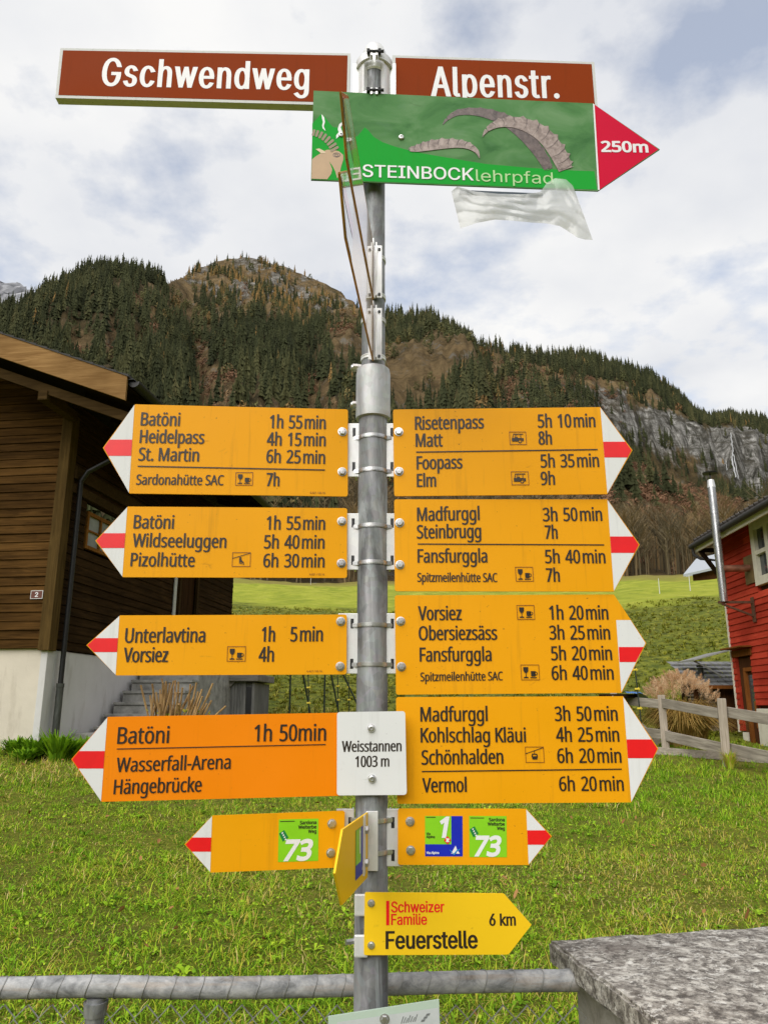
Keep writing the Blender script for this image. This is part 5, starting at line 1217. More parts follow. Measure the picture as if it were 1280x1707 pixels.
# bracket pairs that carry the arms
def bracket(y_top, y_bot, bands, xl0, xl1, xr0, xr1, label, yb=1.760, radius=.0355):
    zt, zb = at_y(619, y_top, yb).z, at_y(619, y_bot, yb).z
    zm = (zt + zb) / 2
    root = empty('sign_bracket', (POST.x, POST.y, zb), label=label, cat='bracket', group='brackets clamped to the post')
    for a, c in ((xl0, xl1), (xr0, xr1)):
        if a is None: continue
        xa, xc = at_y(a, (y_top + y_bot) / 2, yb).x - POST.x, at_y(c, (y_top + y_bot) / 2, yb).x - POST.x
        s = -1 if xa < 0 else 1
        o_ = MB().box((min(xa, xc), -.012, 0), (max(xa, xc), -.008, zt - zb), bev=.0012)
        # fold running back along the pipe
        xi = s * (radius + .004)
        o_.box((min(xi, xi + s * .003), -.0082, 0.002), (max(xi, xi + s * .003), .030, zt - zb - .002))
        # slots
        o_.build('plate', M['alu'], root)
        for by in bands:
            z = at_y(619, by, yb).z - zb
            xs = s * (radius + .0105)
            MB().box((xs - .0035, -.0128, z - .011), (xs + .0035, -.0119, z + .011)).build('slot', M['black'], root)
    for by in bands:
        z = at_y(619, by, yb - .04).z - zb
        bd = MB()
        for k, (w, rr) in enumerate(((.0095, .0012), (.006, .0024))):
            prof = []
            n = 28
            vs, fs = [], []
            for i in range(n + 1):
                a = math.pi + math.pi * i / n
                for r_, dz in ((radius + .0008 + rr, -w / 2), (radius + .0008 + rr, w / 2), (radius - .001, w / 2), (radius - .001, -w / 2)):
                    x = r_ * math.cos(a); y = r_ * math.sin(a)
                    if y > -.013 : x = math.copysign(radius + .0105, x); y = max(y, -.0135) if abs(i - n / 2) >= n / 2 else y
                    vs.append((x, y, z + dz))
            for i in range(n):
                for q_ in range(4):
                    fs.append((i * 4 + q_, i * 4 + (q_ + 1) % 4, i * 4 + 4 + (q_ + 1) % 4, i * 4 + 4 + q_))
            bd.add(vs, fs, False)
        bd.build('clamp_band', M['steel'], root)
    return root


bracket(706, 795, (721, 778), 565, 598.6, 638, 668, 'aluminium bracket plates with two steel bands beside the Heidelpass arm')
bracket(856, 950, (872, 934), 565, 598.6, 638, 668, 'aluminium bracket plates with two steel bands beside the chairlift symbol arm')
bracket(1022.5, 1123, (1039.5, 1106.5), 563, 597, 638.5, 670, 'aluminium bracket plates with two steel bands beside the Unterlavtina arm')
bracket(1348, 1444, (1371, 1425.5), 560, 590, 641, 672, 'aluminium bracket plates between the two small route arms')
# plate that carries the arm pointing forward
zt, zb = at_y(620, 1352, 1.73).z, at_y(620, 1452, 1.73).z
root = empty('sign_bracket', (POST.x, POST.y, zb), 0, label='single aluminium bracket plate behind the route arm that points at the viewer', cat='bracket', group='brackets clamped to the post')
xa, xc = at_y(610, 1400, 1.73).x - POST.x, at_y(630, 1400, 1.73).x - POST.x
MB().box((xa, -.041, 0), (xc, -.037, zt - zb), bev=.001).build('plate', M['alu'], root)
MB().beam((-.010, -.039, (zt - zb) / 2), (-.014, -.10, (zt - zb) / 2), .003, zt - zb - .004).build('flange', M['alu'], root)
# street sign clamp at the top: two shell halves with lugs
zt, zb = at_y(622, 97, 1.74).z, at_y(622, 158, 1.74).z
root = empty('pipe_clamp', (POST.x, POST.y, zb - .02), label='pale cast clamp around the post top between the two brown street signs', cat='clamp')
hh = zt - zb + .02
for s in (-1, 1):
    sh = MB()
    prof = []
    for i in range(15):
        a = R(270 + s * (38 + 110 * i / 14))
        prof.append((math.cos(a), math.sin(a)))
    vs, fs = [], []
    for (cx_, cy_) in prof:
        for r_, z_ in ((.0300, 0), (.0455, 0), (.0455, hh), (.0300, hh)):
            vs.append((r_ * cx_, r_ * cy_, z_))
    n = len(prof)
    for i in range(n - 1):
        for q_ in range(4): fs.append((i * 4 + q_, i * 4 + (q_ + 1) % 4, i * 4 + 4 + (q_ + 1) % 4, i * 4 + 4 + q_))
    fs += [(0, 1, 2, 3), (n * 4 - 1, n * 4 - 2, n * 4 - 3, n * 4 - 4)]
    sh.add(vs, fs)
    sh.box((min(s * .044, s * .060), -.012, 0), (max(s * .044, s * .060), .012, hh))
    sh.build('shell', M['alu'], root)
    for z0_ in (hh - .018, -.004):
        col_ = MB()
        vs, fs = [], []
        for i in range(17):
            a = R(270 + s * (14 + 100 * i / 16))
            for r_, z_ in ((.0440, z0_), (.0520, z0_), (.0520, z0_ + .022), (.0440, z0_ + .022)):
                vs.append((r_ * math.cos(a), r_ * math.sin(a), z_))
        for i in range(16):
            for q_ in range(4): fs.append((i * 4 + q_, i * 4 + (q_ + 1) % 4, i * 4 + 4 + (q_ + 1) % 4, i * 4 + 4 + q_))
        fs += [(0, 1, 2, 3), (67, 66, 65, 64)]
        col_.add(vs, fs)
        col_.box((min(s * .004, s * .010), -.058, z0_ + .001), (max(s * .004, s * .010), -.042, z0_ + .021))
        col_.build('clamp_collar', M['alu'], root)
sc_ = MB()
for z0_ in (hh - .008, .006):
    sc_.tube([(-.020, -.057, z0_ + .004), (.027, -.057, z0_ + .004)], .0042, 8)
    sc_.tube([(-.020, -.057, z0_ + .004), (-.011, -.057, z0_ + .004)], .0085, 6)
    sc_.tube([(.011, -.057, z0_ + .004), (.019, -.057, z0_ + .004)], .0085, 6)
sc_.build('clamp_screw', M['black'], root)
# rail brackets of the two arms that point forward
for (pt, pb_), lab in (((410, 497), 'white slotted rail bracket behind the upper glossy arm, above another'), ((514, 600), 'white slotted rail bracket just above the sleeve of the post')):
    zt, zb = at_y(622, pt, 1.735).z, at_y(622, pb_, 1.735).z
    root = empty('rail_bracket', (POST.x, POST.y, zb), 0, label=lab, cat='bracket', group='brackets clamped to the post')
    rl = MB()
    rl.box((-.012, -.0375, 0), (.022, -.0335, zt - zb), bev=.0008)
    rl.box((-.002, -.052, .0), (.001, -.0376, zt - zb + .012))
    rl.box((.006, -.052, .0), (.009, -.0376, zt - zb))
    rl.build('rail', M['alu'], root)
    scw = MB()
    for f_ in (.06, .92):
        scw.lathe([(.0036, .0376), (.0036, .0405), (.0001, .0405)], 10, (.015, 0, f_ * (zt - zb)), 'Y')
    scw.build('screw', M['black'], root)
    for f_ in (.12, .85):
        bd = MB().lathe([(.0300, -.006), (.0318, -.005), (.0318, -.0015), (.031, 0), (.0318, .0015), (.0318, .005), (.0300, .006)], 36, (0, 0, f_ * (zt - zb)))
        bd.build('clamp_band', M['alu'], root)
# clamps of the lowest arm
for py in (1507, 1575):
    z = at_y(605, py, 1.735).z
    root = empty('pipe_clamp', (POST.x, POST.y, z), label='thin steel clamp behind the lemon yellow arm, %s' % ('upper one' if py == 1507 else 'lower one with a protruding screw'), cat='clamp', group='clamps of the lemon yellow arm')
    cb = MB().lathe([(.0358, -.007), (.0372, -.006), (.0372, .006), (.0358, .007)], 36)
    cb.build('band', M['steel'], root)
    cb = MB().box((-.034, -.046, -.021), (-.006, -.0395, .021), bev=.003)
    cb.build('channel', M['alu'], root)
    if py != 1507:
        MB().tube([(-.036, -.01, 0), (-.052, -.018, 0)], .006, 6).build('screw', M['steel'], root)

# ---- tilted translucent plate at the very bottom
o = [(546.9, 1695), (731.6, 1666.6), (736.5, 1800), (551.5, 1832)]
b = Board('info_plate', o, R(2), 1.712, 'tilted pale green plastic plate on the post at the bottom edge of the view', 'plate')
m, t, bs = base_mat('frosted_plastic')
bs.inputs['Base Color'].default_value = (0.50, 0.62, 0.52, 1)
bs.inputs['Roughness'].default_value = 0.25
bs.inputs['Alpha'].default_value = 0.92
b.plate(m, 0.005)
b.sheet('printed_sheet', [(562, 1704), (731.0, 1679.6), (735.5, 1796), (566, 1826)], plain('printed_paper', (0.52, 0.55, 0.55), 0.45, var=0.06), 1)
mk = MB()
for k in range(7):
    x = 668 + k * 3.8
    y0_ = 1706 - (x - 668) * .15
    mk.flat([b.poly([(x, y0_), (x + 1.4, y0_), (x + 5.2, y0_ - 12 + (k % 3) * 2), (x + 3.8, y0_ - 12 + (k % 3) * 2)])], -0.0009)
for k in range(3):
    mk.flat([b.poly([(701 + k * 4, 1703.5 - k * 5), (707 + k * 4, 1702.5 - k * 5), (709 + k * 4, 1698.5 - k * 5), (703 + k * 4, 1699.5 - k * 5)])], -0.0009)
mk.build('trail_marks', plain('grey_print', (0.16, 0.17, 0.17), 0.5), b.root, fix=False)
b.bolt(641, 1698.5, 14)

# ------------------------------------------------------------------ land
def vnoise(x, y, seed=0):
    xi, yi = np.floor(x).astype(np.int64), np.floor(y).astype(np.int64)
    fx, fy = x - xi, y - yi
    fx, fy = fx * fx * (3 - 2 * fx), fy * fy * (3 - 2 * fy)
    def h(a, b):
        n = (a * 374761393 + b * 668265263 + seed * 982451653) & 0x7fffffff
        n = ((n ^ (n >> 13)) * 1274126177) & 0x7fffffff
        return ((n ^ (n >> 16)) & 0xffff) / 65535.0
    return (h(xi, yi) * (1 - fx) + h(xi + 1, yi) * fx) * (1 - fy) + (h(xi, yi + 1) * (1 - fx) + h(xi + 1, yi + 1) * fx) * fy


def fbm(x, y, seed=0, octv=5, gain=0.5):
    s, a, tot = 0, 1, 0
    for k in range(octv):
        s = s + a * vnoise(x * 2 ** k, y * 2 ** k, seed + k * 17)
        tot += a; a *= gain
    return s / tot


def sstep(a, b, x):
    t = np.clip((x - a) / (b - a), 0, 1)
    return t * t * (3 - 2 * t)


def row_elev(py):
    return np.arctan(-(np.asarray(py, float) - 853.5) / FPX) + PITCH


def az_elev(px, py):
    """true azimuth and elevation of image points (arrays)"""
    a, b_ = (np.asarray(px, float) - 640) / FPX, -(np.asarray(py, float) - 853.5) / FPX
    x, y, z = a, CP - b_ * SP, SP + b_ * CP
    return np.arctan2(x, y), np.arctan2(z, np.hypot(x, y))


RIDGE = [(-700, 560, 520), (-300, 540, 520), (-50, 530, 540), (0, 521, 540), (60, 502, 540), (100, 477, 530), (140, 455, 520), (175, 450, 520), (230, 458, 520), (270, 470, 545), (290, 466, 620), (330, 448, 720), (380, 433, 800),
         (405, 428, 810), (450, 437, 800), (500, 455, 790), (560, 482, 750), (592, 505, 690), (615, 528, 600), (640, 532, 560), (680, 528, 540), (720, 530, 540), (760, 553, 560), (800, 574, 600), (830, 582, 620), (850, 588, 630), (900, 594, 650), (950, 594, 680),
         (1000, 602, 710), (1050, 615, 740), (1090, 631, 770), (1130, 661, 790), (1160, 690, 800), (1180, 700, 810), (1230, 698, 840), (1280, 703, 860), (1500, 720, 900), (1900, 740, 900)]
_ra, _re = az_elev([r[0] for r in RIDGE], [r[1] for r in RIDGE])
_rd = np.array([r[2] for r in RIDGE], float)
CL = [(820, 675, 640), (900, 690, 636), (960, 702, 640), (1000, 722, 648), (1060, 764, 664), (1100, 792, 690), (1130, 806, 706), (1200, 824, 712), (1280, 836, 716), (1600, 850, 740)]
_ca, _ce0 = az_elev([r[0] for r in CL], [r[1] for r in CL])
_, _ce1 = az_elev([r[0] for r in CL], [r[2] for r in CL])
MEAD_D = np.array([0, 18, 22, 28, 34, 40, 45, 55, 70, 100.0])
MEAD_E = np.radians([-1.5, -1.5, -0.1, 2.4, 4.7, 6.3, 7.0, 7.7, 8.3, 9.05])


def land(x, y):
    """height of the ground everywhere; arrays in, array out"""
    x, y = np.asarray(x, float), np.asarray(y, float)
    D = np.hypot(x, y) + 1e-6
    az = np.arctan2(x, y)
    # garden and lawn
    y1 = np.minimum(y, 14) + 0.3 * np.maximum(y - 14, 0)
    near = .17 + .075 * (np.maximum(y1, 2) - 2) - .05 * np.clip(x, -9, 9) * sstep(1, 6, y)
    near = near - .17 * sstep(1.7, 0.9, y)
    near = near + .05 * (fbm(x * 1.1, y * 1.1, 3, 4) - .5) * sstep(2, 4, y)
    # bank and upper meadow
    el = np.interp(D, MEAD_D, MEAD_E)
    far = H_EYE + D * np.tan(el) + (fbm(x * .16, y * .16, 5, 4) - .5) * np.clip(D * .018, 0, 1.2)
    back = sstep(R(75), R(120), np.abs(az))
    w = sstep(17, 23, D) * (1 - back)
    z = near * (1 - w) + far * w
    # mountain side
    er = np.interp(az, _ra, _re) * (1 - back) + R(9) * back
    dr = np.interp(az, _ra, _rd)
    t = (D - 100) / (dr - 100)
    zr = H_EYE + dr * np.tan(er)
    z100 = H_EYE + 100 * math.tan(MEAD_E[-1])
    tt = np.clip(t, 0, 1)
    zm = z100 + (zr - z100) * (.80 * tt + .20 * tt ** 2)
    # cliff band on the right
    wc = sstep(_ca[0] + .03, _ca[4], az)
    ec0, ec1 = np.interp(az, _ca, _ce0), np.interp(az, _ca, _ce1)
    d0, d1 = 100 + (dr - 100) * .80, 100 + (dr - 100) * .85
    rag = (fbm(az * 60, D * .0 + az * 13, 21, 4) - .5) * 36
    Dr_ = D + rag * sstep(.55, .75, tt) * (1 - sstep(.93, 1.0, tt))
    zc_ = np.where(Dr_ < d0, z100 + (H_EYE + d0 * np.tan(ec0) - z100) * ((np.maximum(Dr_, 100) - 100) / (d0 - 100)) ** 1.15,
                   np.where(Dr_ < d1, H_EYE + d0 * np.tan(ec0) + (d1 * np.tan(ec1) - d0 * np.tan(ec0)) * (Dr_ - d0) / (d1 - d0),
                            H_EYE + d1 * np.tan(ec1) + (dr * np.tan(er) - d1 * np.tan(ec1)) * np.clip((Dr_ - d1) / (dr - d1), 0, 1)))
    zm = zm * (1 - wc) + zc_ * wc
    bumps = (fbm(x * .012, y * .012, 9, 5, .55) - .5) * 60 * np.sin(np.pi * tt) ** .7
    gul = (fbm(az * 26 + D * .002, D * .0016, 13, 4) - .5) * 46 * np.sin(np.pi * np.clip(tt, 0, 1)) ** .8
    crag = (fbm(x * .06, y * .06, 31, 4, .6) - .5) * 15 * (tt > 0) * np.sqrt(np.clip(tt * 4, 0, 1))
    zm = zm + bumps * (1 - .55 * wc) + gul * (1 - .5 * wc) + crag * (.5 + .5 * (1 - sstep(.9, 1, tt)))
    zm = zm - np.maximum(D - dr, 0) * .55
    wm = sstep(100, 112, D)
    return z * (1 - wm) + zm * wm


def gz(x, y):
    return float(land(np.array([x]), np.array([y]))[0])


def ground_material():
    m, t, b = base_mat('lawn_and_meadow')
    hole = None
    v = coords(t, (1, 1, 1), False)
    zn = t.nodes.new('ShaderNodeAttribute'); zn.attribute_name = 'zone'
    fine = noise(t, v, 30.0, 6, 0.7)
    mid = noise(t, v, 2.2, 6, 0.65)
    mid2 = noise(t, v, 0.55, 7, 0.65, 0.4)
    near = ramp(t, fine, [(0.32, (0.07, 0.078, 0.010)), (0.55, (0.20, 0.22, 0.020)), (0.74, (0.36, 0.30, 0.07))])
    near = mix(t, ramp(t, mid, [(0.45, 0.0), (0.68, 0.5)]), near, (0.11, 0.085, 0.03))
    bank = ramp(t, noise(t, v, 3.2, 9, 0.72), [(0.38, (0.035, 0.040, 0.008)), (0.50, (0.13, 0.145, 0.016)), (0.62, (0.25, 0.24, 0.03))])
    bank = mix(t, ramp(t, mid2, [(0.42, 0.0), (0.62, 0.55)]), bank, (0.10, 0.135, 0.016))
    up = ramp(t, mid2, [(0.34, (0.19, 0.235, 0.020)), (0.5, (0.28, 0.31, 0.03)), (0.66, (0.36, 0.37, 0.05))])
    up = mix(t, ramp(t, mid, [(0.5, 0.0), (0.7, 0.35)]), up, (0.20, 0.20, 0.04))
    r1 = ramp(t, zn.outputs['Fac'], [(0.20, 0.0), (0.32, 1.0)])
    r2 = ramp(t, zn.outputs['Fac'], [(0.62, 0.0), (0.76, 1.0)])
    c = mix(t, r1, near, bank)
    c = mix(t, r2, c, up)
    c = mix(t, ramp(t, zn.outputs['Fac'], [(0.88, 0.0), (0.98, .8)]), c, (0.20, 0.16, 0.05))
    t.links.new(c, b.inputs['Base Color'])
    b.inputs['Roughness'].default_value = 0.9
    b.inputs['Specular IOR Level'].default_value = 0.15
    bump(t, b, noise(t, v, 6.0, 9, 0.75), 0.9, 0.10)
    return m


def mountain_material():
    m, t, b = base_mat('mountain_side')
    v = coords(t, (1, 1, 1), False)
    rk = t.nodes.new('ShaderNodeAttribute'); rk.attribute_name = 'rock'
    hr = t.nodes.new('ShaderNodeAttribute'); hr.attribute_name = 'heath'
    st = noise(t, coords(t, (1, 1, .16), False), .085, 12, 0.78, 1.6)
    rock = ramp(t, st, [(0.40, (0.036, 0.034, 0.027)), (0.48, (0.13, 0.125, 0.108)), (0.55, (0.29, 0.28, 0.255)), (0.65, (0.58, 0.565, 0.525))])
    lay = noise(t, coords(t, (.25, .25, 1.6), False), .10, 8, 0.7, 1.5)
    rock = mix(t, ramp(t, lay, [(0.50, 0.0), (0.58, 0.75)]), rock, (0.075, 0.068, 0.05))
    h1 = noise(t, v, .05, 12, 0.78, 0.9)
    heath = ramp(t, h1, [(0.34, (0.050, 0.042, 0.022)), (0.47, (0.145, 0.100, 0.048)), (0.58, (0.25, 0.175, 0.085)), (0.70, (0.15, 0.080, 0.040))])
    heath = mix(t, ramp(t, noise(t, v, .12, 8, 0.7), [(0.56, 0.0), (0.66, 0.8)]), heath, (0.22, 0.205, 0.17))
    floor = ramp(t, noise(t, v, .08, 8, 0.7), [(0.35, (0.040, 0.038, 0.020)), (0.65, (0.13, 0.092, 0.042))])
    c = mix(t, hr.outputs['Fac'], floor, heath)
    c = mix(t, rk.outputs['Fac'], c, rock)
    t.links.new(c, b.inputs['Base Color'])
    b.inputs['Roughness'].default_value = 0.95
    b.inputs['Specular IOR Level'].default_value = 0.1
    bump(t, b, noise(t, v, .10, 10, 0.75), 1.0, 7.0)
    return m


M['ground'] = ground_material()
M['mountain'] = mountain_material()


def polar_sheet(name, azs, ds, material, attr, **k):
    A, Dd = np.meshgrid(azs, ds)
    x, y = np.sin(A) * Dd, np.cos(A) * Dd
    z = land(x, y)
    n, m_ = len(ds), len(azs)
    idx = np.arange(n * m_).reshape(n, m_)
    f = np.stack([idx[:-1, :-1], idx[:-1, 1:], idx[1:, 1:], idx[1:, :-1]], -1).reshape(-1, 4)[:, ::-1]
    px, py = project_np(x, y, z)
    return big_mesh(name, np.stack([x.ravel(), y.ravel(), z.ravel()], 1), f, material, attr(x, y, z, px, py), True, **k)


def project_np(x, y, z):
    dep = y * CP + (z - H_EYE) * SP
    dep = np.where(np.abs(dep) < 1e-3, 1e-3, dep)
    return 640 + FPX * x / dep, 853.5 - FPX * (-y * SP + (z - H_EYE) * CP) / dep


def in_poly(px, py, poly):
    r = np.zeros(px.shape, bool)
    for i in range(len(poly)):
        (x0, y0), (x1, y1) = poly[i - 1], poly[i]
        c = ((y0 > py) != (y1 > py)) & (px < (x1 - x0) * (py - y0) / (y1 - y0 + 1e-9) + x0)
        r ^= c
    return r


def soft_poly(px, py, poly, w=14, seed=1):
    jx, jy = (fbm(px / 40, py / 40, seed, 4) - .5) * 4 * w, (fbm(px / 40, py / 40, seed + 50, 4) - .5) * 4 * w
    return in_poly(px + jx, py + jy, poly).astype(float)


# parts of the mountain side without closed forest
PEAK = [(300, 470), (345, 430), (405, 415), (500, 440), (600, 500), (600, 545), (545, 520), (505, 560), (445, 515), (405, 520), (372, 500), (330, 480)]
GULLIES = [[(548, 540), (590, 505), (598, 560), (570, 600), (555, 575)], [(320, 560), (345, 575), (352, 660), (330, 670)], [(118, 540), (140, 545), (145, 590), (120, 585)], [(350, 610), (395, 615), (400, 680), (340, 680)],
           [(510, 630), (560, 640), (560, 690), (500, 690)], [(215, 490), (240, 500), (235, 530), (220, 520)], [(170, 535), (195, 535), (190, 610), (175, 600)], [(250, 500), (266, 520), (250, 570)], [(410, 430), (430, 460), (400, 520)]]
SLOPE = [(815, 596), (862, 602), (960, 632), (1045, 636), (1085, 662), (1040, 680), (1000, 700), (900, 690), (840, 668)]
CLIFF = [(860, 660), (930, 640), (1000, 650), (1060, 655), (1130, 690), (1180, 705), (1300, 712), (1300, 850), (1200, 815), (1120, 770), (1060, 735), (1010, 730), (940, 720)]
FACE = [(1040, 690), (1075, 670), (1130, 695), (1180, 712), (1300, 720), (1300, 842), (1235, 822), (1190, 790), (1150, 770), (1120, 730), (1060, 740)]
BROWN = [(1000, 790), (1050, 775), (1120, 790), (1200, 830), (1290, 850), (1290, 985), (560, 985), (560, 860), (760, 835), (960, 830)]


def mountain_attr(x, y, z, px, py):
    rock = np.maximum(.85 * soft_poly(px, py, CLIFF, 10, 3) * (fbm(px / 28, py / 60, 71, 5, .6) > .47), soft_poly(px, py, FACE, 8, 4))
    rock = np.maximum(rock, .8 * soft_poly(px, py, PEAK, 8, 8) * (fbm(px / 22, py / 22, 77, 5, .6) > .56))
    heath = np.maximum(soft_poly(px, py, PEAK, 12, 5), soft_poly(px, py, SLOPE, 10, 6))
    for g in GULLIES: heath = np.maximum(heath, soft_poly(px, py, g, 6, 7))
    heath = np.maximum(heath, soft_poly(px, py, BROWN, 10, 9))
    heath = np.maximum(heath, .9 * (1 - sstep(.36, .46, fbm(x * .016, y * .016, 61, 4))))
    return {'rock': rock.ravel(), 'heath': heath.ravel()}


def ground_attr(x, y, z, px, py):
    D = np.hypot(x, y)
    wob = (fbm(x * .22, y * .22, 41, 4) - .5) * 10
    zone = .42 * sstep(15, 22, D + wob * .4) + .43 * sstep(42, 50, D + wob) + .15 * sstep(80, 97, D + wob)
    return {'zone': zone.ravel()}


az_f = np.concatenate([np.radians(np.linspace(-180, -62, 30)), np.radians(np.linspace(-60, -33, 50)), np.radians(np.linspace(-32, 34, 470)), np.radians(np.linspace(35, 62, 50)), np.radians(np.linspace(64, 180, 30))])
az_n = np.concatenate([np.radians(np.linspace(-180, -62, 30)), np.radians(np.linspace(-60, -33, 40)), np.radians(np.linspace(-32, 34, 260)), np.radians(np.linspace(35, 62, 40)), np.radians(np.linspace(64, 180, 30))])
polar_sheet('ground', az_n, np.concatenate([[0.05], np.geomspace(.6, 18, 110), np.linspace(18.3, 60, 150), np.linspace(60.7, 101, 45)]), M['ground'], ground_attr, kind='structure')
polar_sheet('mountain', az_f, np.concatenate([np.linspace(99.5, 112, 8), np.linspace(114, 900, 330), np.linspace(910, 1080, 14)]), M['mountain'], mountain_attr, kind='structure')

# far rocky peak over the left shoulder
fp = []
pk = [(-90, 498), (-50, 484), (-25, 490), (0, 484), (14, 479), (30, 474), (40, 477), (55, 486), (75, 500), (110, 520)]
for px_, py_ in pk:
    p = at_y(px_, py_, 2600)
    fp.append(p)
vs, nrow = [], 16
for j in range(nrow + 1):
    for i in range(61):
        s = i / 60 * (len(fp) - 1); k = min(int(s), len(fp) - 2)
        p = fp[k].lerp(fp[k + 1], s - k)
        q = j / nrow
        vs.append((p.x + 18 * mn.noise(Vector((i * .4, j * .5, 0))), p.y - 900 * q + 60 * mn.noise(Vector((i * .3, j * .4, 5))), p.z - q * 520 + (26 * mn.noise(Vector((i * .35, j * .6, 9))) + 10 * mn.noise(Vector((i * .9, j * .9, 3))))))
fs = np.array([(j * 61 + i, (j + 1) * 61 + i, (j + 1) * 61 + i + 1, j * 61 + i + 1) for j in range(nrow) for i in range(60)])
big_mesh('far_peak', np.array(vs), fs, plain('far_rock', (0.30, 0.30, 0.31), 0.95, var=0.35, scale=.012), None, False, kind='structure')

# ------------------------------------------------------------------ trees on the mountain side
def conifer(seed, tiers=7, pts=7, hgt=1.0, rad=0.145, trunk=True):
    g = np.random.default_rng(seed)
    vs, fs = [], []
    for k in range(tiers):
        f = k / (tiers - 1)
        zb = .06 + .80 * f ** .92
        r = rad * (1 - f * .90) ** .85 * (1.0 + .22 * (g.random() - .5))
        top = zb + .10 + .12 * (1 - f)
        b0 = len(vs)
        ox, oy = (g.random(2) - .5) * rad * .18
        vs.append((ox, oy, min(top, 1.0) if k < tiers - 1 else 1.0))
        a0 = g.random() * 6.28
        for i in range(pts * 2):
            a = a0 + math.pi * i / pts + (g.random() - .5) * .25
            rr = r * ((.95 + .8 * (g.random() - .5)) if i % 2 == 0 else .38)
            vs.append((ox + rr * math.cos(a), oy + rr * math.sin(a), zb - (.05 * (1 - f * .6) if i % 2 == 0 else 0) + .05 * (g.random() - .5)))
        for i in range(pts * 2):
            fs.append((b0, b0 + 1 + i, b0 + 1 + (i + 1) % (pts * 2)))
    if trunk:
        b0 = len(vs)
        for zt_, rt in ((-.05, .014), (.3, .010)):
            for i in range(3): vs.append((rt * math.cos(2.1 * i), rt * math.sin(2.1 * i), zt_))
        for i in range(3):
            fs += [(b0 + i, b0 + (i + 1) % 3, b0 + 3 + i), (b0 + (i + 1) % 3, b0 + 3 + (i + 1) % 3, b0 + 3 + i)]
    return np.array(vs), np.array(fs)


def scatter(templates, pos, scale, rot, tint, widen=None):
    """many copies of templates merged into one array set"""
    V, Fc, T = [], [], []
    off = 0
    which = rng.integers(0, len(templates), len(pos))
    for w, (tv, tf) in enumerate(templates):
        sel = np.nonzero(which == w)[0]
        if not len(sel): continue
        c, s = np.cos(rot[sel])[:, None], np.sin(rot[sel])[:, None]
        wd = scale[sel][:, None] * (widen[sel][:, None] if widen is not None else 1)
        x = (tv[None, :, 0] * c - tv[None, :, 1] * s) * wd + pos[sel, 0][:, None]
        y = (tv[None, :, 0] * s + tv[None, :, 1] * c) * wd + pos[sel, 1][:, None]
        z = tv[None, :, 2] * scale[sel][:, None] + pos[sel, 2][:, None]
        V.append(np.stack([x, y, z], -1).reshape(-1, 3))
        f = tf[None] + (np.arange(len(sel)) * len(tv))[:, None, None] + off
        Fc.append(f.reshape(-1, tf.shape[1]))
        T.append(np.repeat(tint[sel], len(tv)))
        off += len(sel) * len(tv)
    return np.concatenate(V), np.concatenate(Fc), np.concatenate(T)


def foliage(name, stops, rough=0.85, attr='tint', trans=0.0, spec=0.06):
    m, t, b = base_mat(name)
    a = t.nodes.new('ShaderNodeAttribute'); a.attribute_name = attr
    c = ramp(t, a.outputs['Fac'], stops)
    t.links.new(c, b.inputs['Base Color'])
    b.inputs['Roughness'].default_value = rough
    b.inputs['Specular IOR Level'].default_value = spec
    if trans:
        b.inputs['Transmission Weight'].default_value = 0
        tr = t.nodes.new('ShaderNodeBsdfTranslucent')
        t.links.new(c, tr.inputs[0])
        ms = t.nodes.new('ShaderNodeMixShader'); ms.inputs[0].default_value = trans
        t.links.new(b.outputs[0], ms.inputs[1]); t.links.new(tr.outputs[0], ms.inputs[2])
        t.links.new(ms.outputs[0], t.nodes['Material Output'].inputs[0])
    return m


M['spruce'] = foliage('spruce_needles', [(0.0, (0.024, 0.028, 0.015)), (0.35, (0.052, 0.058, 0.026)), (0.6, (0.088, 0.088, 0.038)), (0.78, (0.125, 0.108, 0.046)), (0.86, (0.13, 0.10, 0.04)), (0.93, (0.26, 0.16, 0.055)), (1.0, (0.32, 0.20, 0.075))])
NC = 85000
az_c = rng.uniform(R(-33), R(36), NC)
dmin, dmax = 112, 900
d_c = np.sqrt(rng.uniform(dmin ** 2, dmax ** 2, NC))
x_c, y_c = np.sin(az_c) * d_c, np.cos(az_c) * d_c
z_c = land(x_c, y_c)
px_c, py_c = project_np(x_c, y_c, z_c)
dr_c = np.interp(az_c, _ra, _rd)
dens = 0.34 + 3.6 * (fbm(x_c * .016, y_c * .016, 61, 4) - .46)
top_c = 12.0 / d_c * FPX * .8
dens = np.where(in_poly(px_c, py_c, PEAK), .07 + .30 * (fbm(x_c * .02, y_c * .02, 62, 3) > .56), dens)
dens = np.where(in_poly(px_c, py_c, SLOPE) | in_poly(px_c, py_c - top_c, SLOPE), .07, dens)
for g_ in GULLIES: dens = np.where(in_poly(px_c + (fbm(px_c / 20, py_c / 20, 15, 3) - .5) * 24, py_c, g_) | in_poly(px_c + (fbm(px_c / 20, py_c / 20, 16, 3) - .5) * 24, py_c - top_c, g_), .02, dens)
dens = np.where(in_poly(px_c, py_c, CLIFF) | in_poly(px_c, py_c - top_c * .7, CLIFF), .13 + .35 * (fbm(x_c * .02, y_c * .02, 63, 3) > .55), dens)
dens = np.where(in_poly(px_c, py_c, FACE) | in_poly(px_c, py_c - top_c * .6, FACE), .02 + .16 * (fbm(x_c * .05, z_c * .03, 64, 3) > .56), dens)
dens = np.where(in_poly(px_c, py_c, BROWN), .0, dens)
dens = np.where((px_c > 1040) & (px_c < 1330) & (d_c > dr_c * .93), .9, dens)
rid = (d_c > dr_c * .965) & ((px_c < 265) | ((px_c > 605) & (px_c < 795)) | (px_c > 850))
dens = np.where(rid, np.maximum(dens, .8), dens)
keep = (rng.random(NC) < dens) & (d_c < dr_c * 1.015)
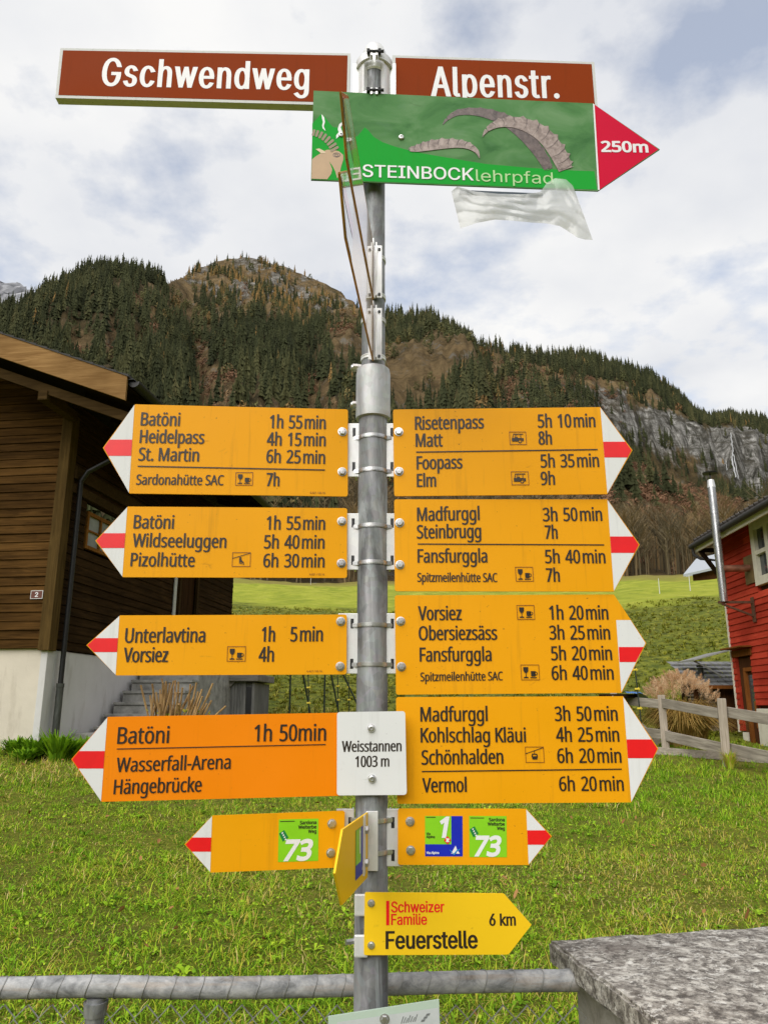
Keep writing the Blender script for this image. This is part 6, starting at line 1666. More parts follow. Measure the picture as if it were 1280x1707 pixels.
# crests on the bare peak keep only a few trees
keep &= ~((px_c > 335) & (px_c < 600) & (d_c > dr_c * .93) & (rng.random(NC) < .93))
x_c, y_c, z_c, d_c, px_c, py_c, az_c, dr_c = [q[keep] for q in (x_c, y_c, z_c, d_c, px_c, py_c, az_c, dr_c)]
n = len(x_c)
h_c = (5.5 + 9.5 * rng.random(n) ** .9) * (1 + .15 * (fbm(x_c * .02, y_c * .02, 65, 2) - .5)) * np.clip(1.15 - .00022 * d_c, .6, 1.2)
tint = np.clip(.02 + .62 * fbm(x_c * .012, y_c * .012, 66, 3) * rng.random(n) + .34 * rng.random(n), 0, .78)
gold = in_poly(px_c, py_c, PEAK) & (rng.random(n) < .55)
gold |= (rng.random(n) < .018)
tint = np.where(gold, rng.uniform(.86, 1.0, n), tint)
h_c = np.where(gold, h_c * .8, h_c)
# the largest in view become trees of their own
order = np.argsort(-(h_c / d_c) * ((px_c > -40) & (px_c < 1320) & ((px_c > 1010) | (px_c < 700)) & (py_c < 690 + 130 * (px_c > 1050))))
solo = order[:150]
rest = np.setdiff1d(np.arange(n), solo)
tmpl = [conifer(s, 8, 6, rad=(.12, .15, .17)[s % 3]) for s in range(9)]
V, Fc, T = scatter(tmpl, np.stack([x_c, y_c, z_c - .3], 1)[rest], h_c[rest], rng.uniform(0, 6.28, len(rest)), tint[rest], rng.uniform(.8, 1.25, len(rest)))
big_mesh('conifer_forest', V, Fc, M['spruce'], {'tint': T}, False, label='dark conifer forest covering the mountain side behind the signs', cat='forest', kind='stuff')
protos = []
for s in range(5):
    tv, tf = conifer(100 + s, 11, 10)
    me_o = big_mesh('spruce_tree', tv, tf, M['spruce'], {'tint': np.full(len(tv), .18 + .10 * s)}, False)
    protos.append(me_o)
for j, i in enumerate(solo):
    o_ = protos[j] if j < 5 else protos[j % 5].copy()
    if j >= 5: col.objects.link(o_)
    o_.location = (x_c[i], y_c[i], z_c[i] - .3)
    o_.rotation_euler = (0, 0, rng.uniform(0, 6.28))
    w_ = h_c[i] * rng.uniform(.85, 1.2)
    o_.scale = (w_, w_, h_c[i])
    tag(o_, 'dark green spruce on the mountain side, among the larger trees of the forest', 'tree', 'spruces on the mountain side')

# dark spruces standing in the brown bushes on the right
PLACED = [(1022, 800, 56), (1040, 812, 66), (1052, 818, 74), (1068, 812, 48), (1084, 806, 54), (1096, 820, 46), (1110, 822, 58), (1124, 828, 40), (1136, 836, 34), (1150, 838, 28), (1012, 806, 60), (1034, 838, 72), (1060, 842, 62), (1156, 852, 30), (1092, 846, 40)]
for j, (px_, py_, hp) in enumerate(PLACED):
    r_ = ray(px_, py_)
    dd = np.linspace(115, 700, 1500)
    hx, hy = r_.x / math.hypot(r_.x, r_.y), r_.y / math.hypot(r_.x, r_.y)
    zz = land(hx * dd, hy * dd)
    lz = H_EYE + dd * r_.z / math.hypot(r_.x, r_.y)
    k = int(np.argmax(zz > lz)) or 400
    o_ = protos[j % 5].copy(); col.objects.link(o_)
    o_.location = (hx * dd[k], hy * dd[k], zz[k] - .4)
    hm = hp / FPX * dd[k] * 1.05
    o_.scale = (hm * 1.35, hm * 1.35, hm)
    o_.rotation_euler = (0, 0, j * 1.7)
    tag(o_, 'dark spruce among rust brown bushes, right of the pointed arms', 'tree', 'spruces among the brown bushes')

# rounder broad-leaved and larch crowns mixed into the forest
def crown(seed, n=110):
    g = np.random.default_rng(seed)
    vs, fs = [], []
    for i in range(n):
        d = g.normal(size=3); d /= np.linalg.norm(d)
        f = .5 + .5 * d[2]
        c = np.array([d[0] * .30 * (1.1 - .5 * f), d[1] * .30 * (1.1 - .5 * f), .12 + .80 * f + .06 * (g.random() - .5)]) * (1 + .22 * (g.random() - .5))
        u = g.normal(size=3); u /= np.linalg.norm(u)
        w_ = np.cross(u, d); w_ /= np.linalg.norm(w_) + 1e-6
        s = .05 + .06 * g.random()
        b0 = len(vs)
        vs += [c + u * s, c + w_ * s * .8, c - u * s * .9]
        fs.append((b0, b0 + 1, b0 + 2))
    return np.array(vs), np.array(fs)


M['mixed'] = foliage('mixed_crowns', [(0.0, (0.050, 0.056, 0.026)), (0.4, (0.10, 0.105, 0.042)), (0.7, (0.17, 0.15, 0.060)), (0.85, (0.24, 0.15, 0.060)), (1.0, (0.20, 0.10, 0.055))])
NK = 9000
az_k = rng.uniform(R(-32), R(35), NK); d_k = np.sqrt(rng.uniform(112 ** 2, 760 ** 2, NK))
x_k, y_k = np.sin(az_k) * d_k, np.cos(az_k) * d_k
z_k = land(x_k, y_k); px_k, py_k = project_np(x_k, y_k, z_k)
pk_ = np.clip(.9 * (fbm(x_k * .02, y_k * .02, 161, 4) - .34), 0, 1)
for P_ in (FACE, BROWN): pk_ = np.where(in_poly(px_k, py_k, P_), 0, pk_)
pk_ = np.where(in_poly(px_k, py_k, PEAK), .10, pk_)
ok = (rng.random(NK) < pk_) & (d_k < np.interp(az_k, _ra, _rd) * .97)
x_k, y_k, z_k, d_k = [q[ok] for q in (x_k, y_k, z_k, d_k)]
n = len(x_k)
V, Fc, T = scatter([crown(s) for s in range(6)], np.stack([x_k, y_k, z_k - .2], 1), rng.uniform(5, 11, n), rng.uniform(0, 6.28, n), np.clip(rng.random(n) ** 1.3 * .9 + .1 * rng.random(n), 0, 1), rng.uniform(.8, 1.2, n))
big_mesh('mixed_forest', V, Fc, M['mixed'], {'tint': T}, False, label='rounder olive and yellowing crowns mixed into the mountain forest', cat='forest', kind='stuff')

# rust-brown bushes
def bush(seed, n=80):
    g = np.random.default_rng(seed)
    vs, fs = [], []
    for i in range(n):
        d = g.normal(size=3); d /= np.linalg.norm(d)
        d[2] = abs(d[2]) * .9
        c = d * (.55 + .5 * g.random()) * np.array([.5, .5, .62])
        u = g.normal(size=3); u /= np.linalg.norm(u)
        w_ = np.cross(u, d); w_ /= np.linalg.norm(w_) + 1e-6
        s = .06 + .07 * g.random()
        b0 = len(vs)
        vs += [c + u * s, c + w_ * s * .7, c - u * s * .9]
        fs.append((b0, b0 + 1, b0 + 2))
    return np.array(vs), np.array(fs)


M['autumn'] = foliage('autumn_leaves', [(0.0, (0.085, 0.055, 0.036)), (0.35, (0.165, 0.092, 0.054)), (0.7, (0.24, 0.135, 0.078)), (1.0, (0.21, 0.16, 0.08))])
NB = 9000
az_b = rng.uniform(R(-30), R(34), NB); d_b = np.sqrt(rng.uniform(118 ** 2, 640 ** 2, NB))
x_b, y_b = np.sin(az_b) * d_b, np.cos(az_b) * d_b
z_b = land(x_b, y_b); px_b, py_b = project_np(x_b, y_b, z_b)
ok = in_poly(px_b, py_b, BROWN) & (rng.random(NB) < .95)
for g_ in GULLIES: ok |= in_poly(px_b, py_b, g_) & (rng.random(NB) < .35)
ok |= in_poly(px_b, py_b, CLIFF) & ~in_poly(px_b, py_b, FACE) & (rng.random(NB) < .4)
ok |= in_poly(px_b, py_b, SLOPE) & (rng.random(NB) < .4)
x_b, y_b, z_b, d_b = [q[ok] for q in (x_b, y_b, z_b, d_b)]
n = len(x_b)
V, Fc, T = scatter([bush(s) for s in range(6)], np.stack([x_b, y_b, z_b - .2], 1), rng.uniform(3.0, 8.0, n), rng.uniform(0, 6.28, n), np.clip(.15 + .8 * fbm(x_b * .02, y_b * .02, 81, 3) + .25 * (rng.random(n) - .5), 0, 1))
big_mesh('autumn_bushes', V, Fc, M['autumn'], {'tint': T}, False, label='rust brown autumn bushes on the slope between meadow and cliffs', cat='bushes', kind='stuff')

# leafless broad-leaved wood above the meadow
def bare_tree(seed):
    g = np.random.default_rng(seed)
    vs, fs = [], []
    def stick(p, q, r0, r1):
        b0 = len(vs)
        d = q - p; d = d / (np.linalg.norm(d) + 1e-6)
        a = np.cross(d, [0.3, .9, .1]); a /= np.linalg.norm(a) + 1e-6
        c = np.cross(d, a)
        for pp, rr in ((p, r0), (q, r1)):
            for k in range(3): vs.append(pp + (a * math.cos(2.094 * k) + c * math.sin(2.094 * k)) * rr)
        for k in range(3):
            k2 = (k + 1) % 3
            fs.extend([(b0 + k, b0 + k2, b0 + 3 + k2), (b0 + k, b0 + 3 + k2, b0 + 3 + k)])
    top = np.array([(g.random() - .5) * .1, (g.random() - .5) * .1, .97])
    p = np.array([0, 0, -.03])
    mid = np.array([(g.random() - .5) * .05, (g.random() - .5) * .05, .5])
    stick(p, mid, .014, .009); stick(mid, top, .009, .002)
    for i in range(15):
        f = .28 + .66 * g.random()
        b_ = p + (mid - p) * min(1, f / .5) + (top - mid) * max(0, (f - .5) / .47)
        a = g.random() * 6.28
        ln = .30 * (1.15 - f) + .05
        e_ = b_ + np.array([math.cos(a) * ln * .75, math.sin(a) * ln * .75, ln * .95])
        stick(b_, e_, .0055, .0015)
        for j in range(6):
            f2 = .3 + .7 * g.random()
            c = b_ + (e_ - b_) * f2
            a2 = a + (g.random() - .5) * 2.4
            l2 = .05 + .10 * g.random()
            q = c + np.array([math.cos(a2) * l2 * .7, math.sin(a2) * l2 * .7, l2 * .9])
            stick(c, q, .0026, .001)
    return np.array(vs), np.array(fs)


M['bark'] = foliage('bare_twigs', [(0.0, (0.085, 0.070, 0.045)), (0.5, (0.17, 0.135, 0.075)), (1.0, (0.24, 0.16, 0.075))])
NT = 1500
az_t = rng.uniform(R(-12), R(32), NT); d_t = 101 + 62 * rng.random(NT) ** 1.3
x_t, y_t = np.sin(az_t) * d_t, np.cos(az_t) * d_t
n = NT
h_t = 4.8 + 5.2 * rng.random(n)
h_t = h_t * (.75 + .5 * fbm(az_t * 16, d_t * .02, 95, 3))
V, Fc, T = scatter([bare_tree(s) for s in range(7)], np.stack([x_t, y_t, land(x_t, y_t)], 1), h_t, rng.uniform(0, 6.28, n), rng.random(n), rng.uniform(.9, 1.4, n))
big_mesh('bare_wood', V, Fc, M['bark'], {'tint': T}, False, label='leafless brown wood along the top edge of the meadow', cat='wood', kind='stuff')

# waterfall on the cliff
wf = MB()
for x0_, y0_, x1_, y1_, w_ in ((1217, 722, 1221, 752, 2.4), (1221, 750, 1219, 768, 3.0), (1219, 766, 1226, 796, 3.6), (1222, 758, 1230, 798, 2.2), (1209, 768, 1211, 784, 1.6)):
    pts = []
    for k in range(9):
        f = k / 8
        px_, py_ = x0_ + (x1_ - x0_) * f + .6 * math.sin(k * 2.1), y0_ + (y1_ - y0_) * f
        r_ = ray(px_, py_)
        hl = math.hypot(r_.x, r_.y)
        dd = np.linspace(560, 860, 900)
        zz = land(r_.x / hl * dd, r_.y / hl * dd); lz = H_EYE + dd * r_.z / hl
        kk = int(np.argmax(zz > lz)) or 300
        d_ = dd[kk] - 3.0
        pts.append(Vector((r_.x / hl * d_, r_.y / hl * d_, H_EYE + d_ * r_.z / hl)))
    wf.tube(pts, [w_ * .17 * (.7 + .6 * random.random()) for _ in pts], 6)
wf.build('waterfall', plain('white_water', (0.42, 0.43, 0.43), 0.6, var=0.15, scale=.5), None, kind='structure')

# ------------------------------------------------------------------ grass
def blades(n, d0, d1, expo, length, width, seed, azr=(-31, 33), lean=(.3, 1.1), jitter=.5):
    """bent grass blades as pairs of quads"""
    g = np.random.default_rng(seed)
    az_ = g.uniform(R(azr[0]), R(azr[1]), n)
    u = g.random(n)
    d = (d0 ** expo + u * (d1 ** expo - d0 ** expo)) ** (1 / expo)
    # gather into tufts
    tx = np.sin(az_) * d; ty = np.cos(az_) * d
    nt_ = n // 20
    ix = g.integers(0, nt_, n)
    cl = g.random(n) < .80
    x = np.where(cl, tx[ix] + g.normal(0, .027, n), tx)
    y = np.where(cl, ty[ix] + g.normal(0, .027, n), ty)
    z = land(x, y) - .004
    tuft_h = (.55 + .9 * g.random(nt_))[ix]
    patch = np.clip(.5 + 1.9 * (fbm(x * 1.3, y * 1.3, seed + 2, 5, .6) - .5), 0, 1)
    L_ = length * (.45 + .85 * g.random(n)) * np.where(cl, tuft_h, .8) * (.55 + .9 * patch)
    W_ = width * (.6 + .8 * g.random(n))
    th = g.uniform(0, 2 * np.pi, n)
    ln = g.uniform(lean[0], lean[1], n)
    dx_, dy_ = np.cos(th), np.sin(th)
    sx, sy = -dy_, dx_
    P = []
    for f, wf_, hf in ((0, 1, 0), (.5, .85, .5), (1, .12, 1)):
        out_ = L_ * f * np.sin(ln * (0.5 + .8 * f))
        hh_ = L_ * f * np.cos(ln * (0.5 + .8 * f))
        for s in (-1, 1):
            P.append(np.stack([x + dx_ * out_ + s * sx * W_ * wf_ / 2, y + dy_ * out_ + s * sy * W_ * wf_ / 2, z + hh_], -1))
    V = np.stack(P, 1).reshape(-1, 3)
    b0 = (np.arange(n) * 6)[:, None]
    f = np.concatenate([b0 + [[0, 1, 3, 2]], b0 + [[2, 3, 5, 4]]], 1).reshape(-1, 4)
    return x, y, V, f, patch, g


def blocked(x, y):
    """inside a building's footprint"""
    q = (x + 4.333) * .9923 - (y - 10) * .1236
    w = (x + 4.333) * .1236 + (y - 10) * .9923
    return ((q < .02) & (w > -.02) & (w < 7.4)) | ((x > 7.75) & (y < 17.6) & (y > 5)) | ((q < 1.05) & (q > -.1) & (w > .55) & (w < 4))


def grass_object(name, n, d0, d1, expo, length, width, seed, mat_, lab, azr=(-31, 33), lean=(.3, 1.1), dry=.25):
    x, y, V, f, patch, g = blades(n, d0, d1, expo, length, width, seed, azr, lean)
    ok_ = ~blocked(x, y)
    dryp = fbm(x * .55 + 40, y * .55, seed + 8, 4)
    t_ = np.where(g.random(len(x)) < np.clip(dry + 2.1 * (dryp - .52) - .035 * np.clip(x, -4, 4), .04, .85), .68 + .32 * g.random(len(x)), .62 * g.random(len(x)) * (.5 + 1.0 * patch))
    V = V.reshape(-1, 6, 3)[ok_].reshape(-1, 3)
    m_ = int(ok_.sum())
    b0 = (np.arange(m_) * 6)[:, None]
    f = np.concatenate([b0 + [[0, 1, 3, 2]], b0 + [[2, 3, 5, 4]]], 1).reshape(-1, 4)
    return big_mesh(name, V, f, mat_, {'tint': np.repeat(np.clip(t_[ok_], 0, 1), 6)}, False, label=lab, cat='grass', kind='stuff')


M['grass'] = foliage('grass_blades', [(0.0, (0.060, 0.145, 0.010)), (0.3, (0.22, 0.42, 0.020)), (0.62, (0.47, 0.63, 0.040)), (0.70, (0.52, 0.46, 0.05)), (0.85, (0.62, 0.47, 0.13)), (1.0, (0.70, 0.56, 0.27))], 0.6, trans=0.25)
M['bank_grass'] = foliage('bank_blades', [(0.0, (0.075, 0.088, 0.010)), (0.4, (0.20, 0.225, 0.018)), (0.7, (0.33, 0.31, 0.035)), (1.0, (0.46, 0.40, 0.11))], 0.7, trans=0.2)
grass_object('lawn_grass', 190000, 3.0, 12.5, .75, .056, .0046, 11, M['grass'], 'short tufted lawn with green, yellow and straw coloured blades', lean=(.4, 1.45), dry=.27)
grass_object('short_turf', 210000, 3.0, 11.5, .8, .020, .0042, 15, M['grass'], 'short mossy turf filling the lawn between the taller tufts', lean=(.5, 1.5), dry=.20)
grass_object('long_grass', 60000, 8.5, 19, 1.0, .11, .008, 12, M['grass'], 'longer green grass near the houses and the wooden fence', dry=.02)
grass_object('bank_grass', 110000, 18, 47, 1.1, .15, .026, 13, M['bank_grass'], 'tussocky olive grass on the steep meadow bank', azr=(-27, 31), lean=(.4, 1.3))
# clover and other broad leaves in the lawn
g = np.random.default_rng(19)
n = 26000
az_ = g.uniform(R(-31), R(33), n); d_ = 3.0 + 8 * g.random(n) ** 1.2
x, y = np.sin(az_) * d_, np.cos(az_) * d_
pt = fbm(x * 1.3, y * 1.3, 23, 3)
ok_ = (g.random(n) < 2.2 * (pt - .30)) & ~blocked(x, y)
x, y = x[ok_], y[ok_]; n = len(x)
z = land(x, y) + g.uniform(.008, .04, n)
th = g.uniform(0, 6.28, n); s = g.uniform(.004, .010, n) * np.where(g.random(n) < .05, 1.6, 1)
tl = g.normal(0, .35, (n, 2))
P = []
for k in range(6):
    a = th + k * 1.0472
    ra = s * (1.15 if k % 3 == 0 else .8)
    ex, ey = np.cos(a) * ra, np.sin(a) * ra
    P.append(np.stack([x + ex, y + ey, z + ex * tl[:, 0] + ey * tl[:, 1]], -1))
V = np.stack(P, 1).reshape(-1, 3)
b0 = (np.arange(n) * 6)[:, None]
f = np.concatenate([b0 + [[0, 1, 2, 3]], b0 + [[0, 3, 4, 5]]], 1).reshape(-1, 4)
big_mesh('clover_leaves', V, f, M['grass'], {'tint': np.repeat(.2 + .4 * g.random(n), 6)}, False, label='clover and other small broad leaves scattered through the lawn', cat='ground cover', kind='stuff')

# rosettes of broader leaves
g = np.random.default_rng(23)
V, Fq, T = [], [], []
for i in range(420):
    a0 = g.uniform(R(-30), R(32)); d0 = 3.1 + 7.5 * g.random() ** 1.3
    x0, y0 = math.sin(a0) * d0, math.cos(a0) * d0
    if bool(blocked(np.array([x0]), np.array([y0]))[0]): continue
    z0 = gz(x0, y0)
    base_t = g.uniform(.12, .55)
    for k in range(g.integers(4, 9)):
        a = g.uniform(0, 6.28); ln_ = g.uniform(.025, .06); w_ = ln_ * g.uniform(.13, .24); up_ = g.uniform(.25, 1.0)
        ca, sa = math.cos(a), math.sin(a)
        b0 = len(V)
        for f, ww, hh in ((0, .25, 0), (.4, .9, .55), (.75, 1, .62), (1, .15, .42)):
            for s_ in (-1, 1): V.append((x0 + ca * ln_ * f - sa * w_ * ww * s_, y0 + sa * ln_ * f + ca * w_ * ww * s_, z0 + .006 + ln_ * hh * up_))
        for q in range(3): Fq.append((b0 + 2 * q, b0 + 2 * q + 1, b0 + 2 * q + 3, b0 + 2 * q + 2))
        T += [base_t + g.uniform(-.08, .08)] * 8
big_mesh('weed_rosettes', np.array(V), np.array(Fq), M['grass'], {'tint': np.clip(np.array(T), 0, .6)}, False, label='broad-leaved weeds growing here and there in the lawn', cat='ground cover', kind='stuff')

# fallen leaves
g = np.random.default_rng(29)
n = 260
az_ = g.uniform(R(-30), R(32), n); d_ = 3.2 + 7.5 * g.random(n)
x, y = np.sin(az_) * d_, np.cos(az_) * d_
ok_ = ~blocked(x, y)
x, y = x[ok_], y[ok_]; n = len(x)
z = land(x, y) + g.uniform(.02, .045, n)
th = g.uniform(0, 6.28, n); s = g.uniform(.012, .026, n)
tl = g.normal(0, .5, (n, 2))
P = []
for k, (ra, ww) in enumerate(((1, 0), (.3, .5), (-.5, .45), (-1, 0), (-.5, -.45), (.3, -.5))):
    ex = (np.cos(th) * ra - np.sin(th) * ww) * s; ey = (np.sin(th) * ra + np.cos(th) * ww) * s
    P.append(np.stack([x + ex, y + ey, z + ex * tl[:, 0] + ey * tl[:, 1] + .3 * s * abs(ww)], -1))
V = np.stack(P, 1).reshape(-1, 3)
b0 = (np.arange(n) * 6)[:, None]
f = np.concatenate([b0 + [[0, 1, 2, 3]], b0 + [[0, 3, 4, 5]]], 1).reshape(-1, 4)
big_mesh('fallen_leaves', V, f, foliage('dead_leaves', [(0, (.16, .07, .025)), (1, (.38, .20, .08))]), {'tint': np.repeat(g.random(n), 6)}, False, label='small brown fallen leaves lying in the lawn', cat='leaves', kind='stuff')

# ------------------------------------------------------------------ chain-link railing behind the post
M['old_paint'] = None
m, t, b_ = base_mat('peeling_pipe_paint')
v = coords(t, (7, 10, 10), False)
base = ramp(t, noise(t, v, 3.0, 8, .7, .5), [(0.34, (0.13, 0.135, 0.138)), (0.50, (0.29, 0.295, 0.30)), (0.66, (0.46, 0.46, 0.455))])
wo = ramp(t, noise(t, coords(t, (2, 22, 22), False), 2.2, 8, .7), [(0.52, 0.0), (0.62, 0.8)])
sx_ = t.nodes.new('ShaderNodeSeparateXYZ')
t.links.new(coords(t, (1, 1, 1), False), sx_.inputs[0])
side = ramp(t, sx_.outputs[0], [(0.0, 1.0), (0.02, 0.35)])
ml = t.nodes.new('ShaderNodeMath'); ml.operation = 'MULTIPLY'
t.links.new(wo, ml.inputs[0]); t.links.new(side, ml.inputs[1])
c = mix(t, ml.outputs[0], base, (0.34, 0.225, 0.12))
rust = ramp(t, noise(t, coords(t, (1.4, 5, 5), False), 2.6, 5, .6), [(0.66, 0.0), (0.72, 0.85)])
c = mix(t, rust, c, (0.22, 0.055, 0.018))
t.links.new(c, b_.inputs['Base Color'])
b_.inputs['Roughness'].default_value = .7
bump(t, b_, noise(t, v, 4.0, 8, .7), .5, .003)
M['old_paint'] = m
M['wire'] = plain('old_wire', (0.34, 0.34, 0.33), .5, .6)

YR = 1.885
fence = empty('chain_link_railing', (-1.6, YR, .1), label='old pipe railing with wire mesh and a wound binding wire, running behind the post', cat='railing')
zl, zr_, zm_ = at_y(20, 1650, YR).z, at_y(950, 1636.5, YR).z, at_y(590, 1646, YR).z
xl, xr_, xm_ = -2.6, at_y(962, 1636, YR).x, at_y(590, 1646, YR).x
rl = MB()
pts = []
for i in range(41):
    s = i / 40
    x = xl + (xr_ - xl) * s
    zz = zl + (zr_ - zl) * max(0, (x + .9) / (xr_ + .9))
    zz += .004 * math.exp(-((x + .62) / .12) ** 2) + .003 * math.sin(x * 5)
    pts.append((x + 1.6, 0, zz - .1))
rl.tube(pts, .0218, 24)
rail_o = rl.build('top_rail', M['old_paint'], fence)
bw = MB()
hp = []
for i in range(1400):
    x = xl + (xr_ - xl) * i / 1400
    a = (x - xl) * 2 * math.pi / .062
    j = min(40, max(0, (x - xl) / (xr_ - xl) * 40)); k = min(39, int(j))
    zc2 = pts[k][2] + (pts[k + 1][2] - pts[k][2]) * (j - k)
    hp.append((x + 1.6 + .018 * math.sin(a), .0228 * math.cos(a), zc2 + .0228 * math.sin(a)))
bw.tube(hp, .0011, 5)
bw.build('binding_wire', M['wire'], fence)
for x in (at_y(160, 1680, YR).x, -2.3):
    p_ = MB().tube([(x + 1.6, 0, -.4), (x + 1.6, 0, zl - .1 - .015)], .0205, 20)
    p_.tube([(x + 1.6, 0, zl - .1 - .05), (x + 1.6, 0, zl - .1 - .022)], [.0235, .0265], 20)
    p_.build('post', M['galv'], fence)
wm = MB()
z_hi, z_lo = zl - .1 - .03, -.05
st_ = .052
x = xl
while x < xr_:
    for s in (-1, 1):
        pz, px_ = z_hi, x
        pl_ = []
        while pz > z_lo:
            pl_.append((px_ + 1.6, .003 * s, pz))
            px_ += s * st_ / 2 if len(pl_) % 2 else -s * st_ / 2
            pz -= st_ / 2
        wm.tube(pl_, .0016, 4, False)
    x += st_
wm.build('wire_mesh', M['wire'], fence, kind='stuff')

# ------------------------------------------------------------------ stone pillar
m, t, b_ = base_mat('lichen_stone')
v = coords(t, (1, 1, 1), False)
n_a = noise(t, v, 24.0, 12, .80, .3)
n_b = noise(t, v, 60.0, 8, .75)
c = ramp(t, n_a, [(0.39, (0.09, 0.076, 0.064)), (0.50, (0.31, 0.285, 0.25)), (0.59, (0.60, 0.57, 0.51))])
c = mix(t, ramp(t, n_b, [(0.42, 0.85), (0.50, 0.0)]), c, (0.07, 0.06, 0.052))
c = mix(t, ramp(t, noise(t, v, 40.0, 10, .75, .6), [(0.57, 0.0), (0.60, 0.9)]), c, (0.66, 0.64, 0.59))
c = mix(t, ramp(t, noise(t, v, 6.0, 9, .75), [(0.57, 0.0), (0.64, 0.6)]), c, (0.13, 0.105, 0.09))
t.links.new(c, b_.inputs['Base Color'])
b_.inputs['Roughness'].default_value = .92
bump(t, b_, n_b, .8, .005)
M['stone'] = m
m, t, b_ = base_mat('pillar_stone')
v = coords(t, (1, 1, 1), False)
c = ramp(t, noise(t, v, 14.0, 10, .7, .5), [(0.32, (0.15, 0.135, 0.11)), (0.52, (0.29, 0.27, 0.235)), (0.7, (0.42, 0.40, 0.36))])
t.links.new(c, b_.inputs['Base Color']); b_.inputs['Roughness'].default_value = .92
bump(t, b_, noise(t, v, 50.0, 8, .7), .6, .004)
M['stone_side'] = m
zt_ = 1.012
cz = lambda px, py: (lambda r: EYE + r * ((zt_ - H_EYE) / r.z))(ray(px, py))
c0, c1, c2 = cz(913, 1567), cz(1280, 1545.5), cz(1076, 1707)
ex = Vector((c1.x - c0.x, c1.y - c0.y, 0)).normalized()
ey = Vector((ex.y, -ex.x, 0))
ang = math.atan2(ex.y, ex.x)
pil = empty('stone_pillar', (c0.x, c0.y, .05), ang, label='stone gate pillar with a lichen-spotted overhanging cap slab, right foreground', cat='pillar')
bm = bmesh.new()
W_, D_, T_ = 1.05, .95, .052
bmesh.ops.create_cube(bm, size=1)
for q in bm.verts: q.co = Vector(((q.co.x + .5) * W_, (q.co.y - .5) * D_, zt_ - .05 - T_ + (q.co.z + .5) * T_))
bmesh.ops.bevel(bm, geom=bm.edges[:], offset=.006, segments=2, affect='EDGES')
bmesh.ops.subdivide_edges(bm, edges=[e for e in bm.edges if e.calc_length() > .2], cuts=40, use_grid_fill=True)
for q in bm.verts:
    d = mn.noise(q.co * 9) * .004 + mn.noise(q.co * 34) * .0028
    q.co += Vector((d, d * .7, d))
me = bpy.data.meshes.new('cap_slab'); bm.to_mesh(me); bm.free()
me.materials.append(M['stone'])
o_ = bpy.data.objects.new('cap_slab', me); col.objects.link(o_); o_.parent = pil
pb2 = MB().box((.045, -D_ + .045, -.2), (W_ - .045, -.045, zt_ - .05 - T_ - .001), bev=.006)
pb2.build('pillar_body', M['stone_side'], pil)

# ------------------------------------------------------------------ timber chalet on the left
M['plank'] = wood('chalet_plank', (0.034, 0.017, 0.005), (0.145, 0.073, 0.021), 'X', .75, .5, .118, 1.33)
M['plank_side'] = wood('chalet_plank_side', (0.018, 0.010, 0.004), (0.070, 0.038, 0.014), 'Y', .75)  # darker than the gable planks: shade under the eave is put into the colour
M['corner_wood'] = wood('corner_board', (0.055, 0.034, 0.012), (0.125, 0.078, 0.026), 'Z', .75)
M['barge'] = wood('barge_board', (0.19, 0.10, 0.036), (0.37, 0.22, 0.09), 'X', .7)
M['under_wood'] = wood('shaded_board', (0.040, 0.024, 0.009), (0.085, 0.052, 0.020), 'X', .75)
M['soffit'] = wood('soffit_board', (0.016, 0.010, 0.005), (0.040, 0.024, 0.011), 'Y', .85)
M['tile_dark'] = plain('roof_tiles_dark', (0.035, 0.032, 0.030), .8, var=.3)
M['gutter'] = plain('dark_sheet_metal', (0.022, 0.022, 0.022), .45, .5, var=.25)
M['pipe_old'] = plain('downpipe_metal', (0.075, 0.080, 0.072), .5, .4, var=.45, scale=6, stretch=(6, 6, .8))
M['window_wood'] = wood('window_timber', (0.20, 0.085, 0.018), (0.34, 0.15, 0.035), 'Z', .6)
m, t, b_ = base_mat('window_glass')
b_.inputs['Base Color'].default_value = (0.05, 0.06, 0.065, 1); b_.inputs['Roughness'].default_value = .05
b_.inputs['Specular IOR Level'].default_value = .8
M['glass'] = m


def plaster(name, c, dirt):
    m, t, b = base_mat(name)
    v = coords(t, (1, 1, 1), False)
    n = noise(t, v, 1.4, 8, .65)
    cc = ramp(t, n, [(0.3, tuple(x * .86 for x in c)), (0.7, c)])
    s = t.nodes.new('ShaderNodeSeparateXYZ'); t.links.new(v, s.inputs[0])
    grime = ramp(t, noise(t, coords(t, (3, 3, .7), False), 2.0, 7, .65), [(0.54, 0.0), (0.75, .6)])
    cc = mix(t, grime, cc, dirt)
    t.links.new(cc, b.inputs['Base Color']); b.inputs['Roughness'].default_value = .92
    bump(t, b, noise(t, v, 12.0, 8, .7), .35, .01)
    return m


M['plaster'] = plaster('chalet_plaster', (0.66, 0.60, 0.50), (0.36, 0.31, 0.24))
M['plaster_white'] = plaster('side_plaster', (0.62, 0.61, 0.60), (0.36, 0.34, 0.30))
HY = R(-7.1)
HC = Vector((-4.333, 10.0, 0))
ch = empty('timber_chalet', (HC.x, HC.y, gz(-5.5, 10.5)), HY, label='dark brown plank chalet on a pale plaster base, left of the signs', cat='house')
GZ0 = ch.location.z
cz0 = lambda z: z - GZ0
SL = .39


def zroof(x, off=0): return 5.60 - SL * (x - 1.2) + off


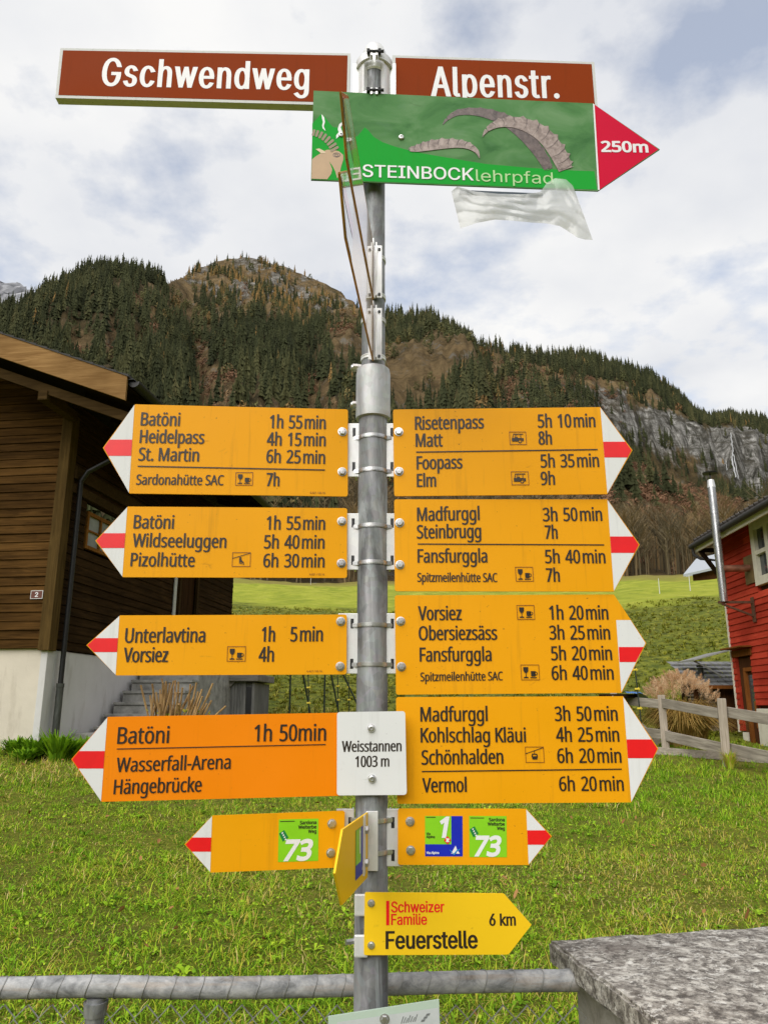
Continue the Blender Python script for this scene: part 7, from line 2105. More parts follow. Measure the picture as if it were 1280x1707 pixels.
LEN, XL = 7.3, -8.6
RX = -4.3      # ridge
pw = MB()
z = 2.28
k = 0
while z < 7.6:
    z1 = z + .118
    def xr_at(zz): return min(-.06, 1.2 - (zz + .42 - 5.60) / SL)
    xa, xb = xr_at(z), xr_at(z1 - .004)
    xa2, xb2 = 2 * RX - xa, 2 * RX - xb
    if xb <= RX + .1: break
    yf, yt = -.004, .012
    jit = .003 * math.sin(k * 2.3)
    vs = [(xa2, yf + jit - .018, cz0(z)), (xa, yf + jit - .018, cz0(z)), (xb, yt + jit - .018, cz0(z1 - .004)), (xb2, yt + jit - .018, cz0(z1 - .004)),
          (xa2, .06, cz0(z)), (xa, .06, cz0(z)), (xb, .06, cz0(z1)), (xb2, .06, cz0(z1))]
    pw.add(vs, [(0, 1, 2, 3), (4, 7, 6, 5), (0, 4, 5, 1), (3, 2, 6, 7), (1, 5, 6, 2), (0, 3, 7, 4)])
    z = z1; k += 1
pw.build('gable_planks', M['plank'], ch)
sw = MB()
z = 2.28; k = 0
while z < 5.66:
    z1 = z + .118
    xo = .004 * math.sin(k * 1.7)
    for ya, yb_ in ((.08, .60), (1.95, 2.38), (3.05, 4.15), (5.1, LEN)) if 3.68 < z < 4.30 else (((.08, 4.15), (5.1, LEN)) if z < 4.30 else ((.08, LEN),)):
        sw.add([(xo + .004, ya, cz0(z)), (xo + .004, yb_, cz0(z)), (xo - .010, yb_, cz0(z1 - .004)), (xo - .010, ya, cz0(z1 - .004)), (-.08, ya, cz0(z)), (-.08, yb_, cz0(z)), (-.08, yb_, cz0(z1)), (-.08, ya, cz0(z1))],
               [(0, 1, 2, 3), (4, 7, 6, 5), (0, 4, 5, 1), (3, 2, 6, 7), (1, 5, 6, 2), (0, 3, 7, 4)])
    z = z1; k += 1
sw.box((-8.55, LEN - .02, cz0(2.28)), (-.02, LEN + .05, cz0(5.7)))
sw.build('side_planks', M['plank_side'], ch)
cb = MB().box((-.135, -.042, cz0(2.25)), (.018, .02, cz0(5.55)), bev=.006)
cb.box((-.06, -.03, cz0(2.25)), (.020, .14, cz0(5.50)), bev=.004)
cb.build('corner_board', M['corner_wood'], ch)
pb_ = MB().box((-8.5, .03, cz0(.3)), (-.10, LEN - .05, cz0(2.28)), bev=.01)
pb_.build('plaster_base', M['plaster'], ch)
pb_ = MB().box((-.11, .012, cz0(.3)), (-.02, LEN - .04, cz0(2.262)), bev=.008)
pb_.build('side_base', M['plaster_white'], ch)
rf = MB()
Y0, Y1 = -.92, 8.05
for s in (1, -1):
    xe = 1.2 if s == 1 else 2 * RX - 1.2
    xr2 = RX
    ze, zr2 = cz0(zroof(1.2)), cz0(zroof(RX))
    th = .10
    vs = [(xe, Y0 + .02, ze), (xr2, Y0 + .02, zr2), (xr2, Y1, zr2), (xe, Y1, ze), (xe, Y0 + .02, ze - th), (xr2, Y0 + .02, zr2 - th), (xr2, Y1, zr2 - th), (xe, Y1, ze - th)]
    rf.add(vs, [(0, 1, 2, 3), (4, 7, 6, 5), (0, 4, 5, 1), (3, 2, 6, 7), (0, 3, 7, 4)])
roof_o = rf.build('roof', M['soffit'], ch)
tl_ = MB()
for i in range(34):
    f0, f1 = i / 34, (i + 1) / 34
    xa, xb = 1.24 + (RX - 1.24) * f0, 1.24 + (RX - 1.24) * f1
    za, zb2 = cz0(zroof(xa)) + .030, cz0(zroof(xb)) + .012
    tl_.add([(xa, Y0 - .045, za), (xb, Y0 - .045, zb2), (xb, Y1 + .03, zb2), (xa, Y1 + .03, za), (xa, Y0 - .045, za - .032), (xb, Y0 - .045, zb2 - .012), (xb, Y1 + .03, zb2 - .012), (xa, Y1 + .03, za - .032)],
            [(0, 1, 2, 3), (4, 7, 6, 5), (0, 4, 5, 1), (3, 2, 6, 7), (0, 3, 7, 4)])
    xa, xb = 2 * RX - xa, 2 * RX - xb
    tl_.add([(xa, Y0 - .045, za), (xb, Y0 - .045, zb2), (xb, Y1 + .03, zb2), (xa, Y1 + .03, za)], [(0, 1, 2, 3)])
tl_.build('roof_tiles', M['tile_dark'], roof_o)
bg_ = MB()
def sloped(mb, x0, x1, y0, y1, o0, h):
    """board following the roof pitch: top at roof + o0, height h"""
    vs = []
    for y in (y0, y1):
        vs += [(x0, y, cz0(zroof(x0, o0))), (x1, y, cz0(zroof(x1, o0))), (x1, y, cz0(zroof(x1, o0 - h))), (x0, y, cz0(zroof(x0, o0 - h)))]
    mb.add(vs, [(0, 1, 2, 3), (4, 7, 6, 5), (0, 4, 5, 1), (1, 5, 6, 2), (2, 6, 7, 3), (3, 7, 4, 0)])
sloped(bg_, RX, 1.22, -.955, -.92, .0, .325)
bg_.build('barge_board', M['barge'], ch)
bg_ = MB(); sloped(bg_, RX, 1.20, -.78, -.73, -.43, .135)
bg_.build('lower_board', M['under_wood'], ch)
pu = MB().box((-.06, -.80, cz0(5.40)), (.07, 0, cz0(5.53)), bev=.01)
pu.build('purlin', M['under_wood'], ch)
# eave closing board and rafters, dark underside
ev = MB()
for i in range(11):
    y = -.5 + i * .82
    vs = []
    for yy in (y, y + .10):
        vs += [(-.05, yy, cz0(zroof(-.05, -.10))), (1.17, yy, cz0(zroof(1.17, -.10))), (1.17, yy, cz0(zroof(1.17, -.22))), (-.05, yy, cz0(zroof(-.05, -.24)))]
    ev.add(vs, [(0, 1, 2, 3), (4, 7, 6, 5), (0, 4, 5, 1), (1, 5, 6, 2), (2, 6, 7, 3), (3, 7, 4, 0)])
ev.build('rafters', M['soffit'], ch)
gu = MB()
for (y, yy) in ((Y0 + .03, Y1),):
    n = 10
    vs, fs = [], []
    for q in (y, yy):
        for r_ in (.075, .068):
            for i in range(n + 1):
                a = math.pi + math.pi * i / n
                vs.append((1.285 + r_ * math.cos(a), q, cz0(5.54) + r_ * math.sin(a)))
    m1_ = n + 1
    for i in range(n):
        fs += [(i, i + 1, 2 * m1_ + i + 1, 2 * m1_ + i), (m1_ + i, 3 * m1_ + i, 3 * m1_ + i + 1, m1_ + i + 1), (i, m1_ + i, m1_ + i + 1, i + 1)]
    gu.add(vs, fs, True)
    gu.add([(1.285 + .072 * math.cos(math.pi + math.pi * i / n), Y0 + .035, cz0(5.54) + .072 * math.sin(math.pi + math.pi * i / n)) for i in range(n + 1)], [tuple(range(n + 1))])
gu.box((1.20, Y0 - .01, cz0(5.555)), (1.30, Y1, cz0(5.562)))
gu.build('gutter', M['gutter'], ch)
dp = MB()
dp.tube([(1.27, .42, cz0(5.48)), (1.20, .40, cz0(5.36)), (.16, .24, cz0(4.74)), (.075, .23, cz0(4.60)), (.07, .24, cz0(4.4)), (.07, .24, cz0(1.80))], .034, 12)
dp.build('downpipe', M['gutter'], ch)
dp = MB().tube([(.07, .24, cz0(1.82)), (.07, .24, cz0(.85))], .047, 14)
dp.tube([(.07, .24, cz0(1.79)), (.07, .24, cz0(1.84))], .052, 14)
dp.build('downpipe_foot', M['pipe_old'], ch)
tr_ = MB().box((.006, .14, cz0(4.62)), (.05, LEN, cz0(4.80)), bev=.004).box((.006, .14, cz0(4.42)), (.035, LEN, cz0(4.55)), bev=.004)
tr_.build('wall_beam', M['under_wood'], ch)


def win(par, y0, y1, z0, z1, x, nx, nz, name='window', wm=None, gm=None, fw=.05, depth=.05, sgn=1):
    """window in the plane x (local), facing +x when sgn is 1"""
    wm, gm = wm or M['window_wood'], gm or M['glass']
    f = MB()
    xa, xb = sorted((x, x - sgn * depth))
    f.box((xa, y0, z0), (xb, y0 + fw, z1)); f.box((xa, y1 - fw, z0), (xb, y1, z1))
    f.box((xa, y0 + fw, z0), (xb, y1 - fw, z0 + fw)); f.box((xa, y0 + fw, z1 - fw), (xb, y1 - fw, z1))
    for i in range(1, nx):
        y = y0 + (y1 - y0) * i / nx
        f.box((xa + .002, y - fw * .4, z0 + fw), (xb - .002, y + fw * .4, z1 - fw))
    for i in range(1, nz):
        z = z0 + (z1 - z0) * i / nz
        f.box((xa + .006, y0 + fw, z - fw * .25), (xb - .006, y1 - fw, z + fw * .25))
    w = f.build(name, wm, par)
    g_ = MB().box((x - sgn * depth * .7 - .003, y0 + .01, z0 + .01), (x - sgn * depth * .7 + .003, y1 - .01, z1 - .01))
    g_.build('pane', gm, w)
    return w


M['curtain_glass'] = plain('curtained_glass', (0.30, 0.33, 0.33), .12, var=.25, scale=3)
win(ch, .66, 1.90, cz0(3.74), cz0(4.28), -.005, 3, 2, gm=M['curtain_glass'])
win(ch, 2.42, 3.02, cz0(3.72), cz0(4.28), -.005, 2, 1)
dr_ = MB().box((-.09, 4.16, cz0(2.30)), (-.05, 5.08, cz0(4.28)))
for y in (4.45, 4.75): dr_.box((-.05, y, cz0(2.35)), (-.044, y + .012, cz0(4.25)))
dr_.build('door', wood('door_timber', (0.035, 0.018, 0.008), (0.075, 0.036, 0.014), 'Z'), ch)
fr_ = MB().box((-.02, 4.13, cz0(2.29)), (.03, 4.22, cz0(4.32))).box((-.02, 5.03, cz0(2.29)), (.03, 5.12, cz0(4.32)))
fr_.build('door_frame', M['under_wood'], ch)
MB().box((.01, 3.88, cz0(3.1)), (.03, 4.0, cz0(3.85)), bev=.004).build('pale_strip', plain('strip_white', (0.55, 0.56, 0.55), .4), ch)  # plain pale upright strip beside the door, not a lamp
pr = MB()
pr.prism([(.02, cz0(3.12)), (.72, cz0(2.90)), (.72, cz0(2.83)), (.02, cz0(3.05))], 5.4, 7.25)
pr.build('porch_roof', plain('rust_roof', (0.15, 0.062, 0.036), .7, var=.25), ch)

# house number
p = HC + Matrix.Rotation(HY, 3, 'Z') @ Vector((-.235, -.026, 0))
hn = empty('house_number', (p.x, p.y, 2.92), HY, label='small brown enamel house number plate 2 on the chalet planks', cat='house number')
MB().box((-.085, -.008, 0), (.085, 0, .11)).build('border', M['white'], hn)
MB().flat([[(-.078, .007), (.078, .007), (.078, .103), (-.078, .103)]], -.0092).build('enamel', plain('enamel_brown', (0.12, 0.035, 0.02), .3), hn, fix=False)
q = MB(); text_into(q, '2', (-.022, .024), (.022, .024), .062, -.0104, 'I', .2)
q.build('numeral', M['paper'], hn, fix=False)

# concrete steps beside the chalet
M['concrete'] = plain('step_concrete', (0.29, 0.285, 0.265), .9, var=.4, scale=7, bstr=.4, bdist=.01)
rot7 = Matrix.Rotation(HY, 3, 'Z')
p = HC + rot7 @ Vector((0.03, 1.32, 0))
stp = empty('concrete_steps', (p.x, p.y, .9), HY, label='grey concrete steps climbing along the chalet side wall', cat='steps')
for i in range(7):
    s_ = MB().box((.0, .275 * i, 0), (1.0, .275 * i + .30 if i < 6 else 3.2, .20 + .171 * (i + 1) - .045), bev=.012)
    s_.box((-.0, .275 * i - .025, .20 + .171 * (i + 1) - .045), (1.01, .275 * i + .29 if i < 6 else 3.2, .20 + .171 * (i + 1)), bev=.008)
    s_.build('step', M['concrete'], stp)
MB().box((0, -.62, 0), (.42, -.30, .30), bev=.02).build('step', M['concrete'], stp)

# weathered timber hut with a slanted board
M['grey_wood'] = wood('silver_wood', (0.13, 0.13, 0.125), (0.30, 0.295, 0.28), 'Z', .85)
M['grey_wood_h'] = wood('silver_rail', (0.15, 0.14, 0.125), (0.34, 0.32, 0.29), 'X', .85)
HYY = 14.2
q0, q1 = at_y(371, 1190, HYY), at_y(424, 1190, HYY)
zt_h = at_y(400, 1136, HYY).z
hb0 = gz(q0.x, HYY)
hut = empty('wooden_hut', (q0.x, HYY, hb0), R(-3), label='small weathered grey board hut with a dark door opening beside the steps', cat='hut')
wdt = q1.x - q0.x
hm_ = MB()
for i in range(8):
    x0_ = wdt * .72 * i / 8
    hm_.box((x0_ + .004, -.02 - .004 * (i % 2), 0), (x0_ + wdt * .09, .02, zt_h - hb0))
hm_.box((0, .02, 0), (wdt, 1.3, zt_h - hb0 - .02))
hm_.build('wall', M['grey_wood'], hut)
MB().box((wdt * .74, -.012, 0), (wdt * .92, .018, zt_h - hb0 - .10)).build('door_opening', M['black'], hut)
MB().box((wdt * .92, -.035, 0), (wdt, .018, zt_h - hb0 - .02)).build('door_post', M['grey_wood'], hut)
MB().box((-.12, -.14, zt_h - hb0), (wdt + .08, 1.4, zt_h - hb0 + .13), bev=.015).build('roof', M['grey_wood_h'], hut)
MB().beam((-.42, -.06, .05 + gz(q0.x, HYY) * 0), (.16, -.06, zt_h - hb0 + .02), .05, .12).build('slanted_board', M['grey_wood_h'], hut)

# cut shrub stalks in front of the steps
st = MB()
gsh = np.random.default_rng(5)
bs_ = at_y(285, 1235, 10.6)
zb_ = gz(bs_.x, 10.6)
shrub = empty('cut_shrub', (bs_.x, 10.6, zb_), label='clump of tan shrub stalks cut off at knee height in front of the concrete steps', cat='shrub')
for i in range(52):
    a = gsh.uniform(-.30, .36); dpt = gsh.uniform(-.12, .12)
    px_t = 285 + gsh.normal(0, 22)
    spread = gsh.normal(.18 if a > .1 else 0, .14)
    h_ = gsh.uniform(.55, .98) * (1 - .25 * abs(a))
    p0 = Vector((a * .8, dpt, -.03)); p1 = Vector((a * .8 + spread * .35 + .12 * a, dpt + gsh.normal(0, .05), h_ * .55)); p2 = Vector((a * .8 + spread * .8 + .25 * a, dpt + gsh.normal(0, .09), h_))
    st.tube([p0, p1, p2], [.017, .015, .014], 6)
st.build('stalks', wood('stalk_bark', (0.22, 0.12, 0.05), (0.54, 0.36, 0.17), 'Z', .8), shrub)
lf = []
tv = []
for i in range(160):
    c = Vector((gsh.normal(.1, .22), gsh.normal(0, .1), gsh.uniform(.05, .55)))
    u = Vector(gsh.normal(size=3)).normalized(); w_ = Vector(gsh.normal(size=3)).normalized()
    b0 = len(tv); s_ = .022
    tv += [c + u * s_, c + w_ * s_, c - u * s_, c - w_ * s_]
    lf.append((b0, b0 + 1, b0 + 2, b0 + 3))
big_mesh('leaves', np.array(tv), np.array(lf), M['grass'], {'tint': gsh.uniform(.2, .9, len(tv))}, parent=shrub)

# border plants at the foot of the chalet
def tuft_plant(name, x, y, n, h, spread, seed, lab, broad=False, cat='plant', group=None, tint=(.1, .5), wd=.014):
    g_ = np.random.default_rng(seed)
    V, Fq, T = [], [], []
    for i in range(n):
        a = g_.uniform(0, 6.28); rr = spread * .35 * g_.random() ** .5
        bx, by = rr * math.cos(a), rr * math.sin(a)
        ln_ = h * g_.uniform(.5, 1.1)
        ou = spread * g_.uniform(.2, 1.0)
        w_ = wd * g_.uniform(.6, 1.4)
        b0 = len(V)
        for f, ww in ((0, .6), (.35, 1.0), (.7, .9), (1, .15)):
            r2 = ou * f ** 1.7
            zz = ln_ * (f - .30 * f ** 3 * g_.uniform(.3, 1.3))
            for s in (-1, 1):
                V.append((bx + r2 * math.cos(a) - s * math.sin(a) * w_ * ww, by + r2 * math.sin(a) + s * math.cos(a) * w_ * ww, zz))
        for k_ in range(3): Fq.append((b0 + 2 * k_, b0 + 2 * k_ + 1, b0 + 2 * k_ + 3, b0 + 2 * k_ + 2))
        T += [g_.uniform(*tint)] * 8
    o = big_mesh(name, np.array(V), np.array(Fq), M['grass'], {'tint': np.array(T)}, label=lab, cat=cat, group=group)
    o.location = (x, y, gz(x, y) - .01)
    return o


for i, (px_, yy, h_, sp, n_) in enumerate(((28, 9.75, .26, .22, 150), (62, 9.6, .30, .20, 150), (95, 9.5, .42, .28, 200), (118, 9.7, .30, .26, 170), (140, 10.0, .28, .22, 130), (44, 9.35, .2, .2, 120))):
    x_ = at_y(px_, 1255, yy).x
    labs = ['low leafy plant at the far left foot of the chalet wall', 'leafy plant with a bare stalk below the chalet corner', 'tall strap-leaved green plant at the downpipe foot', 'bushy green plant right of the downpipe foot', 'green plant beside the first concrete step', 'small plant in the lawn edge before the chalet base']
    tuft_plant('border_plant', x_, yy, n_, h_, sp, 30 + i, labs[i], wd=.012 if i == 2 else .02, group='plants along the chalet base', tint=(.02, .42))

# ------------------------------------------------------------------ red house on the right
M['red_board'] = wood('red_siding', (0.40, 0.036, 0.020), (0.60, 0.080, 0.042), 'Y', .6, .35, .135, .33)
M['cream'] = plain('cream_paint', (0.66, 0.62, 0.50), .6, var=.12, scale=5)
M['cream_base'] = plaster('cream_plaster', (0.70, 0.66, 0.54), (0.42, 0.36, 0.26))
M['brown_wood'] = wood('brown_timber', (0.055, 0.022, 0.010), (0.13, 0.055, 0.022), 'Z', .7)
M['orange_wood'] = wood('orange_timber', (0.18, 0.060, 0.014), (0.30, 0.11, 0.028), 'Z', .6)
M['stainless'] = galvanised('stainless_flue', (0.36, 0.37, 0.36), (0.60, 0.61, 0.60), .22, .85)
M['tile_brown'] = plain('roof_tiles_brown', (0.050, 0.042, 0.036), .85, var=.4, scale=12)
RW0 = Vector((7.876, 17.5, 0))
ra = math.atan2(.04, 1.0)            # wall runs nearly straight away from the viewer
rz_h = -ra
# local frame: x into the house (away from the lawn), y away from the viewer
RB = gz(7.87, 17.4)
rh = empty('red_house', (RW0.x, RW0.y, RB), rz_h, label='house with red horizontal boards, white window frame and cream base at the right edge', cat='house')
rz0 = lambda z: z - RB
WL = -9.0
zb_r, zt_r = 1.03, 5.36
rs = MB(); k = 0; z = zb_r
openings = [(-3.1, -1.70, 3.98, 5.32), (-.95, -.18, .5, 2.60), (-3.2, -2.28, 2.35, 3.25)]
while z < zt_r:
    z1 = z + .135
    spans = [(WL, 0.0)]
    if z < 1.50: spans = [(-.97, 0.0)]
    for (a, c, za, zb2) in openings:
        if z1 > za and z < zb2:
            ns = []
            for (p_, q_) in spans:
                if c <= p_ or a >= q_: ns.append((p_, q_)); continue
                if a > p_: ns.append((p_, a))
                if c < q_: ns.append((c, q_))
            spans = ns
    for p_, q_ in spans:
        if q_ - p_ < .01: continue
        rs.add([(-.028, p_, rz0(z)), (-.028, q_, rz0(z)), (-.008, q_, rz0(z1)), (-.008, p_, rz0(z1)), (.06, p_, rz0(z)), (.06, q_, rz0(z)), (.06, q_, rz0(z1)), (.06, p_, rz0(z1))],
               [(0, 1, 2, 3), (4, 7, 6, 5), (0, 4, 5, 1), (3, 2, 6, 7), (1, 5, 6, 2), (0, 3, 7, 4)])
    z = z1; k += 1
rs.build('board_wall', M['red_board'], rh)
bk = MB().box((.058, WL, rz0(.3)), (.12, -.02, rz0(5.6))).box((.12, -.08, rz0(.3)), (6, -.02, rz0(5.6)))
bk.build('inner_wall', M['brown_wood'], rh)
MB().box((-.045, -.002, rz0(1.0)), (.08, .045, rz0(5.45)), bev=.004).build('corner_trim', M['cream'], rh)
bs2 = MB().box((-.05, WL, rz0(.2)), (.055, -1.02, rz0(1.50)), bev=.01)
bs2.box((-.01, -.33, rz0(.35)), (.05, -.10, rz0(1.0)))
bs2.build('plaster_base', M['cream_base'], rh)
win(rh, -3.1, -1.70, rz0(3.98), rz0(5.32), -.055, 2, 2, wm=M['cream'], fw=.17, depth=.12, sgn=-1)
win(rh, -3.2, -2.28, rz0(2.35), rz0(3.25), -.055, 2, 2, wm=M['cream'], fw=.09, depth=.12, sgn=-1)
d_ = MB().box((.035, -.93, rz0(.72)), (.056, -.20, rz0(2.58)))
do = d_.build('door', M['brown_wood'], rh)
MB().box((-.03, -.62, rz0(.72)), (.034, -.52, rz0(2.30))).box((-.03, -.93, rz0(2.28)), (.034, -.53, rz0(2.36))).box((-.03, -.97, rz0(1.1)), (.034, -.91, rz0(1.65))).build('door_frame', M['orange_wood'], do)
MB().box((.02, -.90, rz0(1.35)), (.034, -.66, rz0(2.2))).build('door_glass', M['glass'], do)
MB().box((-.02, -.55, rz0(2.62)), (-.045, -.10, rz0(2.74))).build('lintel_board', M['orange_wood'], rh)
hd = MB(); hd.beam((-.035, -1.05, rz0(2.68)), (-.035, -.05, rz0(2.68)), .03, .14)
hd.beam((-.16, -1.12, rz0(2.79)), (-.16, -.02, rz0(2.79)), .24, .03)
hd.build('door_hood', M['orange_wood'], rh)
aw = MB()
aw.add([(-.03, .06, rz0(2.80)), (-.03, 1.5, rz0(2.80)), (-.75, 1.5, rz0(2.60)), (-.75, .35, rz0(2.60)), (-.03, .06, rz0(2.77)), (-.03, 1.5, rz0(2.77)), (-.75, 1.5, rz0(2.57)), (-.75, .35, rz0(2.57))],
       [(0, 1, 2, 3), (4, 7, 6, 5), (0, 4, 5, 1), (1, 5, 6, 2), (2, 6, 7, 3), (3, 7, 4, 0)])
aw.beam((-.04, .5, rz0(2.2)), (-.70, .5, rz0(2.57)), .03, .03)
aw.build('awning', plain('awning_sheet', (0.26, 0.26, 0.25), .6, var=.2), rh)
# roof: eave runs along this wall, slope rises away from the lawn
EX = -.42
rr = MB()
sl = .42
YA, YB_ = WL - .4, .42
def zr2(x): return rz0(5.35 + sl * (x - EX))
for (o0, h_) in ((.0, .06),):
    vs = []
    for y in (YA, YB_):
        vs += [(EX, y, zr2(EX)), (4.2, y, zr2(4.2)), (4.2, y, zr2(4.2) - .08), (EX, y, zr2(EX) - .06)]
    rr.add(vs, [(0, 1, 2, 3), (4, 7, 6, 5), (0, 4, 5, 1), (1, 5, 6, 2), (2, 6, 7, 3), (3, 7, 4, 0)])
rro = rr.build('roof', M['soffit'], rh)
rt = MB()
for i in range(18):
    x0_, x1_ = EX - .05 + i * .26, EX - .05 + (i + 1) * .26
    rt.add([(x0_, YA, zr2(x0_) + .050), (x0_, YB_ + .03, zr2(x0_) + .050), (x1_, YB_ + .03, zr2(x1_) + .02), (x1_, YA, zr2(x1_) + .02), (x0_, YA, zr2(x0_) + .006), (x0_, YB_ + .03, zr2(x0_) + .006)], [(0, 1, 2, 3), (0, 4, 5, 1), (1, 5, 2)])
n_t = 44
for i in range(n_t):          # tile ends along the eave
    y = YA + (YB_ - YA) * (i + .5) / n_t
    rt.tube([(EX - .07, y, zr2(EX) + .045), (EX + .5, y, zr2(EX + .5) + .048)], [.035, .03], 6)
rt.build('roof_tiles', M['tile_brown'], rro)
sg_ = MB()
for i in range(60):
    y = YA + (YB_ - YA) * (i + .5) / 60
    x = EX + .10 + (i % 3) * .09
    sg_.box((x, y, zr2(x) + .05), (x + .03, y + .05, zr2(x) + .13))
sg_.build('snow_guards', M['alu'], rro)
MB().box((EX - .02, YA, rz0(5.12)), (EX + .015, YB_, rz0(5.28))).build('fascia', M['cream'], rh)
gt = MB().tube([(EX - .09, YA, rz0(5.27)), (EX - .09, YB_ + .05, rz0(5.27))], .065, 12)
gt.tube([(EX - .09, YB_ - .02, rz0(5.24)), (EX - .06, YB_ - .02, rz0(5.05)), (EX + .05, YB_ - .10, rz0(4.95)), (.02, .10, rz0(4.85)), (.02, .10, rz0(3.6))], .036, 10)
gt.build('gutter', M['tile_dark'], rh)
MB().beam((-.02, .25, rz0(4.55)), (EX + .03, .25, rz0(5.14)), .07, .09).beam((-.02, .25, rz0(5.14)), (EX + .02, .25, rz0(5.14)), .07, .09).build('eave_strut', M['soffit'], rh)
# stainless chimney pipe on a wall bracket
YC = 16.1
loc = lambda w: Matrix.Rotation(-rz_h, 3, 'Z') @ (w - Vector((RW0.x, RW0.y, RB)))
cb_, ct_ = loc(at_y(1206, 1003, YC)), loc(at_y(1186, 800, YC))
cx_, cy_ = cb_.x, cb_.y
zb3, zt3 = cb_.z, ct_.z
cm = MB().tube([(cx_, cy_, zb3), (cx_, cy_, zt3 - .18)], .084, 20)
for f_ in (.28, .55, .63, .83): cm.tube([(cx_, cy_, zb3 + (zt3 - zb3) * (1 - f_) - .02), (cx_, cy_, zb3 + (zt3 - zb3) * (1 - f_) + .02)], .089, 20)
cho = cm.build('chimney_pipe', M['stainless'], rh)
cm = MB().tube([(cx_, cy_, zt3 - .18), (cx_, cy_, zt3 - .02), (cx_, cy_, zt3)], [.089, .070, .062], 20)
cm.build('pipe_cone', plain('pale_steel', (0.62, 0.62, 0.60), .3, .5), cho)
cm = MB().tube([(cx_, cy_, zt3), (cx_, cy_, zt3 + .15)], .014, 8)
cm.lathe([(.0001, .14), (.155, .145), (.16, .165), (.10, .185), (.0001, .19)], 24, (cx_, cy_, zt3))
cm.build('rain_cap', M['black'], cho)
fl = MB()
zf = loc(at_y(1212, 948, YC)).z
fl.tube([(cx_, cy_, zf), (.0, cy_ - .05, zf)], .075, 14)
fl.build('flue', plain('rusty_flue', (0.30, 0.13, 0.08), .45, .5, var=.5, scale=5), cho)
MB().box((-.045, cy_ - .33, zf - .33), (-.03, cy_ + .20, zf + .27)).build('wall_plate', plain('rusty_plate', (0.17, 0.11, 0.05), .55, .4, var=.45, scale=4), cho)
zk = loc(at_y(1206, 1004, YC)).z
br = MB().beam((cx_ - .12, cy_, zk), (-.03, cy_, zk), .05, .05).beam((cx_ - .05, cy_, zk - .03), (-.03, cy_, zk - .30), .04, .04)
br.box((-.055, cy_ - .06, zk - .42), (-.03, cy_ + .06, zk + .10))
br.build('bracket', plain('rusty_iron', (0.12, 0.055, 0.03), .7, .3, var=.35), cho)

# ------------------------------------------------------------------ wood store, pampas grass, fence
sh_y = 18.4
s0, s1 = at_y(1170, 1250, sh_y), at_y(1232, 1250, sh_y)
sb = gz(s0.x, sh_y)
ws = empty('wood_store', (s0.x, sh_y, sb), 0, label='low brown wood store with a grey shingle roof beside the red house', cat='shed')
w_ = s1.x - s0.x + .5
zt4 = at_y(1200, 1143, sh_y).z - sb
MB().box((w_ * .42, 0, 0), (w_, .06, zt4), bev=.004).box((-.05, 0, zt4 - .08), (w_ * .45, .08, zt4)).box((-.05, 0, 0), (.04, .08, zt4)).build('wall', M['brown_wood'], ws)
MB().box((0, .9, 0), (w_, .96, zt4 + .2)).build('back_wall', M['soffit'], ws)
lg = MB()
gl = np.random.default_rng(8)
for i in range(9):
    for j in range(13):
        lg.tube([(.09 + i * .075 + .037 * (j % 2), .12 + gl.uniform(0, .05), .06 + j * .078), (.09 + i * .075 + .037 * (j % 2), .8, .06 + j * .078)], gl.uniform(.03, .040), 7)
lg.build('firewood', wood('log_ends', (0.12, 0.09, 0.06), (0.34, 0.29, 0.22), 'Y', .9), ws)
rp = MB()
za, zb5 = zt4 - .02, zt4 + .62
for i in range(6):
    for j in range(10):
        f0, f1 = i / 6, (i + 1) / 6
        x0_, x1_ = -.22 + (w_ + .4) * j / 10, -.22 + (w_ + .4) * (j + 1) / 10 - .01
        y0_, y1_ = -.35 + 1.5 * f0, -.35 + 1.5 * f1
        z0_, z1_ = za + (zb5 - za) * f0 + .03, za + (zb5 - za) * f1 + .005
        rp.add([(x0_, y0_, z0_), (x1_, y0_, z0_), (x1_, y1_ + .05, z1_), (x0_, y1_ + .05, z1_), (x0_, y0_, z0_ - .03), (x1_, y0_, z0_ - .03)], [(0, 1, 2, 3), (0, 4, 5, 1)])
rpo = rp.build('roof', plain('slate_grey', (0.19, 0.19, 0.19), .8, var=.45, scale=6), ws)
MB().beam((-.22, -.36, za - .02), (w_ + .15, -.36, za - .02), .03, .08).build('eave_board', M['orange_wood'], rpo)
pp = loc  # (unused name kept local)
sp_ = at_y(1173, 1130, sh_y + .1)
MB().tube([(sp_.x - s0.x, .25, zt4 + .05), (sp_.x - s0.x, .25, at_y(1173, 1112, sh_y).z - sb)], .065, 12).tube([(sp_.x - s0.x, .25, at_y(1173, 1111, sh_y).z - sb), (sp_.x - s0.x, .25, at_y(1173, 1108, sh_y).z - sb)], .095, 12).build('stove_pipe', M['pipe_old'], ws)

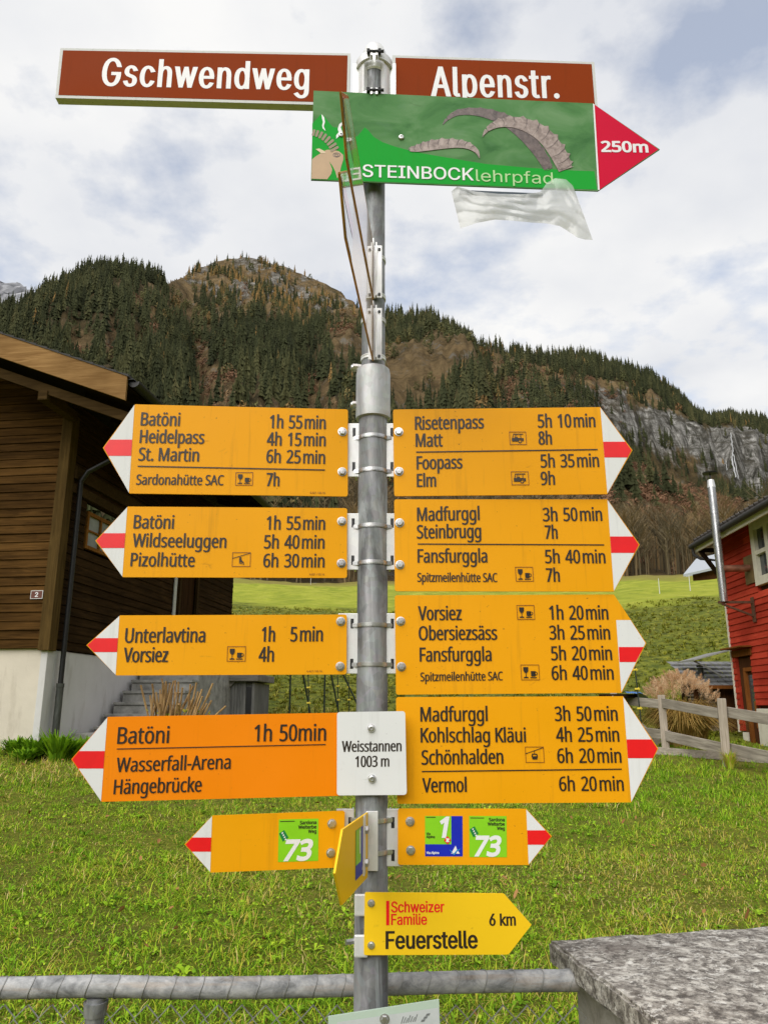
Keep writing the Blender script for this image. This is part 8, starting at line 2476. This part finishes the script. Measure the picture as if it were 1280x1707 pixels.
# ornamental grass
pg_y = 14.9
pgx = at_y(1142, 1245, pg_y).x
pgz = gz(pgx, pg_y)
pg = empty('pampas_grass', (pgx, pg_y, pgz), label='big clump of golden ornamental grass with pale pink plumes behind the wooden fence', cat='ornamental grass')
g_ = np.random.default_rng(44)
V, Fq, T = [], [], []
for i in range(2600):
    a = g_.uniform(0, 6.28); r0 = .38 * g_.random() ** .5
    ln_ = g_.uniform(.8, 1.45); ou = g_.uniform(.25, .95)
    w1 = g_.uniform(.006, .012)
    b0 = len(V)
    for k_ in range(6):
        f = k_ / 5
        r2 = r0 + ou * f ** 1.5
        zz = ln_ * (1.5 * f - (.65 + .55 * ou) * f ** 2.2)
        ww = w1 * (1 - .8 * f)
        for s in (-1, 1): V.append((r2 * 1.15 * math.cos(a) - s * math.sin(a) * ww, r2 * math.sin(a) + s * math.cos(a) * ww, max(zz, -.02)))
    for k_ in range(5): Fq.append((b0 + 2 * k_, b0 + 2 * k_ + 1, b0 + 2 * k_ + 3, b0 + 2 * k_ + 2))
    T += [g_.random()] * 12
M['straw'] = foliage('straw_leaves', [(0.0, (0.14, 0.10, 0.03)), (0.35, (0.36, 0.23, 0.06)), (0.7, (0.54, 0.35, 0.11)), (1.0, (0.38, 0.32, 0.08))], .7, trans=.2)
big_mesh('foliage', np.array(V), np.array(Fq), M['straw'], {'tint': np.array(T)}, parent=pg)
V, Fq, T = [], [], []
for i in range(190):
    a = g_.uniform(0, 6.28); rr0 = .78 * g_.random() ** .55
    c = np.array([rr0 * math.cos(a), rr0 * math.sin(a) * .8, 1.32 + .18 * g_.random() - .42 * (rr0 / .78) ** 2])
    tn = g_.random()
    ld = np.array([math.cos(a) * .5, math.sin(a) * .5, .75]); ld /= np.linalg.norm(ld)
    for j in range(80):
        f = g_.random()
        d = g_.normal(size=3); d /= np.linalg.norm(d)
        p = c + ld * (f - .35) * .16 + d * .060 * math.sin(math.pi * min(.95, f + .12)) * g_.random() ** .4
        e_ = p + (d * .6 + ld * .8) * .036
        sd_ = np.cross(d, ld) * .0065
        b0 = len(V)
        V += [p - sd_, p + sd_, e_]; Fq.append((b0, b0 + 1, b0 + 2)); T += [np.clip(tn + .3 * (g_.random() - .5), 0, 1)] * 3
M['plume'] = foliage('plume_fluff', [(0.0, (0.55, 0.37, 0.20)), (0.5, (0.78, 0.57, 0.36)), (1.0, (0.88, 0.72, 0.50))], .9, trans=.5)
big_mesh('plumes', np.array(V), np.array(Fq), M['plume'], {'tint': np.array(T)}, parent=pg)

pg.scale = (.86, .86, .92)
# wooden fence
M['fence_wood'] = wood('fence_timber', (0.22, 0.19, 0.155), (0.52, 0.465, 0.39), 'X', .85)
M['fence_post'] = wood('fence_post_timber', (0.27, 0.225, 0.175), (0.54, 0.47, 0.39), 'Z', .85)
fpos = []
for px_, yy in ((1105, 13.55), (1203, 12.0)):
    q = at_y(px_, 1200, yy); fpos.append(Vector((q.x, yy, gz(q.x, yy))))
dv = fpos[1] - fpos[0]
fpos = [fpos[0] - dv * 1.0, fpos[0], fpos[1], fpos[1] + dv, fpos[1] + dv * 2]
for q in fpos: q.z = gz(q.x, q.y)
wf_ = empty('wooden_fence', fpos[2], label='weathered two-rail wooden fence in front of the ornamental grass and the red house', cat='fence')
for i, q in enumerate(fpos):
    h_ = (1.0, .93, 1.0, 1.02, 1.0)[i]
    pm = MB().box((-.062, -.055, -.2), (.062, .055, h_), bev=.012)
    o_ = pm.build('post', M['fence_post'], wf_)
    o_.location = q - fpos[2]
    o_.rotation_euler = (R(1.5 * (-1) ** i), R(1.0 * (i % 3 - 1)), R(-20))
for i in range(len(fpos) - 1):
    a, c = fpos[i], fpos[i + 1]
    for hz, hh2 in ((.80, .155), (.26, .165)):
        d2 = (c - a).normalized()
        off = Vector((d2.y, -d2.x, 0)) * -.075 if i != 1 else Vector((d2.y, -d2.x, 0)) * .005
        L_ = (c - a).length
        o_ = MB().box((-.04, -.018, -hh2 / 2), (L_ + (.04 if i != 1 else -.06), .018, hh2 / 2), bev=.006).build('rail', M['fence_wood'], wf_)
        p0, p1 = a + Vector((0, 0, hz)) + off, c + Vector((0, 0, hz - (.03 if hz > .5 else -.0))) + off
        o_.location = p0 - fpos[2]
        dd2 = p1 - p0
        o_.rotation_euler = (0, -math.atan2(dd2.z, math.hypot(dd2.x, dd2.y)), math.atan2(dd2.y, dd2.x))
kb = MB().beam(Vector((4.35, 13.2, gz(4.35, 13.2) + .05)) - fpos[2], Vector((6.4, 12.6, gz(6.4, 12.6) + .06)) - fpos[2], .05, .12)
kb.build('ground_board', M['fence_wood'], wf_)
tuft_plant('grass_tuft', fpos[2].x, fpos[2].y - .12, 160, .34, .16, 71, 'straw coloured grass tuft around the foot of the nearer fence post', cat='grass tuft', tint=(.5, .95), wd=.006)

# plastic electric-fence stakes with yellow clips
M['stake'] = plain('stake_black', (0.012, 0.022, 0.016), .5)
M['clip'] = plain('clip_yellow', (0.72, 0.56, 0.05), .45)
stake0 = None
for px_, ytop, yy, lab in ((1069, 1098, 10.8, 'black electric-fence stake with yellow clips in front of the blue tarpaulin'),
                           (516, 1106, 13.6, 'black stake with yellow clips on the meadow bank, leftmost between the arms'),
                           (565, 1108, 15.2, 'black stake with yellow clips on the meadow bank, middle of three'),
                           (583, 1112, 16.4, 'black stake with yellow clips on the meadow bank, right beside the post')):
    q = at_y(px_, 1180, yy)
    zb6 = gz(q.x, yy)
    zt6 = at_y(px_, ytop, yy).z
    e_ = empty('fence_stake', (q.x, yy, zb6), label=lab, cat='fence stake', group='electric-fence stakes')
    e_.rotation_euler = (0, R(-2.0), 0)
    MB().tube([(0, 0, -.1), (0, 0, zt6 - zb6)], [.011, .008], 8).build('rod', M['stake'], e_)
    z = zt6 - zb6 - .15
    while z > .2:
        cl = MB().box((-.035, -.014, z - .012), (.020, .014, z + .012), bev=.004).tube([(.012, 0, z - .018), (.034, 0, z), (.012, 0, z + .018)], .008, 6)
        cl.build('clip', M['clip'], e_)
        z -= .26
# black tube frame on the bank
fy = 14.6
q = at_y(530, 1185, fy)
tf = empty('pole_frame', (q.x, fy, gz(q.x, fy)), label='black tube frame with upright and slanted legs on the meadow behind the lower arms', cat='frame')
zt7 = at_y(530, 1085, fy).z - tf.location.z
gx = lambda px_: at_y(px_, 1160, fy).x - q.x
for a, c in ((483.5, 483.5), (496, 515), (541, 541), (543, 563), (552, 600)):
    dx_ = gx(c) - gx(a)
    MB().tube([(gx(c) + (dx_ * .4), .3 if a != c else 0, -.1), (gx(a), 0, zt7)], .016, 8).build('leg', M['stake'], tf)
MB().tube([(gx(478), 0, zt7), (gx(560), 0, zt7)], .018, 8).build('top_bar', M['stake'], tf)

# blue tarpaulin over a slanted board stack, behind the arm tip
ty_ = 14.4
q = at_y(1058, 1165, ty_)
tz = gz(q.x, ty_)
tb = empty('board_stack', (q.x, ty_, tz), label='leaning brown boards behind the lowest right arm tip', cat='boards')
MB().beam((-.45, 0, .85), (.38, .05, .05), .05, .13).build('slanted_board', M['fence_wood'], tb)
MB().beam((-.50, .12, .70), (.18, .14, .02), .05, .20).build('dark_board', M['brown_wood'], tb)
MB().box((-.5, .1, .86), (.1, .6, .93), bev=.01).build('cover_board', M['soffit'], tb)
tv, tfq = [], []
for j in range(9):
    for i in range(15):
        u, v_ = i / 14, j / 8
        x_ = -.15 + .42 * u; y_ = -.1 + .6 * v_
        zz = .97 - .22 * max(0, u - .55) ** 1.5 * 2.2 - .10 * max(0, .3 - v_) + .02 * mn.noise(Vector((i * .5, j * .5, 2)))
        tv.append((x_, y_, zz))
for j in range(8):
    for i in range(14): tfq.append((j * 15 + i, j * 15 + i + 1, (j + 1) * 15 + i + 1, (j + 1) * 15 + i))
o_ = big_mesh('tarpaulin', np.array(tv), np.array(tfq), plain('tarp_blue', (0.015, 0.13, 0.40), .4, var=.15), None, True, label='bright blue tarpaulin lying over the leaning boards', cat='tarpaulin')
o_.location = (q.x, ty_, tz)

# farm roofs on the upper meadow, beside the chimney pipe
for k_, (px_, py_, w2, dd, lab) in enumerate(((1213, 968, 3.6, 74, 'distant farm building with a pale metal roof, upper one left of the chimney pipe'), (1214, 984, 2.9, 66, 'distant small barn with a pale metal roof, lower one left of the chimney pipe'))):
    p = at_y(px_, py_, dd)
    zg = gz(p.x, dd)
    fb = empty('farm_building', (p.x, dd, zg), R(20), label=lab, cat='barn', group='farm buildings on the upper meadow')
    ht = max(1.2, p.z - zg - .3)
    MB().box((-w2 / 2 + .4, 0, -1), (w2 / 2, 3, ht), bev=.02).build('wall', M['brown_wood'], fb)
    MB().prism([(-w2 / 2 - .2, ht - .45), (0, ht + 1.1), (w2 / 2 + .2, ht - .35), (w2 / 2 + .2, ht - .55), (0, ht + .9), (-w2 / 2 - .2, ht - .65)], -.6, 3.5).build('roof', plain('pale_roof', (0.40, 0.43, 0.48), .5, var=.08), fb)
# thin white stakes of a far fence on the upper meadow
wst = plain('white_stake', (0.6, 0.6, 0.58), .5)
for px_, py_ in ((1099, 990), (518, 975), (1150, 985)):
    r_ = ray(px_, py_); hl = math.hypot(r_.x, r_.y)
    dd = np.linspace(25, 98, 800)
    zz = land(r_.x / hl * dd, r_.y / hl * dd); lz = H_EYE + dd * r_.z / hl
    k_ = int(np.argmax(zz > lz)) or 400
    x_, y_ = r_.x / hl * dd[k_], r_.y / hl * dd[k_]
    o_ = MB().tube([(0, 0, -.1), (0, 0, 1.1)], [.03, .02], 6).build('meadow_stake', wst, None, label='thin pale fence stake standing on the upper meadow', cat='fence stake', group='pale stakes on the upper meadow')
    o_.location = (x_, y_, zz[k_])
